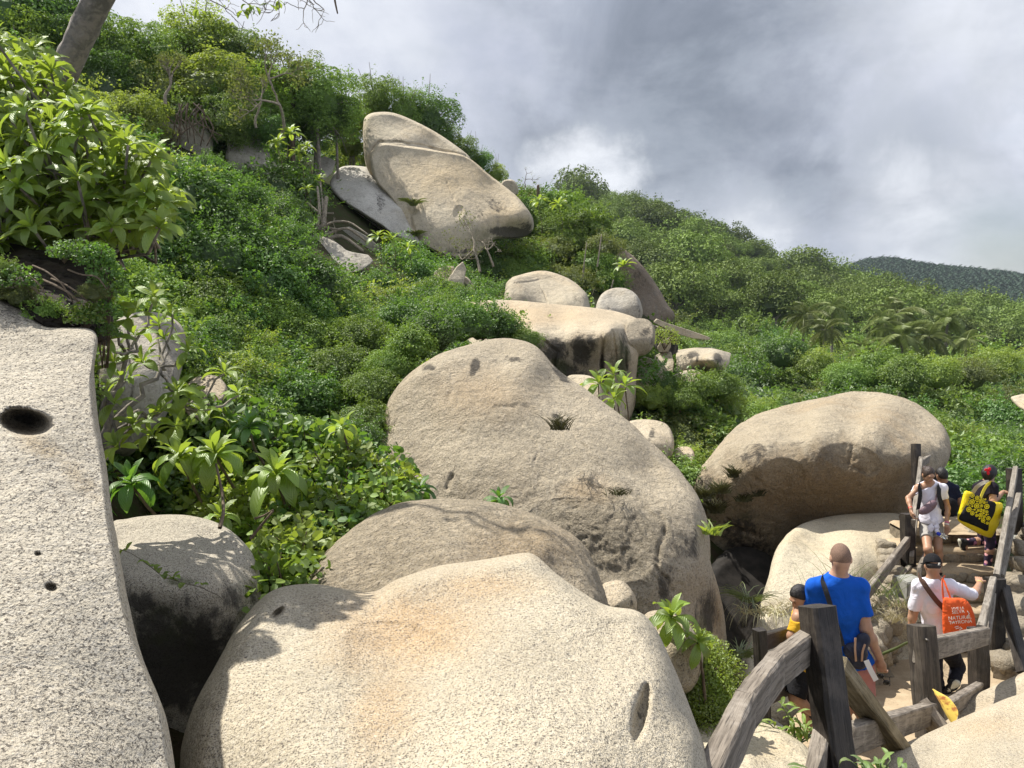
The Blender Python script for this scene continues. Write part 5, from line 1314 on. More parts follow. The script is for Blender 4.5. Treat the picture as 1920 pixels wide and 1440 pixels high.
SG = [(360, 868), (480, 845), (600, 850), (680, 880), (720, 940), (695, 985), (640, 1030), (570, 1075), (520, 1130), (490, 1120), (480, 1040), (430, 985), (360, 965), (250, 950), (215, 900), (260, 870)]
def sg_Y(x, y): return 4.35 + (1110 - y) / 250 * 2.0
_w = ['leaning', 'bushy', 'low', 'loose', 'compact', 'ragged', 'upright', 'spreading', 'thick', 'short']
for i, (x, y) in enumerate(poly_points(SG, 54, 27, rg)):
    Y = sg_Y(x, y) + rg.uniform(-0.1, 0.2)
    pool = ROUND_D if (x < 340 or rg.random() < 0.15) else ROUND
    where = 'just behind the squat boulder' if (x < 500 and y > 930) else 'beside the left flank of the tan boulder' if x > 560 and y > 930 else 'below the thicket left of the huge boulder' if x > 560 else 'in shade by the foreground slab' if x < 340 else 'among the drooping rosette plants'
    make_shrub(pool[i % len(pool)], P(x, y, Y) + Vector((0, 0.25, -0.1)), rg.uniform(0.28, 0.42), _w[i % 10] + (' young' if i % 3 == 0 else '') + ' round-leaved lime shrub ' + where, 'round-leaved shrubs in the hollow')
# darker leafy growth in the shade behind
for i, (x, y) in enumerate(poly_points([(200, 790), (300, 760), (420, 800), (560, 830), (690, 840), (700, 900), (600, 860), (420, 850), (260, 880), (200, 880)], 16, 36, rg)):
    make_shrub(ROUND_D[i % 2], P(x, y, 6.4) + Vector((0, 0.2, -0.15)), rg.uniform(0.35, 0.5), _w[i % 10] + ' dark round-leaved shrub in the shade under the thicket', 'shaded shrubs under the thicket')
# lime creeper between the foreground boulder and the railing
fine_c = [round_proto(6, 900, 0.09), round_proto(7, 900, 0.085)]
for i, (x, y) in enumerate(poly_points([(1262, 1205), (1300, 1190), (1345, 1235), (1388, 1290), (1380, 1345), (1320, 1360), (1290, 1290)], 20, 18, rg)):
    make_shrub(fine_c[i % 2], P(x, y, 5.5 - (y - 1200) * 0.004) + Vector((0, 0.1, -0.08)), rg.uniform(0.15, 0.24), _w[i % 10] + ' clump of tiny-leaved lime creeper between the foreground boulder and railing', 'lime creeper clumps')
make_shrub(fine_c[0], P(1246, 638, 22.8), 0.5, 'lime-green clump of leaves in the notch of the rock pile', None)

# narrow-leaved plants by the path
def narrow_plant(px, py, Y, h, n, label, ln=0.13, mat='leaf_lime', seed=0):
    rng = np.random.default_rng(seed + 77)
    b = P(px, py, Y); e = empty('leafy_plant', b); mats = []; tb = []
    for i in range(n):
        tip = np.array([rng.normal() * h * 0.45, rng.normal() * h * 0.3, h * rng.uniform(0.6, 1.1)])
        pts = curve_pts((0, 0, 0), tip, 0.08, 6, rng, 0.02, (1, 0, 0)); tb.append(tube(pts, np.linspace(0.006, 0.003, 6), 5))
        for t in np.linspace(0.35, 1, 7):
            p = pts[min(5, int(t * 5))]; az = rng.uniform(0, 6.28)
            m = Matrix.Translation(b + Vector(p)) @ Matrix.Rotation(az, 4, 'Z') @ Matrix.Rotation(rng.uniform(0, 0.6), 4, 'X') @ Matrix.Diagonal((ln * 0.95, ln, ln, 1))
            mats.append((int(rng.integers(0, 30)), m))
    v, f = join_vf(tb); link('stem', mesh_np('stem', v, f, M['grass_green']), e)
    put_leaves(e, mats, mat); return tag(e, label, 'plant')
M['leaf_lime_v'] = leaf_mat('leaf_lime_v', (0.08, 0.16, 0.02), (0.20, 0.30, 0.04), (0.40, 0.55, 0.06), 0.42, gloss=0.1, veins=True)
narrow_plant(1492, 1398, 4.95, 0.30, 8, 'narrow-leaved green plant growing behind the concrete block under the boy', 0.10, 'leaf_big', 1)
narrow_plant(1630, 1475, 3.0, 0.11, 6, 'bright narrow-leaved plant at the bottom edge between the big post and the pale boulder', 0.075, 'leaf_lime_v', 2)
narrow_plant(1500, 1490, 3.1, 0.10, 4, 'small green sprig at the bottom edge left of the big post', 0.09, 'leaf_lime_v', 3)

# creeping vine over the squat boulder
def vine(pts3, label, nleaf, ln=0.055):
    rng = np.random.default_rng(9)
    P3 = np.array([tuple(P(*p)) for p in pts3]); e = empty('vine', P3[0])
    t = np.linspace(0, 1, len(P3)); tt = np.linspace(0, 1, 26)
    C = np.stack([np.interp(tt, t, P3[:, j]) for j in range(3)], -1); C[:, 2] += np.sin(tt * 14) * 0.008
    v, f = tube(C - P3[0], 0.0025, 5); link('stem', mesh_np('stem', v, f, M['twig']), e)
    mats = []
    for i in range(nleaf):
        p = C[int(rng.integers(0, 18))]
        mats.append((int(rng.integers(0, 30)), Matrix.Translation(Vector(p)) @ Matrix.Rotation(rng.uniform(0, 6.28), 4, 'Z') @ Matrix.Rotation(rng.uniform(0.2, 1.0), 4, 'X') @ Matrix.Diagonal((ln * 1.9, ln, ln, 1))))
    put_leaves(e, mats, 'leaf_big'); return tag(e, label, 'vine')
vine([(218, 1028, 3.72), (250, 1042, 3.72), (285, 1062, 3.7), (310, 1082, 3.66), (350, 1098, 3.62), (380, 1100, 3.62), (405, 1112, 3.62), (420, 1128, 3.62)], 'thin vine with a few leaves creeping over the edge of the squat boulder', 16)

# grass tufts
M['tuft_dark'] = leaf_mat('tuft_dark', (0.03, 0.03, 0.014), (0.09, 0.085, 0.035), (0.10, 0.10, 0.03), 0.2, gloss=0.02)
def tuft(px, py, Y, n, ln, label, mat='grass_dry', droop=1.4, spread=0.5, seed=0, group=None, wd=0.006, base=0.05, up=1.0):
    rng = np.random.default_rng(seed + 2000); b = P(px, py, Y); VV = []; FF = []; A = []; off = 0
    for i in range(n):
        az = rng.uniform(0, 6.28); d = np.array([math.cos(az) * spread, math.sin(az) * spread, up]); d = d / np.linalg.norm(d)
        p = np.array([rng.normal() * base, rng.normal() * base * 0.5, 0.0]); L = ln * rng.uniform(0.5, 1.2); s = unit(np.cross(d, [0.2, 1, 0.1]))
        seg = 5; row = []
        for k in range(seg + 1):
            w = wd * (1 - k / seg) ** 0.7
            row += [p - s * w, p + s * w]
            d = unit(d + np.array([math.cos(az) * 0.12, math.sin(az) * 0.12, -droop * (k + 1) / seg * 0.45])); p = p + d * L / seg
        VV.append(np.array(row))
        for k in range(seg): FF.append([off + 2 * k, off + 2 * k + 1, off + 2 * k + 3, off + 2 * k + 2])
        off += len(row); A += [rng.random()] * len(row)
    o = link('grass_tuft', mesh_np('grass_tuft', np.concatenate(VV), np.array(FF), M[mat], False, {'rnd': A}), None, b)
    return tag(o, label, 'grass tuft', group)
tuft(1404, 1128, 8.75, 60, 0.55, 'long pale grass arching over the dark gap from the white boulder', 'grass_green', 1.6, 0.9, 1)
tuft(1440, 1150, 8.6, 80, 0.40, 'mat of dry roots and grass hanging down the left end of the white boulder', 'grass_dry', 3.0, 0.8, 2, base=0.14)
for i, (x, y, n, L, m) in enumerate([(1480, 1140, 110, .30, 'grass_dry'), (1520, 1142, 90, .26, 'grass_green'), (1560, 1135, 90, .3, 'grass_dry'), (1600, 1138, 80, .28, 'grass_green'), (1640, 1140, 90, .32, 'grass_dry'),
                                     (1675, 1160, 120, .36, 'grass_dry'), (1650, 1110, 60, .30, 'grass_green'), (1690, 1135, 80, .3, 'grass_dry')]):
    tuft(x, y + 4, 9.2 - (y - 1135) * 0.01, int(n * 0.55), L * 0.8, ['dry', 'greenish', 'pale', 'short green', 'bristly', 'thick brown', 'thin green', 'dense straw-coloured'][i] + ' grass tuft in the seam between the pale and the white boulder', m, 1.2, 0.5, 10 + i, 'grass tufts in the boulder seam', base=0.12)
for i, (x, y) in enumerate([(1545, 1090), (1582, 1070), (1612, 1085), (1660, 1090), (1690, 1110), (1530, 1110)]):
    tuft(x, y + 30, 9.15, 10, 0.62, ['thin', 'tall', 'bent', 'sparse', 'leaning', 'short'][i] + ' stalks of seeding grass in front of the pale boulder', 'grass_green', 0.5, 0.35, 30 + i, 'seeding grass stalks', wd=0.004, base=0.08)
tuft(1388, 1232, 7.9, 70, 0.28, 'spiky dark tuft on the left edge of the white boulder', 'grass_green', 0.6, 0.9, 41, wd=0.008)
tuft(1052, 806, 8.25, 60, 0.26, 'small dark bristly tuft in a crack of the huge tan boulder', 'tuft_dark', 0.3, 0.5, 42, wd=0.006)
tuft(1160, 928, 7.75, 40, 0.16, 'tiny brown tuft on the ledge of the huge tan boulder', 'tuft_dark', 0.4, 0.8, 43, wd=0.005)
for i, (x, y, L) in enumerate([(1322, 935, .30), (1340, 962, .32), (1352, 925, .28), (1378, 895, .26), (1395, 940, .22), (1418, 930, .18)]):
    tuft(x, y, 12.2, 110, L, ['thick', 'lowest', 'upper', 'small', 'inner', 'faint'][i] + ' dark bristly tuft on the left flank of the boulder beyond the stairs', 'tuft_dark', 0.3, 0.45, 50 + i, 'dark tufts on the boulder beyond the stairs', wd=0.012)
tuft(1332, 1002, 7.9, 30, 0.22, 'yellowish sprig growing from the right edge of the huge tan boulder', 'leaf_lime', 0.5, 0.6, 60, wd=0.012)
tuft(775, 385, 34.6, 70, 0.8, 'round green tuft in the joint of the great whale-shaped boulder', 'leaf_olive', 0.8, 0.9, 61, wd=0.05)
tuft(780, 442, 33.9, 50, 0.6, 'dark tuft low in the joint of the great whale-shaped boulder', 'leaf_olive', 0.8, 0.9, 62, wd=0.05)

# ------------------------------------------------------------------ bare trees, trunks, twigs
def bare_tree(px, py, Y, ptop, label, r=0.09, depth=4, seed=0, mat='twig', name='bare_tree', cat='tree', leafy=0, group=None, d0=(0, 0, 1), ln=None, bend=0.35):
    rng = np.random.default_rng(seed + 3000); b = P(px, py, Y); top = P(px, ptop, Y); H = (top - b).length
    e = empty(name, b); out = []; tips = []
    grow((0, 0, 0), d0, ln or H * 0.38, r, depth, rng, out, tips, bend=bend, split=(2, 3), up=0.25, shrink=0.70)
    v, f = join_vf(out); link('trunk', mesh_np('trunk', v, f, M[mat]), e)
    if leafy:
        T = np.array([t[0] for t in tips]); w = rng.integers(0, len(T), leafy)
        c = T[w] + rng.normal(size=(leafy, 3)) * H * 0.05
        V, Fc, a = cards(c, rng.normal(size=c.shape), unit(rng.normal(size=c.shape) + np.array([0, 0, 1.0])), H * 0.035, H * 0.02, rng=rng)
        fo = link('foliage', mesh_np('foliage', V, Fc, M['leaf_olive'], False, {'rnd': a}), e); fo['kind'] = 'stuff'
    return tag(e, label, cat, group)
bare_tree(530, 262, 30, 88, 'tall tree with bare reddish branches standing in front of the ridge crowns', 0.075, 4, 1, 'twig', leafy=1200)
bare_tree(310, 195, 27, 95, 'thin pale-stemmed tree rising straight on the upper left slope', 0.06, 3, 2, leafy=700)
bare_tree(480, 240, 30, 130, 'leaning bare tree left of the reddish one on the ridge', 0.055, 4, 3, leafy=600)
bare_tree(900, 510, 31, 385, 'tangled leafless shrub in the hollow under the great boulder', 0.06, 5, 4, bend=0.7, leafy=300, name='bare_shrub', cat='shrub')
bare_tree(925, 500, 31.5, 410, 'smaller leafless shrub right of the tangled one under the boulder nose', 0.05, 4, 5, bend=0.7, name='bare_shrub', cat='shrub')
bare_tree(985, 352, 43, 308, 'wispy leafless sapling on the skyline right of the great boulder', 0.03, 3, 6, 'bark_brown', leafy=60)
bare_tree(630, 480, 28, 395, 'pale dead sapling on the bare strip', 0.05, 3, 7, name='dead_sapling')
def stick(pts3, r, label, name='stick', cat='stick', mat='twig', taper=0.6, group=None):
    P3 = np.array([tuple(P(*p)) for p in pts3]); t = np.linspace(0, 1, len(P3)); tt = np.linspace(0, 1, max(8, len(P3) * 3))
    C = np.stack([np.interp(tt, t, P3[:, j]) for j in range(3)], -1)
    C[1:-1] = (C[:-2] + C[1:-1] * 2 + C[2:]) / 4
    v, f = tube(C - P3[0], np.linspace(r, r * taper, len(C)), 7, 0.04)
    return tag(link(name, mesh_np(name, v, f, M[mat]), None, P3[0]), label, cat, group)
for i, (pp, r) in enumerate([([(598, 470, 28), (606, 420, 28.3), (612, 370, 28.6)], .12), ([(588, 455, 28), (600, 400, 28.2), (595, 350, 28.6)], .07), ([(610, 440, 27.8), (650, 425, 28), (690, 455, 28)], .06),
                             ([(605, 450, 27.8), (640, 440, 28), (680, 470, 27.8)], .09), ([(596, 430, 28), (625, 415, 28), (655, 415, 28), (690, 440, 27.6)], .05), ([(585, 420, 28), (615, 440, 28), (640, 470, 27.5)], .05),
                             ([(575, 380, 29), (600, 400, 28.8), (625, 400, 28.6)], .05), ([(600, 340, 30), (606, 390, 29), (602, 440, 28)], .04), ([(570, 410, 28.6), (600, 425, 28), (635, 430, 27.7)], .05)]):
    stick(pp, r, ['thick pale upright', 'thin upright', 'curved grey', 'thickest fallen', 'long arching', 'short crossed', 'small slanting', 'hanging', 'low tangled'][i] + ' dead root on the bare strip left of the great boulder', 'dead_root', 'root', group='dead roots on the bare strip')
for i in range(16):
    a = random.uniform(288, 390); b_ = random.uniform(190, 225)
    stick([(a, b_, 29.6), (a + random.uniform(-30, 30), b_ + 25, 29.4), (a + random.uniform(-40, 50), b_ + random.uniform(50, 80), 29.6)], 0.035, ['thin', 'pale', 'bent', 'forked', 'long', 'short', 'crossing', 'looping', 'outer', 'inner', 'upper', 'lower', 'kinked', 'straight', 'leftmost', 'rightmost'][i] + ' dead vine trailing over the dark boulder high on the slope', 'dead_vine', 'vine', 'bark_brown', group='dead vines over the dark boulder')
stick([(412, 990, 4.3), (420, 960, 4.4), (417, 925, 4.6), (405, 870, 4.7)], 0.012, 'thin brown stem standing behind the squat boulder', mat='bark_brown')
stick([(470, 1010, 4.35), (490, 985, 4.35), (512, 958, 4.35)], 0.010, 'dead stick leaning over the round-leaved shrubs', mat='bark_brown')
stick([(478, 972, 4.4), (495, 967, 4.38), (512, 956, 4.35)], 0.008, 'short forked twig beside the dead stick', mat='bark_brown')
stick([(1505, 1200, 7.3), (1560, 1190, 7.3)], 0.01, 'dry twig on the white boulder')
# ledge roots
for i in range(9):
    a = random.uniform(-20, 130); b_ = random.uniform(492, 530)
    stick([(a, b_, 2.92), (a + 25, b_ + 10, 2.86), (a + 55, b_ + random.uniform(10, 40), 2.84), (a + 75, b_ + random.uniform(30, 70), 2.86)], random.uniform(0.002, 0.006), ['dark', 'thin', 'gnarled', 'forked', 'long'][i % 5] + ' root snaking over the ' + ('left' if a < 60 else 'middle' if a < 120 else 'right') + ' of the soil ledge above the slab', 'root', 'root', 'bark_brown', group='roots on the soil ledge')
for i in range(9):
    a = 186 + i * 2.5
    stick([(a - 10, 500, 3.1), (a, 560, 3.0), (a + random.uniform(-6, 8), 640, 3.05), (a + random.uniform(-6, 8), 690, 3.15)], 0.003, ['short', 'thin', 'pale', 'kinked', 'long', 'dark', 'twisted', 'straight', 'outermost'][i] + ' aerial root hanging at the right end of the soil ledge', 'hanging_root', 'root', 'bark_brown', group='hanging roots beside the slab')
for i in range(9):
    x = random.uniform(-30, 180); y = random.uniform(545, 610) if x > 60 else random.uniform(500, 560)
    make_shrub(random.choice(ROUND_D + S_OLIVE), P(x, y, 2.86), random.uniform(0.05, 0.09), ['tiny', 'small', 'low', 'mossy', 'pale', 'leaning', 'bushy', 'sparse', 'spreading'][i] + ' seedling rooted in the dark soil ledge above the slab', 'seedlings on the soil ledge', name='seedling', cat='seedling')
for i, (x, y) in enumerate([(150, 478), (178, 490), (196, 512), (200, 545), (198, 585), (186, 480), (120, 476), (204, 625)]):
    make_shrub(ROUND_D[0], P(x, y, 2.92), (0.07, 0.07, 0.07, 0.08, 0.06, 0.06, 0.06, 0.05)[i], ['first', 'broad', 'ragged', 'hanging', 'thin', 'leafy', 'mounded', 'lowest'][i] + ' trailing plant at the right end of the dark soil ledge', 'trailing plants on the soil ledge', name='trailing_plant', cat='plant')
# leaning trunk with overhanging twigs
def leaning_tree():
    base = P(92, 215, 8.2); base.z = ground(base.x, base.y) - 0.1
    pts = [base, P(100, 190, 7.8), P(122, 130, 7.5), P(150, 70, 7.3), P(178, 10, 7.1), P(205, -50, 6.9), P(235, -120, 6.7)]
    A = np.array([tuple(p) for p in pts]) - np.array(base)
    tt = np.linspace(0, 1, 28); t = np.linspace(0, 1, len(A))
    C = np.stack([np.interp(tt, t, A[:, j]) for j in range(3)], -1)
    e = empty('leaning_tree', base)
    v, f = tube(C, np.linspace(0.125, 0.115, 28), 16, 0.05)
    link('trunk', mesh_np('trunk', v, f, M['bark_trunk']), e)
    rng = np.random.default_rng(15); out = []; tips = []
    for (x, y, dx, dy) in [(380, -60, .5, -1), (470, -70, -.3, -1), (520, -60, .2, -1), (560, -70, .5, -1), (430, -60, .1, -1)]:
        p = np.array(P(x, y, 6.2)) - np.array(base)
        grow(p, (dx, 0.1, dy * 0.8), 0.22, 0.009, 3, rng, out, tips, bend=0.55, split=(2, 3), up=-0.15, shrink=0.8, gnarl=0.3)
    pts = curve_pts(C[-1], np.array(P(420, -75, 6.3)) - np.array(base), 0.1, 8, rng, 0.02); out.append(tube(pts, np.linspace(0.022, 0.010, 8), 8))
    pts = curve_pts(pts[-1], np.array(P(600, -75, 6.2)) - np.array(base), 0.05, 8, rng, 0.02); out.append(tube(pts, np.linspace(0.010, 0.006, 8), 8))
    v, f = join_vf(out); link('branches', mesh_np('branches', v, f, M['bark_grey']), e)
    mats = []
    for x, y in ((467, 14), (455, 20), (478, 12), (505, 8), (372, 18), (520, 2), (462, 8)):
        for j in range(3):
            mats.append((int(rng.integers(0, 30)), Matrix.Translation(P(x, y, 6.1)) @ Matrix.Rotation(rng.uniform(0, 6.28), 4, 'Z') @ Matrix.Rotation(-0.4, 4, 'X') @ Matrix.Diagonal((0.11, 0.08, 0.08, 1))))
    put_leaves(e, mats, 'leaf_big')
    tag(e, 'leaning grey tree trunk at top left whose bare twigs hang into the sky', 'tree')
def bark_trunk_mat():
    m, N = new_mat('bark_trunk'); pos = N.n('ShaderNodeNewGeometry').outputs['Position']
    c = N.mix(N.step(N.noise(pos, 7, 6, 0.7, 0.4), 0.4, 0.62), (0.14, 0.13, 0.11), (0.27, 0.24, 0.20))
    c = N.mix(N.step(N.noise(pos, 3, 5, 0.7), 0.55, 0.7), c, (0.36, 0.32, 0.26))
    bp = N.n('ShaderNodeBump', None, Strength=0.8, Distance=0.03, Height=N.noise(pos, 18, 6, 0.7, 0.5))
    finish(N, N.n('ShaderNodeBsdfPrincipled', None, Base_Color=c, Roughness=0.95, Normal=bp.outputs[0])); M['bark_trunk'] = m
bark_trunk_mat()
leaning_tree()
stick([(626, -20, 5.0), (628, 2, 5.0), (633, 25, 5.0)], 0.008, 'dark broken twig tip hanging into the sky at the top edge', mat='bark_brown')
stick([(1009, 372, 46), (1009, 348, 46)], 0.09, 'dark wooden pole standing on the skyline right of the great boulder', 'pole', 'pole', 'bark_brown', taper=1)
stick([(1016, 376, 46), (1016, 366, 46)], 0.07, 'short dark stump post beside the skyline pole', 'pole', 'pole', 'bark_brown', taper=1)
for i, (x, y0, y1) in enumerate([(1128, 440, 500), (1100, 455, 520), (1115, 540, 560), (1096, 500, 555), (1150, 525, 560)]):
    stick([(x - 8, y1, 38), (x, y0, 38)], 0.04, 'thin grey stem sticking out of the shrubs ' + ['left of the brown dome', 'above the cracked dome', 'over the small grey boulder', 'right of the cracked dome', 'behind the small grey boulder'][i], 'dry_stalk', 'stalk')

# ------------------------------------------------------------------ path, stairs, masonry, railings
def wood_mat(name, c0, c1, worn=(0.30, 0.27, 0.22), wr=0.5, rough=0.75):
    m, N = new_mat(name)
    oc = N.n('ShaderNodeTexCoord').outputs['Object']
    mp = N.n('ShaderNodeMapping', None, Vector=oc); mp.inputs['Scale'].default_value = (42, 2.6, 42)
    g = N.noise(mp.outputs[0], 1.0, 5, 0.65, 0.7)
    mp2 = N.n('ShaderNodeMapping', None, Vector=oc); mp2.inputs['Scale'].default_value = (130, 5, 130)
    g2 = N.noise(mp2.outputs[0], 1.0, 3, 0.6, 0.2)
    c = N.mix(N.step(g, 0.36, 0.64), c0, c1)
    c = N.mix(N.math('MULTIPLY', N.step(N.noise(oc, 6, 5, 0.7), 0.45, 0.7), wr), c, worn)
    c = N.mix(N.math('MULTIPLY', N.step(g2, 0.58, 0.68), 0.75), c, (0.015, 0.012, 0.01))
    h = N.math('ADD', g, N.math('MULTIPLY', g2, 0.6))
    bp = N.n('ShaderNodeBump', None, Strength=0.7, Distance=0.008, Height=h)
    finish(N, N.n('ShaderNodeBsdfPrincipled', None, Base_Color=c, Roughness=rough, Specular_IOR_Level=0.35, Normal=bp.outputs[0]))
    return m
M['post_wood'] = wood_mat('post_wood', (0.018, 0.015, 0.013), (0.045, 0.038, 0.032), (0.12, 0.10, 0.08), 0.45, 0.5)
M['rail_wood'] = wood_mat('rail_wood', (0.11, 0.092, 0.072), (0.24, 0.205, 0.165), (0.36, 0.32, 0.27), 0.6)
M['brace_wood'] = wood_mat('brace_wood', (0.10, 0.08, 0.045), (0.21, 0.17, 0.10), (0.30, 0.26, 0.18), 0.5)
M['dark_grey_wood'] = wood_mat('dark_grey_wood', (0.035, 0.029, 0.024), (0.085, 0.07, 0.055), (0.15, 0.13, 0.10), 0.5)
M['grey_wood'] = wood_mat('grey_wood', (0.14, 0.12, 0.095), (0.27, 0.24, 0.20), (0.36, 0.33, 0.28), 0.6)

def beam(p0, p1, w, h, mat, parent, name='rail', up=(0, 0, 1), seed=0, bow=0.0, taper=1.0, seg=10):
    """a squared timber from p0 to p1 with softened, slightly uneven edges; its own frame runs along Y so that the grain follows it"""
    p0 = Vector(p0); p1 = Vector(p1); d = (p1 - p0); L = d.length; d.normalize()
    u = Vector(up) - d * Vector(up).dot(d)
    if u.length < 1e-4: u = Vector((0, -1, 0))
    u.normalize(); s = d.cross(u)
    R = Matrix((s, d, u)).transposed().to_4x4(); R.translation = p0
    rng = np.random.default_rng(seed + int(abs(p0.x * 97 + p1.z * 131)))
    c = min(w, h) * 0.12
    prof = np.array([(-w / 2 + c, -h / 2), (w / 2 - c, -h / 2), (w / 2, -h / 2 + c), (w / 2, h / 2 - c), (w / 2 - c, h / 2), (-w / 2 + c, h / 2), (-w / 2, h / 2 - c), (-w / 2, -h / 2 + c)])
    V = []
    for i in range(seg + 1):
        t = i / seg; k = 1 + (taper - 1) * t
        j = rng.normal(size=(8, 2)) * min(w, h) * 0.014
        q = prof * k + j
        z = bow * 4 * t * (1 - t)
        for a, b in q: V.append((a, L * t, b + z))
    V += [(0, 0, 0), (0, L, 0)]
    Fc = []
    for i in range(seg):
        for k in range(8):
            a = i * 8 + k; b = i * 8 + (k + 1) % 8
            Fc.append((a, b, b + 8, a + 8))
    n = len(V)
    for k in range(8):
        Fc.append((n - 2, (k + 1) % 8, k, k)); a = seg * 8
        Fc.append((n - 1, a + k, a + (k + 1) % 8, a + (k + 1) % 8))
    me = bpy.data.meshes.new(name)
    me.from_pydata(V, [], [tuple(dict.fromkeys(f)) for f in Fc]); me.materials.append(mat); me.update()
    o = link(name, me, parent)
    o.matrix_basis = parent.matrix_basis.inverted() @ R if parent is not None else R
    return o

def bolt(p, parent, r=0.012):
    v, f = tube(np.array([[0, 0.01, 0], [0, -0.008, 0], [0, -0.014, 0]]), [r, r, r * 0.6], 8)
    o = link('bolt', mesh_np('bolt', v, f, M['iron']), parent); o.matrix_basis = parent.matrix_basis.inverted() @ Matrix.Translation(p)
M['iron'] = simple_mat('iron', (0.10, 0.09, 0.08), 0.5, 0.2, 60, 0.3, 0.5, 0.8)

# walkway surface
def strip(name, rows, mat, nx=26, amp=0.02, sub=8, label=None, bulge=0.0):
    rows = np.array(rows, float); n = (len(rows) - 1) * sub + 1
    t = np.linspace(0, len(rows) - 1, n)
    R = np.stack([np.interp(t, np.arange(len(rows)), rows[:, j]) for j in range(4)], -1)
    s = np.linspace(0, 1, nx)
    X = R[:, 1:2] * (1 - s) + R[:, 2:3] * s; Y = np.repeat(R[:, 0:1], nx, 1); Z = np.repeat(R[:, 3:4], nx, 1)
    q = np.stack([X, Y, Z * 0], -1); Z = Z + fbm(q * 2.2, 4) * amp
    Z[:, 0] -= 0.35; Z[:, -1] -= 0.35
    idx = np.arange(n * nx).reshape(n, nx)
    f = np.stack([idx[:-1, :-1].ravel(), idx[:-1, 1:].ravel(), idx[1:, 1:].ravel(), idx[1:, :-1].ravel()], -1)
    return tag(link(name, mesh_np(name, np.stack([X, Y, Z], -1).reshape(-1, 3), f, mat)), kind='structure')
def sand_mat():
    m, N = new_mat('trodden_sand'); pos = N.n('ShaderNodeNewGeometry').outputs['Position']
    c = N.mix(N.step(N.noise(pos, 3.2, 5, 0.65), 0.35, 0.65), (0.44, 0.35, 0.235), (0.35, 0.27, 0.175))
    c = N.mix(N.math('MULTIPLY', N.step(N.noise(pos, 60, 3, 0.6), 0.55, 0.65), 0.5), c, (0.20, 0.16, 0.11))
    bp = N.n('ShaderNodeBump', None, Strength=0.6, Distance=0.015, Height=N.math('ADD', N.noise(pos, 9, 6, 0.7), N.math('MULTIPLY', N.noise(pos, 80, 3, 0.6), 0.15)))
    finish(N, N.n('ShaderNodeBsdfPrincipled', None, Base_Color=c, Roughness=0.95, Specular_IOR_Level=0.15, Normal=bp.outputs[0])); return m
M['sand'] = sand_mat()
strip('path', [(4.6, 1.7, 3.3, -3.30), (5.4, 1.9, 3.6, -3.38), (6.1, 2.2, 4.0, -3.52), (6.9, 2.6, 4.5, -3.75), (7.6, 3.0, 5.2, -4.02), (8.3, 3.5, 5.8, -4.17), (9.0, 4.2, 6.2, -4.24), (9.6, 4.6, 6.6, -4.26)], M['sand'])
strip('path', [(11.0, 5.85, 7.3, -3.18), (11.6, 6.1, 7.5, -3.15), (12.4, 6.4, 7.7, -3.25), (13.4, 6.6, 7.9, -3.9), (14.6, 6.6, 8.2, -4.5)], M['sand'], amp=0.03)

# stones for masonry: four shapes shared by all
def stone_mesh(k):
    rng = np.random.default_rng(60 + k)
    bm = bmesh.new(); bmesh.ops.create_cube(bm, size=1.0)
    bmesh.ops.subdivide_edges(bm, edges=bm.edges[:], cuts=3, use_grid_fill=True)
    V = np.array([v.co[:] for v in bm.verts])
    r = np.linalg.norm(V, axis=1, keepdims=True); S = V / r * 0.60
    V2 = V * 0.45 + S * 0.55; V2 += (fbm(V * 1.9 + k * 7.7, 3)[:, None]) * V * 0.38
    for v, c in zip(bm.verts, V2): v.co = c
    me = bpy.data.meshes.new('stone'); bm.to_mesh(me); bm.free()
    for p in me.polygons: p.use_smooth = True
    me.materials.append(M['masonry']); return me
M['masonry'] = rock_mat('masonry', light=(0.34, 0.295, 0.22), warm=(0.30, 0.22, 0.13), grain=45, fleck=0.3, bump=0.8, dirt=0.8)
M['mortar'] = simple_mat('mortar', (0.20, 0.17, 0.125), 0.95, 0.8, 16, 0.4)
STONES = [stone_mesh(k) for k in range(6)]
def put_stone(parent, p, sx, sy, sz, rng, name='stone'):
    o = link(name, STONES[rng.integers(0, 6)], parent)
    m = Matrix.Translation(p) @ Euler((rng.uniform(-.15, .15), rng.uniform(-.2, .2), rng.uniform(-.25, .25))).to_matrix().to_4x4() @ Matrix.Diagonal((sx, sy, sz, 1))
    o.matrix_basis = parent.matrix_basis.inverted() @ m
    return o

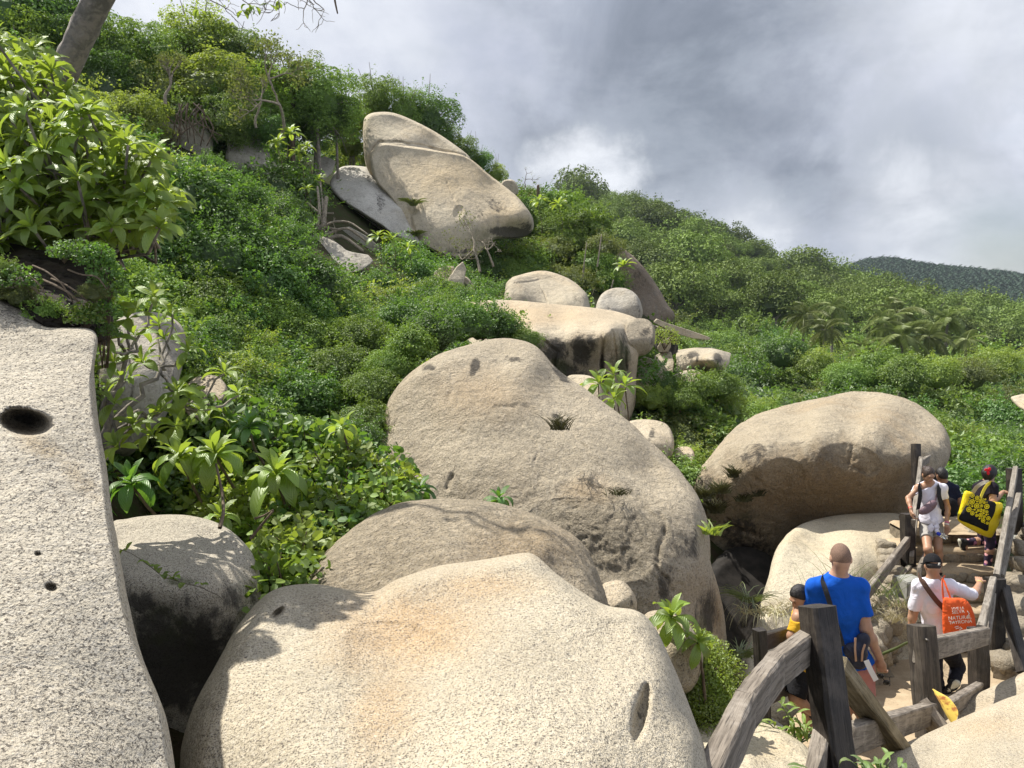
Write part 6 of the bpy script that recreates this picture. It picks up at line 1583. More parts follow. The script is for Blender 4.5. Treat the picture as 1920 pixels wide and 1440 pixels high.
def slab(parent, y0, y1, x0, x1, ztop, th, name='tread', seed=0):
    rng = np.random.default_rng(seed); nx, ny = 22, 7
    s = np.linspace(0, 1, nx); t = np.linspace(0, 1, ny)
    wob0 = fbm(np.stack([s * 5 + seed * 3, s * 0, s * 0 + seed], -1), 3) * 0.045
    top = []; bot = []
    for j in range(ny):
        for i in range(nx):
            x = x0 + (x1 - x0) * s[i]; y = y0 + wob0[i] * (1 - t[j]) + (y1 - y0) * t[j]
            z = ztop + fbm(np.array([[x * 2.5, y * 2.5, seed * 1.3]]), 3)[0] * 0.022 - (0.02 if j == 0 else 0) - (0.03 if i in (0, nx - 1) else 0)
            top.append((x, y, z)); bot.append((x, y, ztop - th))
    V = top + bot; n = nx * ny; Fc = []
    for j in range(ny - 1):
        for i in range(nx - 1):
            a = j * nx + i; Fc.append((a, a + 1, a + nx + 1, a + nx))
    for i in range(nx - 1): Fc.append((i, i + n, i + n + 1, i + 1)); a = (ny - 1) * nx + i; Fc.append((a, a + 1, a + 1 + n, a + n))
    for j in range(ny - 1):
        a = j * nx; Fc.append((a, a + nx, a + nx + n, a + n)); a = j * nx + nx - 1; Fc.append((a, a + n, a + nx + n, a + nx))
    me = bpy.data.meshes.new(name); me.from_pydata(V, [], Fc); me.materials.append(M['sand']); me.update()
    for p in me.polygons: p.use_smooth = True
    o = link(name, me, parent); o.matrix_basis = parent.matrix_basis.inverted(); return o

def stairs():
    e = empty('stone_stairs', (5.6, 9.6, -4.26)); rng = np.random.default_rng(4)
    tr = [(9.42, -4.06), (9.78, -3.88), (10.10, -3.70), (10.42, -3.52), (10.78, -3.34), (11.12, -3.15)]
    for i, (y, z) in enumerate(tr):
        x0 = 4.66 + i * 0.26; x1 = 6.35 + i * 0.20
        slab(e, y, y + 0.62, x0, x1, z, 0.07, seed=i + 3)
        x = x0 + 0.05
        while x < x1 - 0.05:
            w = rng.uniform(0.16, 0.42)
            put_stone(e, (x + w / 2, y + 0.12, z - 0.12), w * 1.0, 0.24, 0.185 * rng.uniform(0.85, 1.05), rng); x += w * 0.93
        # backing
        v = [(x0, y + 0.10, z - 0.22), (x1, y + 0.10, z - 0.22), (x1, y + 0.10, z - 0.04), (x0, y + 0.10, z - 0.04), (x0, y + 0.6, z - 0.22), (x1, y + 0.6, z - 0.22), (x1, y + 0.6, z - 0.04), (x0, y + 0.6, z - 0.04)]
        me = bpy.data.meshes.new('mortar'); me.from_pydata(v, [], [(0, 1, 2, 3), (5, 4, 7, 6), (1, 5, 6, 2), (4, 0, 3, 7), (3, 2, 6, 7), (0, 4, 5, 1)]); me.materials.append(M['mortar']); me.update()
        o = link('mortar', me, e); o.matrix_basis = e.matrix_basis.inverted()
    tag(e, 'uneven stone stairs with sandy treads climbing between the wooden railings', 'stairs')
stairs()

def rubble_wall(label, path, h0, h1, seed, thick=0.35, cs=0.26, name='stone_wall', cat='wall'):
    """rough masonry along a line on the ground; path: (x, y, z of the top)"""
    rng = np.random.default_rng(seed); e = empty(name, (path[0][0], path[0][1], path[0][2] - h0))
    P3 = np.array(path, float); seg = np.linalg.norm(np.diff(P3[:, :2], axis=0), axis=1); cum = np.concatenate([[0], np.cumsum(seg)]); L = cum[-1]
    at = lambda s: np.array([np.interp(s, cum, P3[:, j]) for j in range(3)])
    Vb = []; Fb = []
    n = 20
    for i in range(n + 1):
        a = at(L * i / n); b = at(min(L, L * i / n + 0.05)) - at(max(0, L * i / n - 0.05)); d = b[:2] / (np.linalg.norm(b[:2]) + 1e-9); nn = np.array([-d[1], d[0]])
        h = h0 + (h1 - h0) * i / n
        for sg in (-1, 1):
            q = a[:2] + nn * sg * thick * 0.36
            Vb += [(q[0], q[1], a[2] - 0.05), (q[0], q[1], a[2] - h)]
    for i in range(n):
        k = i * 4; Fb += [(k, k + 1, k + 5, k + 4), (k + 2, k + 6, k + 7, k + 3), (k, k + 4, k + 6, k + 2)]
    Fb += [(0, 2, 3, 1), (n * 4, n * 4 + 1, n * 4 + 3, n * 4 + 2)]
    me = bpy.data.meshes.new('mortar'); me.from_pydata(Vb, [], Fb); me.materials.append(M['mortar']); me.update()
    o = link('mortar', me, e); o.matrix_basis = e.matrix_basis.inverted()
    z = 0.06
    hm = max(h0, h1)
    while z < hm:
        s = rng.uniform(0, 0.1); rh = cs * rng.uniform(0.7, 1.1)
        while s < L:
            w = cs * rng.uniform(0.8, 1.8); a = at(min(L, s + w / 2)); h = h0 + (h1 - h0) * (s / L)
            if z < h: put_stone(e, (a[0] + rng.normal() * .02, a[1] + rng.normal() * .02, a[2] - z - rng.uniform(0, .04)), w * 1.02, thick * rng.uniform(.9, 1.15), rh, rng)
            s += w * 0.95
        z += rh * 0.86
    return tag(e, label, cat)
rubble_wall('rough stone retaining wall along the right side of the stairs under the railing', [(6.05, 8.7, -4.0), (6.3, 9.2, -3.75), (6.85, 9.9, -3.35), (7.4, 10.5, -3.1), (7.9, 11.1, -3.0), (8.8, 11.6, -3.0)], 0.6, 1.6, 11, cs=0.27)
rubble_wall('crumbling masonry edge left of the path below the hidden railing post', [(3.75, 8.1, -3.72), (4.15, 8.6, -3.72), (4.55, 9.1, -3.7), (4.85, 9.6, -3.6)], 0.75, 0.75, 12, cs=0.24)
rubble_wall('low stone kerb along the left side of the stairs', [(4.75, 9.5, -3.75), (5.05, 10.0, -3.5), (5.4, 10.6, -3.3), (5.5, 10.9, -3.25)], 0.35, 0.25, 13, cs=0.16, thick=0.22)
rubble_wall('pale rubble stones at the foot of the right railing post', [(5.75, 8.5, -4.0), (6.1, 8.9, -3.9), (6.4, 9.0, -3.85)], 0.3, 0.4, 14, cs=0.22)
# concrete footing left of the stairs
def box_obj(name, p, sx, sy, sz, mat, rz=0.0, label=None, cat=None, parent=None, bev=0.012):
    bm = bmesh.new(); bmesh.ops.create_cube(bm, size=1.0)
    for v in bm.verts: v.co = (v.co.x * sx, v.co.y * sy, v.co.z * sz)
    bmesh.ops.bevel(bm, geom=bm.edges[:], offset=bev, segments=2, affect='EDGES')
    me = bpy.data.meshes.new(name); bm.to_mesh(me); bm.free(); me.materials.append(mat)
    for q in me.polygons: q.use_smooth = False
    o = link(name, me, None, p); o.rotation_euler = (0, 0, rz)
    if parent is not None: o.parent = parent; o.matrix_parent_inverse = parent.matrix_basis.inverted()
    return tag(o, label, cat)
M['concrete'] = simple_mat('concrete', (0.36, 0.33, 0.27), 0.95, 0.5, 22, 0.3)
M['concrete_grey'] = simple_mat('concrete_grey', (0.27, 0.27, 0.24), 0.95, 0.5, 12, 0.3)
box_obj('concrete_block', P(1436, 1376, 5.45), 0.20, 0.22, 0.18, M['concrete'], 0.35, 'pale concrete block under the short railing post beside the foreground', 'block')
box_obj('concrete_footing', P(1704, 1122, 9.7), 0.30, 0.30, 0.55, M['concrete_grey'], 0.2, 'grey concrete footing under the left railing post by the stairs', 'footing')
box_obj('concrete_kerb', P(1905, 1010, 11.5), 1.0, 0.5, 0.16, M['concrete_grey'], 0.3, 'grey concrete ledge at the right edge behind the tall railing post', 'ledge')

PW = M['post_wood']; RW = M['rail_wood']; BW = M['brace_wood']; GW = M['grey_wood']
# near and right railing
rr = empty('wooden_railing', P(1590, 1560, 3.3))
beam(P(1596, 1640, 3.25), P(1531, 1136, 3.55), 0.138, 0.138, PW, rr, 'post', up=(0.35, -1, 0), seg=16)
beam(P(1745, 1385, 5.3), P(1727, 1172, 5.5), 0.165, 0.15, M['dark_grey_wood'], rr, 'post', up=(0.25, -1, 0), seed=2)
beam(P(1836, 1305, 7.1), P(1834, 1178, 7.2), 0.15, 0.15, PW, rr, 'post', up=(0.2, -1, 0), seed=3)
beam(P(1864, 1290, 8.9), P(1866, 1084, 9.0), 0.19, 0.17, PW, rr, 'post', up=(0.2, -1, 0), seed=4)
beam(P(1904, 1030, 11.5), P(1901, 878, 11.6), 0.18, 0.16, PW, rr, 'post', up=(0.2, -1, 0), seed=5)
# curved hand rail, three pieces
beam(P(1528, 1200, 3.62), P(1452, 1258, 3.25), 0.075, 0.155, RW, rr, 'rail', seed=6)
beam(P(1455, 1255, 3.26), P(1395, 1335, 2.80), 0.077, 0.155, RW, rr, 'rail', seed=7)
beam(P(1398, 1331, 2.82), P(1290, 1560, 2.05), 0.078, 0.155, RW, rr, 'rail', seed=8)
beam(P(1543, 1372, 3.5), P(1508, 1560, 2.9), 0.075, 0.14, RW, rr, 'rail', seed=9)
beam(P(1585, 1388, 3.55), P(1752, 1335, 5.4), 0.07, 0.15, RW, rr, 'rail', seed=10)
beam(P(1560, 1240, 3.66), P(1682, 1402, 4.15), 0.075, 0.14, BW, rr, 'brace', up=(0.6, -1, 0.4), seed=11)
beam(P(1722, 1222, 5.42), P(1848, 1192, 7.15), 0.07, 0.17, RW, rr, 'rail', seed=12)
beam(P(1738, 1352, 5.4), P(1838, 1290, 7.1), 0.07, 0.13, RW, rr, 'rail', seed=13)
beam(P(1722, 1318, 5.25), P(1768, 1378, 5.1), 0.08, 0.16, RW, rr, 'brace', up=(0.3, -1, 0.2), seed=14)
beam(P(1838, 1186, 7.22), P(1862, 1092, 8.95), 0.07, 0.15, GW, rr, 'rail', seed=15)
beam(P(1868, 1086, 9.02), P(1904, 882, 11.55), 0.07, 0.15, GW, rr, 'rail', seed=16)
beam(P(1876, 1086, 9.15), P(1910, 930, 11.5), 0.07, 0.14, GW, rr, 'rail', seed=17)
beam(P(1880, 1098, 9.0), P(1920, 1262, 8.3), 0.14, 0.10, PW, rr, 'brace', up=(0.2, -1, 0), seed=18)
beam(P(1846, 1232, 7.3), P(1862, 1120, 8.8), 0.06, 0.12, GW, rr, 'rail', seed=19)
beam(P(1908, 980, 11.6), P(1945, 1005, 11.2), 0.08, 0.10, PW, rr, 'brace', seed=20)
for q in ((1822, 1196, 7.02), (1738, 1200, 5.38), (1795, 1203, 6.3)): bolt(P(*q), rr)
tag(rr, 'dark wooden railing zigzagging from the foreground post to the right side of the stairs', 'railing')
# left railing
lr = empty('wooden_railing', P(1703, 1092, 10.6))
beam(P(1704, 1100, 10.6), P(1701, 963, 10.7), 0.165, 0.15, PW, lr, 'post', up=(0.2, -1, 0), seed=31)
beam(P(1720, 960, 12.1), P(1717, 832, 12.3), 0.12, 0.12, PW, lr, 'post', up=(0.2, -1, 0), seed=32)
beam(P(1757, 940, 13.6), P(1750, 838, 13.6), 0.12, 0.12, PW, lr, 'post', up=(0.2, -1, 0), seed=33)
beam(P(1716, 876, 12.25), P(1756, 850, 13.55), 0.06, 0.13, GW, lr, 'rail', seed=34)
beam(P(1727, 862, 12.2), P(1712, 982, 10.6), 0.06, 0.13, GW, lr, 'rail', seed=35)
beam(P(1724, 900, 12.1), P(1709, 1050, 10.5), 0.06, 0.13, GW, lr, 'rail', seed=36)
beam(P(1704, 1012, 10.65), P(1560, 1196, 8.3), 0.07, 0.15, RW, lr, 'rail', seed=37)
beam(P(1706, 1066, 10.6), P(1570, 1262, 8.2), 0.07, 0.15, RW, lr, 'rail', seed=38)
beam(P(1560, 1290, 8.2), P(1560, 1170, 8.25), 0.15, 0.15, PW, lr, 'post', up=(0.2, -1, 0), seed=39)
beam(P(1434, 1362, 5.5), P(1424, 1180, 5.55), 0.085, 0.085, PW, lr, 'post', up=(0.3, -1, 0), seed=40)
beam(P(1424, 1205, 5.55), P(1562, 1165, 8.2), 0.06, 0.13, PW, lr, 'rail', seed=41)
beam(P(1430, 1310, 5.5), P(1562, 1250, 8.2), 0.06, 0.12, PW, lr, 'rail', seed=42)
beam(P(1722, 1125, 10.0), P(1724, 1065, 10.1), 0.06, 0.06, RW, lr, 'stake', seed=43)
beam(P(1722, 1068, 10.1), P(1734, 1040, 10.6), 0.05, 0.05, RW, lr, 'stake', seed=44)
beam(P(1734, 1042, 10.6), P(1736, 1028, 10.7), 0.06, 0.06, RW, lr, 'stake', seed=45)
tag(lr, 'wooden railing on the far side of the path climbing left of the stairs', 'railing')
# cable and yellowed leaf by the railing
stick([(1655, 1226, 8.4), (1680, 1216, 8.2), (1700, 1205, 7.9), (1722, 1198, 7.5)], 0.018, 'green pliant stem tied across beside the middle railing post', 'green_stem', 'plant', 'grass_green')
def fallen_leaf():
    V, Fq, ve = big_leaf(77, 0.5, 0.45, 10, 0.3, 0.01)
    m, N = new_mat('yellowed_leaf'); oc = N.n('ShaderNodeTexCoord').outputs['Object']
    c = N.mix(N.step(N.noise(oc, 3.0, 5, 0.6), 0.52, 0.66), (0.62, 0.45, 0.08), (0.30, 0.10, 0.02))
    finish(N, N.n('ShaderNodeBsdfPrincipled', None, Base_Color=c, Roughness=0.5))
    o = link('fallen_leaf', mesh_np('fallen_leaf', V, Fq, m, True))
    a = P(1748, 1292, 5.0); b = P(1775, 1350, 4.85); d = (b - a).normalized(); n = Vector((0.25, -1, 0.25)); n = (n - d * n.dot(d)).normalized(); s = d.cross(n)
    R = Matrix((s, d, n)).transposed().to_4x4(); R.translation = a; o.matrix_basis = R @ Matrix.Diagonal((0.26, 0.25, 0.25, 1))
    tag(o, 'broad yellowed leaf with a brown spot caught at the foot of the middle post', 'leaf')
fallen_leaf()

# ------------------------------------------------------------------ people: one smooth surface per body, clothes over it
def surface_nets(F, lo, h):
    nx, ny, nz = F.shape
    ins = F < 0
    c = np.zeros((nx - 1, ny - 1, nz - 1), np.int8)
    cs = [(i, j, k) for i in (0, 1) for j in (0, 1) for k in (0, 1)]
    sl = lambda i, j, k: (slice(i, nx - 1 + i), slice(j, ny - 1 + j), slice(k, nz - 1 + k))
    for t in cs: c += ins[sl(*t)]
    act = (c > 0) & (c < 8)
    idx = -np.ones(act.shape, np.int64); idx[act] = np.arange(act.sum())
    acc = np.zeros((act.sum(), 3)); cnt = np.zeros(act.sum())
    vals = {t: F[sl(*t)][act] for t in cs}
    for a in cs:
        for ax in range(3):
            if a[ax] == 0:
                b = list(a); b[ax] = 1; b = tuple(b)
                va, vb = vals[a], vals[b]; m = (va < 0) != (vb < 0)
                t = np.zeros_like(va); t[m] = va[m] / (va[m] - vb[m])
                p = np.tile(np.array(a, float), (len(va), 1)); p[:, ax] += t
                acc[m] += p[m]; cnt[m] += 1
    cell = np.argwhere(act)
    V = (cell + acc / cnt[:, None]) * h + lo
    faces = []
    for ax in range(3):
        o1, o2 = [x for x in range(3) if x != ax]
        s0 = [slice(None)] * 3; s1 = [slice(None)] * 3
        s0[ax] = slice(0, F.shape[ax] - 1); s1[ax] = slice(1, F.shape[ax])
        A = ins[tuple(s0)]; B = ins[tuple(s1)]
        ch = np.argwhere(A != B)
        ch = ch[(ch[:, o1] > 0) & (ch[:, o2] > 0) & (ch[:, o1] < F.shape[o1] - 1) & (ch[:, o2] < F.shape[o2] - 1)]
        fl = A[tuple(ch.T)]
        def g(d1, d2):
            q = ch.copy(); q[:, o1] += d1; q[:, o2] += d2; return idx[tuple(q.T)]
        q = np.stack([g(-1, -1), g(0, -1), g(0, 0), g(-1, 0)], -1)
        flip = fl if ax != 1 else ~fl
        q[~flip] = q[~flip][:, ::-1]
        faces.append(q)
    Fc = np.concatenate(faces); Fc = Fc[(Fc >= 0).all(1)]
    return V, Fc

def v3(p): return np.array(tuple(p), float)
def cap(a, b, ra, rb, cut=None, k=None): return ('c', v3(a), v3(b), ra, rb, cut, k)
def ell3(c, r, R=None, cut=None, k=None): return ('e', v3(c), np.array(r, float), R, None, cut, k)
def boxp(c, r, R=None, rnd=0.02, cut=None, k=None): return ('b', v3(c), np.array(r, float), R, rnd, cut, k)
def prim_d(p, Q):
    t = p[0]
    if t == 'c':
        a, b, ra, rb = p[1:5]; ab = b - a; L2 = max(ab @ ab, 1e-9)
        h = np.clip(((Q - a) @ ab) / L2, 0, 1)
        d = np.linalg.norm(Q - a - h[..., None] * ab, axis=-1) - (ra + (rb - ra) * h)
    elif t == 'e':
        q = Q - p[1]
        if p[3] is not None: q = q @ p[3]
        r = p[2]; k0 = np.linalg.norm(q / r, axis=-1); k1 = np.linalg.norm(q / (r * r), axis=-1)
        d = k0 * (k0 - 1) / np.maximum(k1, 1e-6)
    else:
        q = Q - p[1]
        if p[3] is not None: q = q @ p[3]
        w = np.abs(q) - (p[2] - p[4]); d = np.linalg.norm(np.maximum(w, 0), axis=-1) + np.minimum(w.max(-1), 0) - p[4]
    if p[5] is not None:
        for pt, n in ([p[5]] if not isinstance(p[5], list) else p[5]):
            d = np.maximum(d, (Q - v3(pt)) @ unit(v3(n)))
    return d
def blend(prims, res, k=0.03, cuts=(), subs=(), wr=0.0, wscale=9.0, wdir=None):
    lo = np.min([np.minimum(p[1], p[2]) - max(p[3], p[4]) if p[0] == 'c' else p[1] - np.max(p[2]) * 1.8 for p in prims], 0) - res * 3
    hi = np.max([np.maximum(p[1], p[2]) + max(p[3], p[4]) if p[0] == 'c' else p[1] + np.max(p[2]) * 1.8 for p in prims], 0) + res * 3
    n = np.ceil((hi - lo) / res).astype(int) + 1
    ax = [lo[i] + np.arange(n[i]) * res for i in range(3)]
    Q = np.stack(np.meshgrid(*ax, indexing='ij'), -1).astype(np.float32)
    D = None
    for p in prims:
        d = prim_d(p, Q)
        if D is None: D = d; continue
        kk = k if p[6] is None else p[6]
        h = np.clip(0.5 + 0.5 * (D - d) / kk, 0, 1)
        D = d * h + D * (1 - h) - kk * h * (1 - h)
    if wr:
        q = Q * wscale
        if wdir is not None: q = q * np.array(wdir)
        nz = fbm(q, 2)
        D = D + (1 - np.abs(nz) * 2.2) * wr
    for pt, nn in cuts: D = np.maximum(D, (Q - v3(pt)) @ unit(v3(nn)))
    for p in subs: D = np.maximum(D, -prim_d(p, Q))
    return surface_nets(D.astype(np.float64), lo, res)

def frame(fwd, up=(0, 0, 1)):
    """columns: side, forward, up"""
    f = unit(v3(fwd)); s = unit(np.cross(f, v3(up))); u = np.cross(s, f)
    return np.stack([s, f, u], 1)

M_SK = {}
def skin_mat(name, c):
    m, N = new_mat(name); oc = N.n('ShaderNodeTexCoord').outputs['Object']
    col = N.mix(N.step(N.noise(oc, 14, 4, 0.6), 0.35, 0.7), c, tuple(x * 0.85 for x in c))
    b = N.n('ShaderNodeBsdfPrincipled', None, Base_Color=col, Roughness=0.48, Specular_IOR_Level=0.4, Subsurface_Weight=0.12, Subsurface_Scale=0.01)
    b.inputs['Subsurface Radius'].default_value = (1, 0.35, 0.2)
    finish(N, b); return m
def cloth_mat(name, c, var=0.12, bump=0.3, rough=0.9, spec=0.15, sheen=0.0):
    m, N = new_mat(name); oc = N.n('ShaderNodeTexCoord').outputs['Object']
    col = N.mix(N.step(N.noise(oc, 3.5, 3, 0.5), 0.3, 0.7), c, tuple(x * (1 - var) for x in c))
    h = N.math('ADD', N.math('MULTIPLY', N.noise(oc, 7, 3, 0.5, 1.2), 3.0), N.math('MULTIPLY', N.noise(oc, 500, 1, 0.5), 0.05))
    bp = N.n('ShaderNodeBump', None, Strength=bump, Distance=0.03, Height=h)
    finish(N, N.n('ShaderNodeBsdfPrincipled', None, Base_Color=col, Roughness=rough, Specular_IOR_Level=spec, Normal=bp.outputs[0])); return m
M['skin_light'] = skin_mat('skin_light', (0.50, 0.30, 0.21)); M['skin_tan'] = skin_mat('skin_tan', (0.42, 0.24, 0.15)); M['skin_brown'] = skin_mat('skin_brown', (0.34, 0.19, 0.12))
M['blue_tee'] = cloth_mat('blue_tee', (0.010, 0.10, 0.52)); M['white_tee'] = cloth_mat('white_tee', (0.74, 0.72, 0.80), 0.04); M['black_tee'] = cloth_mat('black_tee', (0.018, 0.014, 0.022))
M['navy_tee'] = cloth_mat('navy_tee', (0.018, 0.022, 0.045)); M['yellow_tee'] = cloth_mat('yellow_tee', (0.62, 0.36, 0.03)); M['pink_shorts'] = cloth_mat('pink_shorts', (0.50, 0.22, 0.19))
M['grey_shorts'] = cloth_mat('grey_shorts', (0.40, 0.38, 0.35)); M['black_cloth'] = cloth_mat('black_cloth', (0.016, 0.016, 0.018)); M['jeans'] = cloth_mat('jeans', (0.018, 0.018, 0.024))
M['hair_black'] = simple_mat('hair_black', (0.012, 0.010, 0.010), 0.45, 0.6, 60, 0.5, 0.5); M['hair_brown'] = simple_mat('hair_brown', (0.045, 0.026, 0.018), 0.45, 0.6, 60, 0.6, 0.5)
M['hair_buzz'] = simple_mat('hair_buzz', (0.23, 0.145, 0.105), 0.7, 0.5, 200, 0.4, 0.3)
M['navy_nylon'] = cloth_mat('navy_nylon', (0.020, 0.026, 0.055), 0.2, 0.4, 0.55, 0.4); M['mauve_nylon'] = cloth_mat('mauve_nylon', (0.20, 0.13, 0.15), 0.2, 0.5, 0.5, 0.4)
M['orange_bag'] = cloth_mat('orange_bag', (0.80, 0.12, 0.025), 0.15, 0.5, 0.7, 0.3); M['yellow_bag'] = cloth_mat('yellow_bag', (0.80, 0.62, 0.01), 0.08, 0.3, 0.5, 0.4)
M['strap_brown'] = cloth_mat('strap_brown', (0.11, 0.065, 0.045)); M['strap_black'] = cloth_mat('strap_black', (0.035, 0.035, 0.037)); M['strap_grey'] = cloth_mat('strap_grey', (0.42, 0.40, 0.36)); M['tan_trim'] = cloth_mat('tan_trim', (0.50, 0.32, 0.22))
M['white_print'] = simple_mat('white_print', (0.80, 0.78, 0.72), 0.7, 0, 10, 0.05); M['yellow_print'] = simple_mat('yellow_print', (0.82, 0.66, 0.01), 0.6, 0, 10, 0.05)
M['red_cloth'] = simple_mat('red_cloth', (0.65, 0.015, 0.03), 0.7, 0, 10, 0.3); M['pink_band'] = simple_mat('pink_band', (0.75, 0.12, 0.35), 0.6, 0, 10, 0.1); M['yellow_band'] = simple_mat('yellow_band', (0.75, 0.55, 0.12), 0.6, 0, 10, 0.1)
M['sole'] = simple_mat('sole', (0.55, 0.54, 0.45), 0.8, 0.2, 30, 0.1); M['shoe_black'] = simple_mat('shoe_black', (0.02, 0.02, 0.022), 0.6, 0.3, 40, 0.3); M['eye_dark'] = simple_mat('eye_dark', (0.02, 0.012, 0.01), 0.3, 0, 10, 0.1)
M['lip'] = simple_mat('lip', (0.40, 0.14, 0.12), 0.5, 0, 10, 0.1); M['paper'] = simple_mat('paper', (0.80, 0.80, 0.80), 0.8, 0, 10, 0.03); M['blue_cap'] = simple_mat('blue_cap', (0.02, 0.05, 0.5), 0.4, 0, 10, 0.1)
M['dark_lens'] = simple_mat('dark_lens', (0.01, 0.01, 0.012), 0.12, 0, 10, 0.1, 0.6)
def leggings_mat():
    m, N = new_mat('leggings'); oc = N.n('ShaderNodeTexCoord').outputs['Object']
    v = N.n('ShaderNodeTexVoronoi', {'feature': 'F1'}, Vector=oc, Scale=13.0)
    d = v.outputs['Distance']; r = N.n('ShaderNodeSeparateColor', None, in0=v.outputs['Color']).outputs[0]
    c = N.mix(N.step(r, 0.3, 0.8), (0.75, 0.38, 0.40), (0.25, 0.06, 0.28))
    c = N.mix(N.step(d, 0.30, 0.42), c, (0.020, 0.012, 0.035))
    finish(N, N.n('ShaderNodeBsdfPrincipled', None, Base_Color=c, Roughness=0.8)); return m
M['leggings'] = leggings_mat()

def part(parent, name, VF, mat, org, smooth=True):
    V, Fc = VF
    o = link(name, mesh_np(name, V - org, Fc, mat, smooth), parent); return o

def hand_prims(w, d, n, sc=1.0, curl=0.5, side=1):
    """palm and five fingers from wrist w towards d, palm facing n; side +1 puts the thumb on the cross side"""
    d = unit(v3(d)); n = v3(n); n = unit(n - d * (n @ d)); s = np.cross(d, n) * side
    pr = [ell3(v3(w) + d * 0.05 * sc, (0.042 * sc, 0.055 * sc, 0.017 * sc), np.stack([s, d, n], 1)), cap(v3(w) - d * 0.02, v3(w) + d * 0.03 * sc, 0.024 * sc, 0.026 * sc)]
    for i, (off, L) in enumerate([(-0.030, .062), (-0.011, .074), (0.009, .078), (0.029, .068)]):
        b = v3(w) + d * 0.088 * sc + s * off * sc
        c1 = curl * 0.7; dd = unit(d * math.cos(c1) + n * math.sin(c1)); m1 = b + dd * L * 0.55 * sc
        c2 = curl * 1.7; d2 = unit(d * math.cos(c2) + n * math.sin(c2)); m2 = m1 + d2 * L * 0.55 * sc
        pr += [cap(b - d * 0.02, m1, 0.0095 * sc, 0.0088 * sc, k=0.006), cap(m1, m2, 0.0086 * sc, 0.0072 * sc, k=0.005)]
    tb = v3(w) + d * 0.03 * sc + s * 0.03 * sc; t1 = tb + unit(s * 0.7 + d * 0.7 + n * 0.25) * 0.045 * sc; t2 = t1 + unit(s * 0.25 + d * 0.9 + n * 0.4 * (1 + curl)) * 0.035 * sc
    pr += [cap(tb, t1, 0.014 * sc, 0.011 * sc, k=0.01), cap(t1, t2, 0.0105 * sc, 0.0085 * sc, k=0.006)]
    return pr

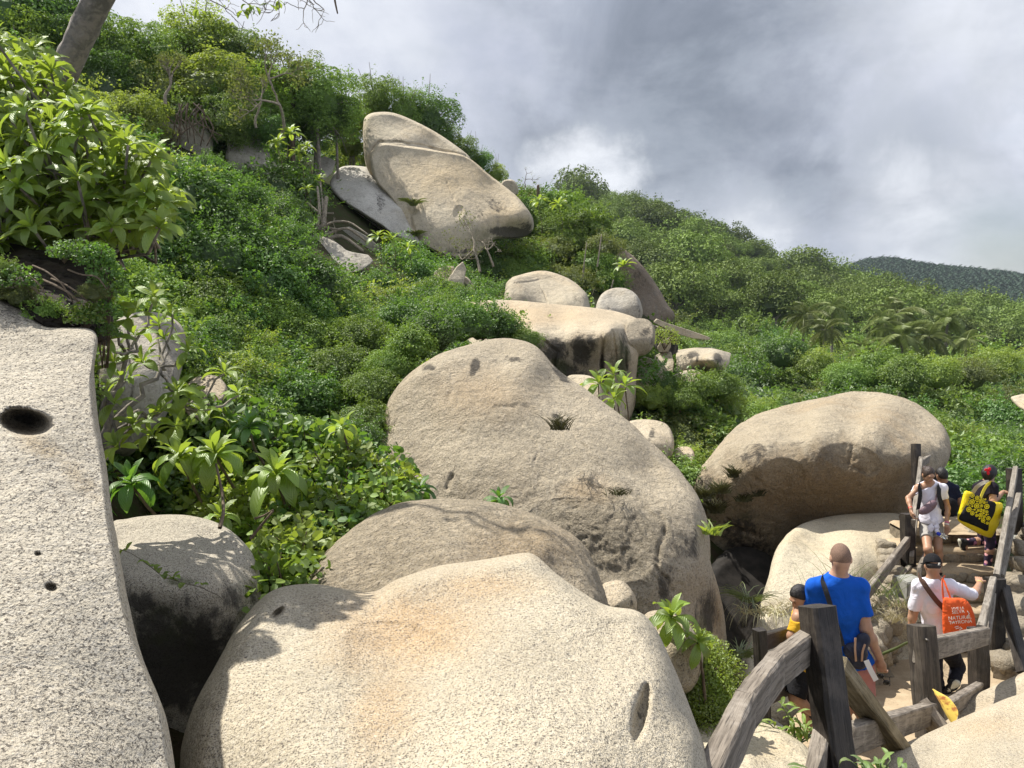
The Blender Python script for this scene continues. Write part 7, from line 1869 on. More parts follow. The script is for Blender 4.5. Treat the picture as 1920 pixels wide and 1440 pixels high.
def person(label, J, skin, top=None, bottom=None, hair=None, shoe=None, res=0.010, hands=None, sleeve=0.62, leg_cut=0.75, face=(0, 1, 0), cap_hat=False, sc=1.0, girth=1.0,
           hem=None, group=None, bot_fit=1.0, soles=False, bald=False, arm_r=1.0):
    """J: world positions of the joints: head neck shL shR elL elR wrL wrR chest waist pelvis hipL hipR knL knR anL anR toeL toeR"""
    J = {k: v3(v) for k, v in J.items()}
    org = np.array([J['pelvis'][0], J['pelvis'][1], min(J['anL'][2], J['anR'][2]) - 0.08])
    e = empty('person', org)
    s = sc; g = girth
    HF = frame(face)
    hd = J['head']
    body = [ell3(hd + HF @ np.array([0, -0.005, 0.012]) * s, np.array([0.076, 0.094, 0.104]) * s, HF), ell3(hd + HF @ np.array([0, 0.030, -0.055]) * s, np.array([0.052, 0.058, 0.055]) * s, HF),
            ell3(hd + HF @ np.array([0, 0.098, -0.020]) * s, np.array([0.014, 0.018, 0.024]) * s, HF, k=0.012), ell3(hd + HF @ np.array([0, 0.088, 0.028]) * s, np.array([0.05, 0.014, 0.012]) * s, HF, k=0.012),
            ell3(hd + HF @ np.array([0.078, -0.008, -0.012]) * s, np.array([0.010, 0.020, 0.032]) * s, HF, k=0.006), ell3(hd + HF @ np.array([-0.078, -0.008, -0.012]) * s, np.array([0.010, 0.020, 0.032]) * s, HF, k=0.006),
            ell3(hd + HF @ np.array([0, 0.082, -0.058]) * s, np.array([0.026, 0.012, 0.010]) * s, HF, k=0.008),
            cap(J['neck'] - np.array([0, 0, 0.03]), hd + HF @ np.array([0, -0.02, -0.05]) * s, 0.062 * s, 0.054 * s)]
    sd = unit(J['shR'] - J['shL'])
    chest = [cap(J['shL'], J['shR'], 0.062 * s, 0.062 * s, k=0.05), ell3(J['chest'], np.array([0.165, 0.115, 0.20]) * s * np.array([g, g, 1]), frame(np.cross([0, 0, 1], sd)), k=0.06),
             ell3(J['waist'], np.array([0.145, 0.108, 0.16]) * s * np.array([g, g, 1]), frame(np.cross([0, 0, 1], sd)), k=0.06), ell3(J['pelvis'], np.array([0.165, 0.125, 0.13]) * s * np.array([g, g, 1]), frame(np.cross([0, 0, 1], sd)), k=0.06),
             cap(J['neck'], (J['shL'] + J['neck']) / 2 - [0, 0, .01], 0.055 * s, 0.055 * s, k=0.05), cap(J['neck'], (J['shR'] + J['neck']) / 2 - [0, 0, .01], 0.055 * s, 0.055 * s, k=0.05)]
    body += chest
    a = arm_r
    for q in 'LR':
        body += [cap(J['sh' + q], J['el' + q], 0.050 * s * a, 0.040 * s * a), cap(J['el' + q], J['el' + q] * .65 + J['wr' + q] * .35, 0.040 * s * a, 0.040 * s * a), cap(J['el' + q] * .65 + J['wr' + q] * .35, J['wr' + q], 0.039 * s * a, 0.027 * s * a),
                 cap(J['hip' + q], J['kn' + q], 0.088 * s * g, 0.058 * s), cap(J['kn' + q], J['kn' + q] * .68 + J['an' + q] * .32, 0.054 * s, 0.056 * s), cap(J['kn' + q] * .68 + J['an' + q] * .32, J['an' + q], 0.055 * s, 0.036 * s),
                 cap(J['an' + q], J['toe' + q], 0.040 * s, 0.034 * s)]
    V, Fc = blend(body, res, 0.032 * s)
    Vs = [(V, Fc)]
    for q in 'LR':
        if hands and q in hands:
            d, n, curl, side = hands[q]
            Vs.append(blend(hand_prims(J['wr' + q], d, n, s * 1.02, curl, side), 0.0045, 0.014))
    V, Fc = join_vf(Vs)
    part(e, 'body', (V, Fc), skin, org)
    # face details
    ey = []
    for sx in (-1, 1): ey.append(blend([ell3(hd + HF @ np.array([0.030 * sx, 0.0905, 0.004]) * s, np.array([0.013, 0.005, 0.0028]) * s, HF)], 0.003))
    part(e, 'eyes', join_vf(ey), M['eye_dark'], org)
    br = [blend([cap(hd + HF @ np.array([0.014 * sx, 0.100, 0.026]) * s, hd + HF @ np.array([0.045 * sx, 0.088, 0.027]) * s, 0.0032, 0.0025)], 0.003) for sx in (-1, 1)]
    part(e, 'eyebrows', join_vf(br), M['hair_brown'], org)
    part(e, 'mouth', blend([ell3(hd + HF @ np.array([0, 0.091, -0.058]) * s, np.array([0.024, 0.006, 0.008]) * s, HF)], 0.004), M['lip'], org)
    up_t = unit(J['neck'] - J['pelvis'])
    if top is not None:
        hemp = v3(hem) if hem is not None else J['pelvis'] - up_t * 0.03
        pr = []
        for c in chest:
            c = list(c)
            if c[0] == 'c': c[3] += 0.016 * s; c[4] += 0.016 * s
            else: c[2] = c[2] + 0.020 * s
            pr.append(tuple(c))
        pr.append(ell3(hemp + up_t * 0.04, np.array([0.162 * g, 0.132 * g, 0.10]) * s, frame(np.cross([0, 0, 1], sd)), k=0.08))
        for q in 'LR':
            A, B = J['sh' + q], J['el' + q]; endp = A + (B - A) * sleeve
            pr.append(cap(A, A + (B - A) * (sleeve + 0.12), 0.066 * s * a, 0.068 * s * a, cut=(endp, B - A), k=0.03))
            if sleeve > 1:
                pr[-1] = cap(A, B, 0.066 * s * a, 0.058 * s * a, k=0.03); W_ = J['wr' + q]; ee = B + (W_ - B) * (sleeve - 1)
                pr.append(cap(B, B + (W_ - B) * (sleeve - .9), 0.056 * s * a, 0.055 * s * a, cut=(ee, W_ - B)))
        V, Fc = blend(pr, res * 0.9, 0.035 * s, cuts=[(hemp, -up_t), (J['neck'] + (hd - J['neck']) * 0.22, hd - J['neck'])], wr=0.011, wscale=9, wdir=(1.0, 1.0, 0.55))
        part(e, 'shirt', (V, Fc), top, org)
    if bottom is not None:
        f = bot_fit
        pr = [ell3(J['pelvis'] + [0, 0, 0.0], np.array([0.175 * g, 0.135 * g, 0.14]) * s, frame(np.cross([0, 0, 1], sd)), k=0.05)]
        for q in 'LR':
            Hh, K, A = J['hip' + q], J['kn' + q], J['an' + q]
            if leg_cut <= 1: pr.append(cap(Hh, Hh + (K - Hh) * (leg_cut + 0.1), 0.100 * s * g, 0.092 * s * f, cut=(Hh + (K - Hh) * leg_cut, K - Hh)))
            else:
                pr += [cap(Hh, K, 0.100 * s * g, 0.070 * s * f), cap(K, A, 0.068 * s * f, 0.055 * s * f, cut=(A + (K - A) * 0.02, A - K))]
        V, Fc = blend(pr, res * 0.9, 0.03 * s, cuts=[(J['waist'] + up_t * 0.02, up_t)], wr=0.006, wscale=10)
        part(e, 'shorts' if leg_cut <= 1 else 'trousers', (V, Fc), bottom, org)
    if shoe is not None:
        for q in 'LR':
            A, T = J['an' + q], J['toe' + q]; d = unit(T - A); shin = unit(A - J['kn' + q]); sole_n = unit(shin - d * (shin @ d))
            heel = A - d * 0.035 + sole_n * 0.045; toe = T + sole_n * 0.02
            V, Fc = blend([cap(heel, toe, 0.042 * s, 0.036 * s), cap(A, heel + d * .06, 0.05 * s, 0.046 * s), cap(A - sole_n * 0.02, A + sole_n * 0.02, 0.05 * s, 0.048 * s)], 0.008, 0.02, cuts=[(A + sole_n * 0.078, sole_n)])
            sh = part(e, 'shoe', (V, Fc), shoe, org)
            V, Fc = blend([cap(heel, toe, 0.047 * s, 0.041 * s)], 0.007, 0.02, cuts=[(A + sole_n * 0.098, sole_n), (A + sole_n * 0.0665, -sole_n)])
            part(sh, 'sole', (V, Fc), M['sole'], org)
            for c in sh.children: c.location = (0, 0, 0)
    if hair is not None and not cap_hat:
        hm, style = hair
        c0 = hd + HF @ np.array([0, -0.012, 0.018]) * s
        if style == 'buzz':
            pr = [ell3(hd + HF @ np.array([0, -0.006, 0.012]) * s, np.array([0.0785, 0.0965, 0.106]) * s, HF)]
            cuts = [(hd + HF @ np.array([0, 0.035, 0.03]) * s, HF @ np.array([0, 1, -0.35])), (hd + HF @ np.array([0, 0, -0.038]) * s, HF @ np.array([0, 0.35, -1])), ]
        elif style == 'short':
            pr = [ell3(c0, np.array([0.086, 0.102, 0.110]) * s, HF), ell3(hd + HF @ np.array([0, -0.045, -0.02]) * s, np.array([0.075, 0.06, 0.075]) * s, HF)]
            cuts = [(hd + HF @ np.array([0, 0.055, 0.045]) * s, HF @ np.array([0, 1, -0.9])), (hd + HF @ np.array([0, 0, -0.06]) * s, HF @ np.array([0, 0.2, -1]))]
        elif style == 'back':
            pr = [ell3(c0, np.array([0.084, 0.100, 0.108]) * s, HF), ell3(hd + HF @ np.array([0, -0.05, -0.02]) * s, np.array([0.07, 0.06, 0.08]) * s, HF), ell3(hd + HF @ np.array([0, -0.11, 0.03]) * s, np.array([0.045, 0.05, 0.045]) * s, HF)]
            cuts = [(hd + HF @ np.array([0, 0.070, 0.050]) * s, HF @ np.array([0, 1, -0.35]))]
        else:   # full rounded hair with a knot at the back
            pr = [ell3(c0, np.array([0.096, 0.110, 0.115]) * s, HF), ell3(hd + HF @ np.array([0, -0.07, 0.0]) * s, np.array([0.085, 0.075, 0.085]) * s, HF), ell3(hd + HF @ np.array([0, -0.05, -0.05]) * s, np.array([0.07, 0.06, 0.07]) * s, HF)]
            cuts = [(hd + HF @ np.array([0, 0.060, 0.035]) * s, HF @ np.array([0, 1, -0.6]))]
        V, Fc = blend(pr, 0.006, 0.02, cuts=cuts, wr=0.002 if style != 'buzz' else 0.0, wscale=40)
        part(e, 'hair', (V, Fc), hm, org)
    if cap_hat:
        V, Fc = blend([ell3(hd + HF @ np.array([0, -0.008, 0.022]) * s, np.array([0.092, 0.108, 0.112]) * s, HF)], 0.007, 0.02, cuts=[(hd + HF @ np.array([0, 0, 0.012]) * s, HF @ np.array([0, -0.22, -1]))])
        cp = part(e, 'cap', (V, Fc), M['black_cloth'], org)
        V, Fc = blend([ell3(hd + HF @ np.array([0, 0.13, 0.015]) * s, np.array([0.078, 0.075, 0.008]) * s, HF)], 0.006, 0.02)
        o = part(cp, 'peak', (V, Fc), M['black_cloth'], org); o.location = (0, 0, 0)
        V, Fc = blend([ell3(hd + HF @ np.array([0, -0.022, 0.0]) * s, np.array([0.079, 0.082, 0.06]) * s, HF)], 0.006, 0.02, cuts=[(hd + HF @ np.array([0, 0, -0.030]) * s, HF @ np.array([0, 0.2, -1])), (hd + HF @ np.array([0, 0.02, 0]) * s, HF @ np.array([0, 1, 0]))])
        part(e, 'hair', (V, Fc), M['hair_black'], org)
        # small pale emblem on the back of the cap
        c = hd + HF @ np.array([0.03, -0.112, 0.018]) * s
        V, Fc = join_vf([tube([c + HF @ np.array(a) * s, c + HF @ np.array(b) * s], 0.003, 5) for a, b in (((-.010, 0, -.014), (-.004, -.002, .012)), ((-.004, -.002, -.002), (.012, 0, .010)), ((-.004, -.002, -.002), (.010, 0, -.012)), ((.012, 0, .010), (.006, -.001, .014)))])
        o = part(cp, 'emblem', (V, Fc), M['white_print'], org); o['kind'] = 'stuff'; o.location = (0, 0, 0)
    tag(e, label, 'person', group)
    return e, org, HF

def band(parent, name, pts, w, mat, org, nrm=(0, -1, 0), th=0.004, widthdir=None):
    """a flat strap of real thickness through the points"""
    P3 = np.array([v3(p) for p in pts]); n = max(14, len(P3) * 4); t = np.linspace(0, 1, len(P3)); tt = np.linspace(0, 1, n)
    C = np.stack([np.interp(tt, t, P3[:, j]) for j in range(3)], -1)
    for _ in range(3): C[1:-1] = (C[:-2] + 2 * C[1:-1] + C[2:]) / 4
    tg = unit(np.gradient(C, axis=0)); N_ = np.broadcast_to(unit(v3(nrm)), C.shape); s = unit(np.cross(tg, N_)) * w / 2; u = unit(np.cross(s, tg)) * th / 2
    V = np.stack([C - s - u, C + s - u, C + s + u, C - s + u], 1).reshape(-1, 3); Fc = []
    for i in range(n - 1):
        for k in range(4):
            a = i * 4 + k; b = i * 4 + (k + 1) % 4; Fc.append((a, b, b + 4, a + 4))
    Fc += [(0, 3, 2, 1), ((n - 1) * 4, (n - 1) * 4 + 1, (n - 1) * 4 + 2, (n - 1) * 4 + 3)]
    o = link(name, mesh_np(name, V - org, np.array(Fc), mat, False), parent); return o

def PJ(d, dY=0.0):
    return {k: P(v[0], v[1], v[2] + dY) for k, v in d.items()}

# 1 the man in the blue T-shirt
J = PJ(dict(head=(1576, 1046, 6.0), neck=(1571, 1084, 6.02), shL=(1527, 1100, 6.02), shR=(1612, 1102, 5.98), elL=(1512, 1168, 6.10), elR=(1624, 1178, 5.94), wrL=(1530, 1225, 6.28), wrR=(1650, 1236, 5.98),
            chest=(1571, 1138, 6.03), waist=(1583, 1200, 6.04), pelvis=(1594, 1252, 6.04), hipL=(1572, 1272, 6.04), hipR=(1614, 1272, 6.02), knL=(1583, 1330, 5.98), knR=(1618, 1336, 5.92), anL=(1584, 1394, 6.08), anR=(1640, 1396, 6.0),
            toeL=(1576, 1392, 6.26), toeR=(1638, 1404, 6.18)))
man, o1, HF1 = person('bald man in a blue T-shirt and pink shorts seen from behind beside the foreground post', J, M['skin_light'], M['blue_tee'], M['pink_shorts'], (M['hair_buzz'], 'buzz'), M['shoe_black'], res=0.009,
       hands={'R': ((0.22, 0.1, -1), (0.5, 0.6, 0.2), 0.75, -1), 'L': ((0.1, 0.3, -0.6), (1, 0, 0), 0.6, 1)}, sleeve=0.70, leg_cut=0.85, face=(0.16, 1, -0.35), girth=1.14, hem=P(1590, 1242, 6.04), bot_fit=1.1, arm_r=1.08)
bag = empty('shoulder_bag', P(1612, 1235, 5.86)); ob = v3(bag.location)
part(bag, 'pouch', blend([ell3(P(1604, 1222, 5.86), (0.105, 0.05, 0.075), frame((0, 1, 0), (0.35, 0, 1))), ell3(P(1610, 1242, 5.86), (0.07, 0.045, 0.06)), ell3(P(1618, 1202, 5.88), (0.06, 0.04, 0.07))], 0.008, 0.03, wr=0.004, wscale=14), M['navy_nylon'], ob)
band(bag, 'strap', [P(1543, 1079, 6.12), P(1541, 1086, 5.93), P(1551, 1115, 5.86), P(1563, 1155, 5.87), P(1576, 1195, 5.85), P(1580, 1212, 5.82)], 0.040, M['strap_black'], ob, (0, -1, 0.1))
band(bag, 'zip_trim', [P(1604, 1196, 5.80), P(1603, 1218, 5.79), P(1605, 1240, 5.80)], 0.016, M['tan_trim'], ob)
band(bag, 'zip_trim', [P(1622, 1208, 5.80), P(1617, 1222, 5.79), P(1616, 1240, 5.80)], 0.016, M['tan_trim'], ob)
band(bag, 'tag', [P(1624, 1238, 5.79), P(1632, 1256, 5.77), P(1643, 1276, 5.76)], 0.042, M['paper'], ob, (0, -1, 0), 0.002)
part(bag, 'buckle', blend([boxp(P(1570, 1186, 5.83), (0.024, 0.010, 0.016), None, 0.004)], 0.005), M['shoe_black'], ob)
tag(bag, 'navy shoulder bag with a white tag on the hip of the man in blue', 'bag')
sg = empty('sunglasses', P(1657, 1272, 5.90)); osg = v3(sg.location)
part(sg, 'lens', blend([ell3(P(1651, 1268, 5.88), (0.03, 0.008, 0.024))], 0.005), M['dark_lens'], osg); part(sg, 'lens', blend([ell3(P(1662, 1280, 5.88), (0.03, 0.008, 0.024))], 0.005), M['dark_lens'], osg)
part(sg, 'frame', join_vf([tube([P(1644, 1262, 5.885), P(1657, 1274, 5.875), P(1669, 1286, 5.885)], 0.0035, 6), tube([P(1669, 1284, 5.885), P(1668, 1270, 5.93)], 0.003, 6)]), M['shoe_black'], osg)
tag(sg, 'dark sunglasses held in the right hand of the man in blue', 'sunglasses')

# 2 the boy in yellow behind the post
J = PJ(dict(head=(1500, 1119, 6.1), neck=(1502, 1146, 6.12), shL=(1497, 1158, 5.98), shR=(1512, 1160, 6.26), elL=(1484, 1192, 5.95), elR=(1518, 1205, 6.3), wrL=(1490, 1235, 5.92), wrR=(1500, 1235, 6.2),
            chest=(1507, 1180, 6.12), waist=(1509, 1215, 6.12), pelvis=(1510, 1250, 6.12), hipL=(1506, 1262, 6.04), hipR=(1508, 1262, 6.18), knL=(1490, 1308, 6.0), knR=(1512, 1315, 6.18), anL=(1530, 1342, 6.02), anR=(1520, 1380, 6.2),
            toeL=(1524, 1364, 6.0), toeR=(1494, 1386, 6.2)))
person('child in a yellow top and black shorts half hidden behind the foreground post', J, M['skin_tan'], M['yellow_tee'], M['black_cloth'], (M['hair_black'], 'short'), M['shoe_black'], res=0.009,
       hands={'L': ((-0.2, 0, -1), (-1, 0.2, 0), 0.5, 1), 'R': ((-0.5, 0, -0.6), (-1, 0, 0), 0.5, -1)}, sleeve=0.85, leg_cut=0.92, face=(-0.85, -0.25, -0.6), sc=0.84, bot_fit=1.15)
bp_ = empty('backpack', P(1522, 1190, 6.1)); ob = v3(bp_.location)
part(bp_, 'pack', blend([ell3(P(1524, 1192, 6.12), (0.075, 0.12, 0.16))], 0.009, 0.03, wr=0.003), M['navy_nylon'], ob)
band(bp_, 'strap', [P(1512, 1152, 6.0), P(1500, 1165, 5.95), P(1499, 1190, 5.96), P(1512, 1215, 5.98)], 0.035, M['navy_nylon'], ob, (-0.5, -1, 0))
tag(bp_, 'navy backpack on the child in yellow behind the foreground post', 'backpack')

# 3 the man in white with the black cap
J = PJ(dict(head=(1748, 1060, 8.2), neck=(1751, 1087, 8.2), shL=(1722, 1100, 8.2), shR=(1783, 1100, 8.15), elL=(1713, 1146, 8.22), elR=(1826, 1117, 8.30), wrL=(1707, 1180, 8.22), wrR=(1837, 1093, 8.78),
            chest=(1753, 1128, 8.22), waist=(1760, 1168, 8.22), pelvis=(1762, 1202, 8.22), hipL=(1749, 1216, 8.22), hipR=(1777, 1216, 8.22), knL=(1753, 1262, 8.10), knR=(1796, 1250, 8.42), anL=(1764, 1304, 8.20), anR=(1788, 1282, 8.10),
            toeL=(1762, 1305, 8.38), toeR=(1769, 1300, 8.12)))
man3, o3, HF3 = person('man in a white T-shirt and black backward-facing cap with one hand on the railing', J, M['skin_tan'], M['white_tee'], M['jeans'], None, M['shoe_black'], res=0.010,
       hands={'R': ((0.45, 0.95, 0.35), (0.1, 0.2, -1), 0.5, -1), 'L': ((0, 0.05, -1), (1, 0.2, 0), 0.5, 1)}, sleeve=0.93, leg_cut=2, face=(0.15, 1, -0.30), cap_hat=True, girth=1.10, hem=P(1762, 1203, 8.22), arm_r=1.1, bot_fit=1.15)
wb = empty('wristband', J['wrR']); C3 = v3(J['wrR']); d = unit(v3(J['wrR']) - v3(J['elR']))
part(wb, 'band', tube([C3 - d * 0.035, C3 - d * 0.012], 0.034, 14, cap=False), M['yellow_band'], C3); tag(wb, 'yellow wristband on the arm of the man in white reaching for the railing', 'wristband')
cb = empty('crossbody_strap', P(1745, 1110, 8.08)); ob = v3(cb.location)
band(cb, 'strap', [P(1722, 1078, 8.25), P(1726, 1084, 8.09), P(1740, 1106, 8.03), P(1757, 1128, 8.05), P(1775, 1146, 8.08), P(1790, 1160, 8.16)], 0.055, M['strap_brown'], ob, (0, -1, 0.15), 0.006)
tag(cb, 'broad brown strap across the back of the man in white', 'strap')
ot = empty('tote_bag', P(1798, 1200, 8.0)); ob = v3(ot.location)
def quad_bag(corners, Y0, th, n=18, puff=0.06, seed=0, wr=0.012):
    """a soft flat bag: its outline in the frame, filled out with real thickness"""
    out = cr_closed([c[:2] for c in corners], 72); c = out.mean(0); V = []; rs = [0.0, 0.25, 0.5, 0.7, 0.85, 0.95, 1.0]
    front = []; back = []
    for r in rs[1:]:
        q = c + (out - c) * r; b = th * math.sqrt(max(0, 1 - r ** 3))
        nz = fbm(np.stack([q[:, 0] / 14, q[:, 1] / 26, q[:, 0] * 0 + seed], -1), 3) * wr
        front.append(P_np(q[:, 0], q[:, 1], Y0 - b + nz * (r < 1))); back.append(P_np(q[:, 0], q[:, 1], Y0 + b + (0.004 if r == 1 else 0)))
    V = np.concatenate(front + back[::-1]); R = len(front) * 2
    idx = np.arange(R * 72).reshape(R, 72); nx = np.roll(idx, -1, 1)
    q = np.stack([idx[:-1].ravel(), idx[1:].ravel(), nx[1:].ravel(), nx[:-1].ravel()], -1)
    V = np.concatenate([V, P_np(c[None, 0], c[None, 1], np.array([Y0 - th])), P_np(c[None, 0], c[None, 1], np.array([Y0 + th]))])
    tri = np.concatenate([np.stack([q[:, 0], q[:, 1], q[:, 2]], -1), np.stack([q[:, 0], q[:, 2], q[:, 3]], -1),
                          np.stack([np.full(72, R * 72), idx[0], nx[0]], -1), np.stack([np.full(72, R * 72 + 1), nx[-1], idx[-1]], -1)])
    return V, tri
part(ot, 'bag', quad_bag([(1769, 1122), (1782, 1121), (1806, 1122), (1818, 1132), (1826, 1150), (1830, 1172), (1831, 1194), (1812, 1199), (1790, 1202), (1772, 1197), (1767, 1175), (1767, 1145)], 7.93, 0.07, wr=0.02), M['orange_bag'], ob)
band(ot, 'handle', [P(1769, 1124, 7.93), P(1767, 1100, 7.98), P(1767, 1084, 8.06), P(1771, 1080, 8.18)], 0.02, M['orange_bag'], ob)
band(ot, 'handle', [P(1783, 1124, 7.93), P(1775, 1102, 7.98), P(1768, 1084, 8.06), P(1772, 1080, 8.2)], 0.02, M['orange_bag'], ob)
def text_print(parent, txt, px, py, Y, size, mat, org, tilt=0.0, ext=0.001):
    cu = bpy.data.curves.new('print', 'FONT'); cu.body = txt; cu.size = size; cu.align_x = 'CENTER'; cu.extrude = ext
    o = bpy.data.objects.new('tmp', cu); COL.objects.link(o)
    me = bpy.data.meshes.new_from_object(o.evaluated_get(bpy.context.evaluated_depsgraph_get())); bpy.data.objects.remove(o)
    me.materials.clear(); me.materials.append(mat)
    q = link('print', me, parent); q.matrix_basis = Matrix.Translation(P(px, py, Y) - Vector(tuple(org))) @ Matrix.Rotation(tilt, 4, 'Y') @ Matrix.Rotation(math.pi / 2, 4, 'X'); return q
for t, x, y, sz in (('VIVE LA', 1796, 1143, .040), ('SELVA', 1797, 1150, .050), ('NATURAL', 1800, 1161, .055), ('TAYRONA', 1801, 1169, .052), ('GTX', 1822, 1181, .058)):
    text_print(ot, t, x, y, 7.848, sz, M['white_print'], ob, -0.08)
V, Fc = join_vf([tube([P(a, b, 7.85), P(c, d_, 7.85)], 0.004, 5) for a, b, c, d_ in ((1790, 1176, 1797, 1174), (1792, 1179, 1799, 1177), (1799, 1181, 1803, 1178), (1800, 1175, 1804, 1179), (1814, 1160, 1817, 1150), (1817, 1150, 1814, 1146), (1784, 1168, 1791, 1166))])
part(ot, 'print', (V, Fc), M['white_print'], ob)['kind'] = 'stuff'
tag(ot, 'orange cloth tote bag with white lettering hanging from the shoulder of the man in white', 'bag')

# 4 the woman coming down in a white T-shirt
J = PJ(dict(head=(1741, 890, 10.55), neck=(1745, 908, 10.66), shL=(1768, 915, 10.66), shR=(1722, 915, 10.66), elL=(1777, 952, 10.66), elR=(1703, 934, 10.62), wrL=(1775, 984, 10.50), wrR=(1708, 956, 10.45),
            chest=(1745, 930, 10.68), waist=(1745, 958, 10.68), pelvis=(1745, 980, 10.68), hipL=(1756, 988, 10.68), hipR=(1735, 988, 10.66), knL=(1759, 1028, 10.52), knR=(1740, 1030, 10.34), anL=(1762, 1066, 10.62), anR=(1744, 1072, 10.45),
            toeL=(1762, 1072, 10.45), toeR=(1742, 1080, 10.28)))
w4, o4, HF4 = person('young woman in a white T-shirt and grey shorts coming down the stairs', J, M['skin_tan'], M['white_tee'], M['grey_shorts'], (M['hair_brown'], 'back'), M['shoe_black'], res=0.009,
       hands={'L': ((0, -0.2, -1), (-1, -0.3, 0), 0.6, -1), 'R': ((0.05, -0.3, -1), (1, -0.3, 0), 0.8, 1)}, sleeve=0.55, leg_cut=0.52, face=(0.0, -1, -0.42), sc=0.95, girth=0.92, arm_r=0.88, hem=P(1745, 978, 10.66))
def acc(label, name, cat, items):
    p0 = items[0][1]; e = empty(name, p0); return e, v3(p0)
wp = empty('waist_pack', P(1741, 952, 10.5)); ob = v3(wp.location)
part(wp, 'pouch', blend([ell3(P(1738, 954, 10.50), (0.125, 0.05, 0.068), frame((0, 1, 0), (-0.62, 0, 1))), ell3(P(1748, 945, 10.50), (0.07, 0.045, 0.055), frame((0, 1, 0), (-0.6, 0, 1)))], 0.008, 0.03, wr=0.004, wscale=14), M['mauve_nylon'], ob)
band(wp, 'strap', [P(1753, 940, 10.52), P(1757, 928, 10.54), P(1760, 916, 10.56), P(1762, 909, 10.66)], 0.025, M['mauve_nylon'], ob)
tag(wp, 'mauve waist pack worn across the chest of the woman coming down', 'bag')
bk = empty('backpack', P(1745, 930, 10.95)); ob = v3(bk.location)
part(bk, 'pack', blend([ell3(P(1746, 935, 10.92), (0.16, 0.10, 0.21))], 0.012, 0.03, wr=0.004), M['black_cloth'], ob)
band(bk, 'strap', [P(1725, 905, 10.68), P(1724, 912, 10.53), P(1726, 928, 10.52), P(1723, 945, 10.55), P(1721, 955, 10.62)], 0.055, M['strap_black'], ob)
band(bk, 'strap', [P(1760, 905, 10.68), P(1761, 914, 10.53), P(1760, 928, 10.52), P(1765, 945, 10.55), P(1767, 955, 10.62)], 0.060, M['strap_black'], ob)
tag(bk, 'black backpack whose straps show on the woman coming down', 'backpack')
tw_ = empty('white_cloth', P(1748, 982, 10.5)); ob = v3(tw_.location)
part(tw_, 'cloth', blend([ell3(P(1750, 978, 10.52), (0.055, 0.03, 0.05)), ell3(P(1745, 990, 10.50), (0.05, 0.03, 0.06)), ell3(P(1756, 988, 10.52), (0.045, 0.03, 0.05)), ell3(P(1757, 996, 10.5), (0.04, 0.02, 0.03))], 0.007, 0.02, wr=0.006, wscale=22), M['white_tee'], ob)
tag(tw_, 'crumpled white cloth tucked into the shorts of the woman coming down', 'cloth')
wbt = empty('water_bottle', P(1764, 1002, 10.42)); ob = v3(wbt.location)
gm, N = new_mat('clear_plastic'); finish(N, N.n('ShaderNodeBsdfPrincipled', None, Base_Color=(0.85, 0.92, 0.95), Roughness=0.08, Transmission_Weight=0.85, IOR=1.33))
M['clear_plastic'] = gm
part(wbt, 'bottle', tube([P(1775, 1008, 10.4), P(1771, 1006, 10.4), P(1764, 1003, 10.4), P(1762, 1002, 10.4)], [0.03, 0.034, 0.032, 0.014], 14), gm, ob)
part(wbt, 'bottle_cap', tube([P(1762, 1002, 10.4), P(1758, 1000, 10.4)], [0.024, 0.024], 12), M['blue_cap'], ob)
tag(wbt, 'water bottle with a blue cap in the hand of the woman coming down', 'bottle')
for q, mat, f0, lab in ((J['wrL'], 'pink_band', 0.02, 'pink wristband on the hanging arm of the woman coming down'), (J['wrL'], 'white_print', -0.006, 'white wristband below the pink one on the woman coming down'), (J['wrR'], 'red_cloth', 0.02, 'reddish wristband on the rail-side arm of the woman coming down')):
    el = J['elL'] if q is J['wrL'] else J['elR']; d = unit(v3(q) - v3(el)); C3 = v3(q); b = empty('wristband', q)
    part(b, 'band', tube([C3 - d * (f0 + 0.02), C3 - d * f0], 0.030, 14, cap=False), M[mat], C3); tag(b, lab, 'wristband')

# 5 the person in navy beyond her
J = PJ(dict(head=(1765, 890, 12.4), neck=(1770, 905, 12.4), shL=(1754, 914, 12.4), shR=(1790, 916, 12.35), elL=(1748, 945, 12.4), elR=(1800, 942, 12.35), wrL=(1750, 968, 12.5), wrR=(1802, 966, 12.45),
            chest=(1774, 930, 12.42), waist=(1776, 954, 12.42), pelvis=(1776, 976, 12.42), hipL=(1768, 984, 12.42), hipR=(1786, 984, 12.42), knL=(1768, 1020, 12.5), knR=(1786, 1020, 12.4), anL=(1768, 1056, 12.6), anR=(1786, 1056, 12.5),
            toeL=(1768, 1058, 12.8), toeR=(1786, 1058, 12.7)))
person('dark-haired person in navy walking away behind the woman in white', J, M['skin_brown'], M['navy_tee'], M['black_cloth'], (M['hair_black'], 'short'), M['shoe_black'], res=0.012,
       hands={'R': ((0, 0.1, -1), (-1, 0, 0), 0.6, -1)}, sleeve=0.6, leg_cut=2, face=(-0.2, 1, -0.25))
bk = empty('backpack', P(1780, 948, 12.2)); ob = v3(bk.location)
part(bk, 'pack', blend([ell3(P(1781, 952, 12.22), (0.13, 0.09, 0.17))], 0.012, 0.03, wr=0.004), M['black_cloth'], ob)
tag(bk, 'black backpack on the person in navy walking away', 'backpack')

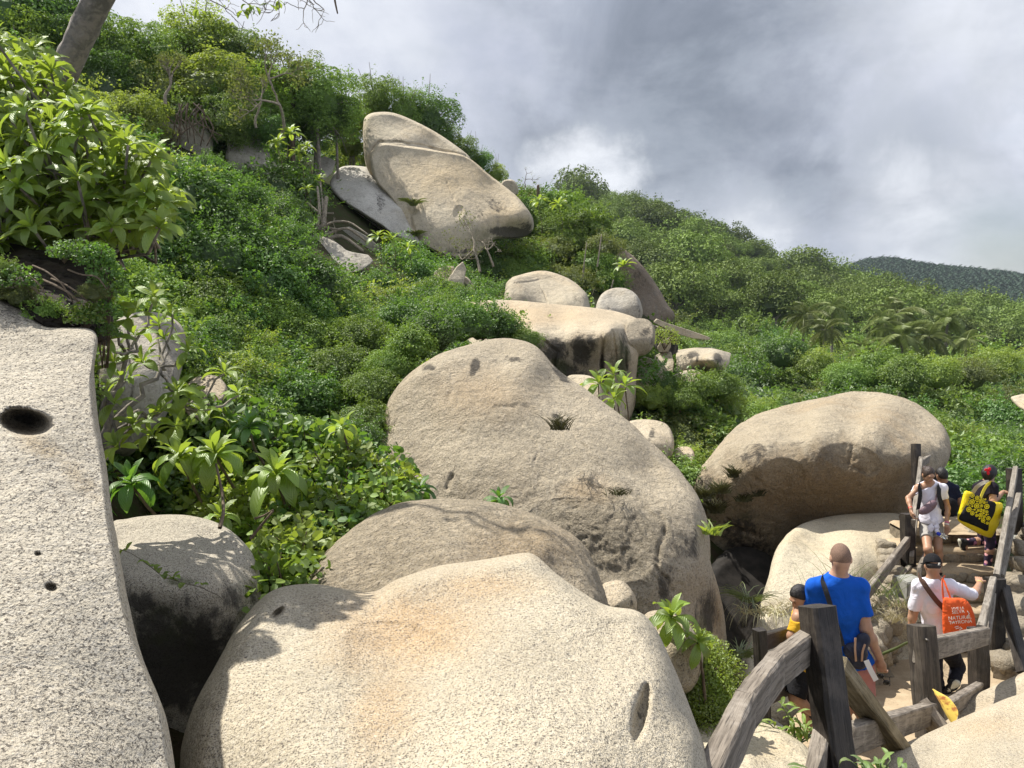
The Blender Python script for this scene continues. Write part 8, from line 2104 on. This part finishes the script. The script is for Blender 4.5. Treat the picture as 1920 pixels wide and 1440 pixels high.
# 6 the woman with the yellow bag
J = PJ(dict(head=(1856, 887, 10.75), neck=(1853, 905, 10.75), shL=(1836, 914, 10.92), shR=(1862, 914, 10.62), elL=(1845, 940, 11.1), elR=(1862, 940, 10.56), wrL=(1862, 945, 11.2), wrR=(1880, 923, 10.95),
            chest=(1848, 926, 10.78), waist=(1847, 952, 10.78), pelvis=(1849, 976, 10.78), hipL=(1846, 984, 10.88), hipR=(1853, 984, 10.68), knL=(1842, 1014, 10.9), knR=(1857, 1020, 10.66), anL=(1808, 1017, 10.86), anR=(1851, 1062, 10.66),
            toeL=(1811, 1040, 10.86), toeR=(1862, 1070, 10.72)))
w6, o6, HF6 = person('dark-haired woman in a black top and patterned leggings climbing with a hand on the rail', J, M['skin_tan'], M['black_tee'], M['leggings'], (M['hair_black'], 'full'), M['shoe_black'], res=0.010,
       hands={'R': ((0.9, 0.5, 0.05), (0, 0.2, -1), 0.6, -1)}, sleeve=0.55, leg_cut=2, face=(0.85, 0.55, -0.15), sc=0.97, girth=1.05, bot_fit=0.98, arm_r=1.1)
rb = empty('hair_flower', P(1852, 881, 10.62)); ob = v3(rb.location)
part(rb, 'petals', blend([ell3(P(1849, 881, 10.62), (0.03, 0.015, 0.022)), ell3(P(1855, 880, 10.61), (0.025, 0.015, 0.03)), ell3(P(1853, 887, 10.61), (0.022, 0.015, 0.03))], 0.006, 0.01, wr=0.004, wscale=40), M['red_cloth'], ob)
tag(rb, 'red bow pinned in the dark hair of the woman with the yellow bag', 'hair bow')
gs = empty('grey_strap', P(1835, 908, 10.7)); ob = v3(gs.location)
band(gs, 'strap', [P(1855, 903, 10.62), P(1845, 904, 10.60), P(1832, 912, 10.66), P(1824, 924, 10.72)], 0.05, M['strap_grey'], ob, (-0.2, -1, 0.6)); tag(gs, 'grey strap over the back of the woman with the yellow bag', 'strap')
yb = empty('beach_bag', P(1838, 1000, 10.5)); ob = v3(yb.location)
part(yb, 'bag', quad_bag([(1808, 922), (1815, 921), (1822, 923), (1850, 938), (1879, 944), (1877, 965), (1872, 985), (1862, 1004), (1856, 1008), (1840, 1003), (1815, 990), (1798, 978), (1795, 970), (1800, 950)], 10.44, 0.075, wr=0.02), M['yellow_bag'], ob)
blk = quad_bag([(1822, 925), (1835, 930), (1850, 937), (1867, 944), (1864, 965), (1856, 980), (1852, 996), (1835, 990), (1815, 981), (1798, 973), (1806, 956), (1814, 942)], 10.385, 0.055, wr=0.012)
part(yb, 'black_panel', blk, M['black_bag'] if 'black_bag' in M else M['black_cloth'], ob)
rg2 = np.random.default_rng(8); circ = []
spots = []
PANEL = [(1822, 926), (1850, 937), (1853, 950), (1854, 985), (1845, 982), (1830, 965), (1812, 958), (1814, 944)]
for r_, n_ in ((5.2, 4), (4.2, 7), (3.0, 16), (1.9, 26), (1.1, 34)):
    for _ in range(n_ * 30):
        if sum(1 for s_ in spots if s_[2] == r_) >= n_: break
        x, y = rg2.uniform(1812, 1856), rg2.uniform(925, 988)
        if in_poly(x, y, PANEL) and all(math.hypot(x - a, y - b) > r_ + c for a, b, c in spots): spots.append((x, y, r_))
for x, y, r_ in spots:
    c = v3(P(x, y, 10.318)); rad = r_ * 10.32 / F_PX; an = np.linspace(0, 2 * math.pi, 15)[:-1]
    ring_ = np.stack([np.cos(an) * rad, an * 0, np.sin(an) * rad], -1)
    if r_ > 2.5:
        V = np.concatenate([c + ring_, c + ring_ * 0.62, c + ring_ * 0.45 + [0, 0, 0], c[None]]); Fq = [(i, (i + 1) % 14, 14 + (i + 1) % 14) for i in range(14)] + [(i, 14 + (i + 1) % 14, 14 + i) for i in range(14)] + [(42, 28 + (i + 1) % 14, 28 + i) for i in range(14)]
    else:
        V = np.concatenate([c + ring_, c[None]]); Fq = [(14, (i + 1) % 14, i) for i in range(14)]
    circ.append((V, np.array(Fq)))
V, Fc = join_vf(circ); pr_ = part(yb, 'print', (V, Fc), M['yellow_print'], ob, False); pr_['kind'] = 'stuff'
band(yb, 'handle', [P(1839, 933, 10.36), P(1843, 922, 10.45), P(1850, 910, 10.52), P(1857, 905, 10.60), P(1860, 906, 10.7)], 0.045, M['yellow_bag'], ob)
tag(yb, 'large yellow and black beach bag printed with yellow circles on the climbing woman', 'bag')

# ------------------------------------------------------------------ haze: even, thin, humid air
def haze():
    me = bpy.data.meshes.new('haze'); bm = bmesh.new(); bmesh.ops.create_cube(bm, size=1.0); bm.to_mesh(me); bm.free()
    x0, x1, y0, y1, z0, z1 = -2450.0, 2450.0, -60.0, 2650.0, -90.0, 130.0
    o = link('haze', me, None, ((x0 + x1) / 2, (y0 + y1) / 2, (z0 + z1) / 2)); o.scale = (x1 - x0, y1 - y0, z1 - z0)
    m = bpy.data.materials.new('haze'); m.use_nodes = True; N = NT(m.node_tree)
    v = N.n('ShaderNodeVolumePrincipled', None, Color=(0.80, 0.90, 1.0), Density=0.00011, Anisotropy=0.3)
    N.t.links.new(v.outputs[0], N.n('ShaderNodeOutputMaterial').inputs['Volume'])
    me.materials.append(m); tag(o, 'thin humid haze over the forested hills', 'haze', None, 'stuff')
haze()

# two look-alikes that share a description are told apart by their distance
_by = {}
for o in COL.objects:
    if o.get('label') and o.get('category'): _by.setdefault(o['label'], []).append(o)
for lab, obs in _by.items():
    if len(obs) in (2, 3) and len(lab.split()) <= 13:
        obs.sort(key=lambda o: o.location.length)
        for o, w in zip(obs, ['nearer one', 'farther one'] if len(obs) == 2 else ['nearest one', 'middle one', 'farthest one']): o['label'] = lab + ', ' + w
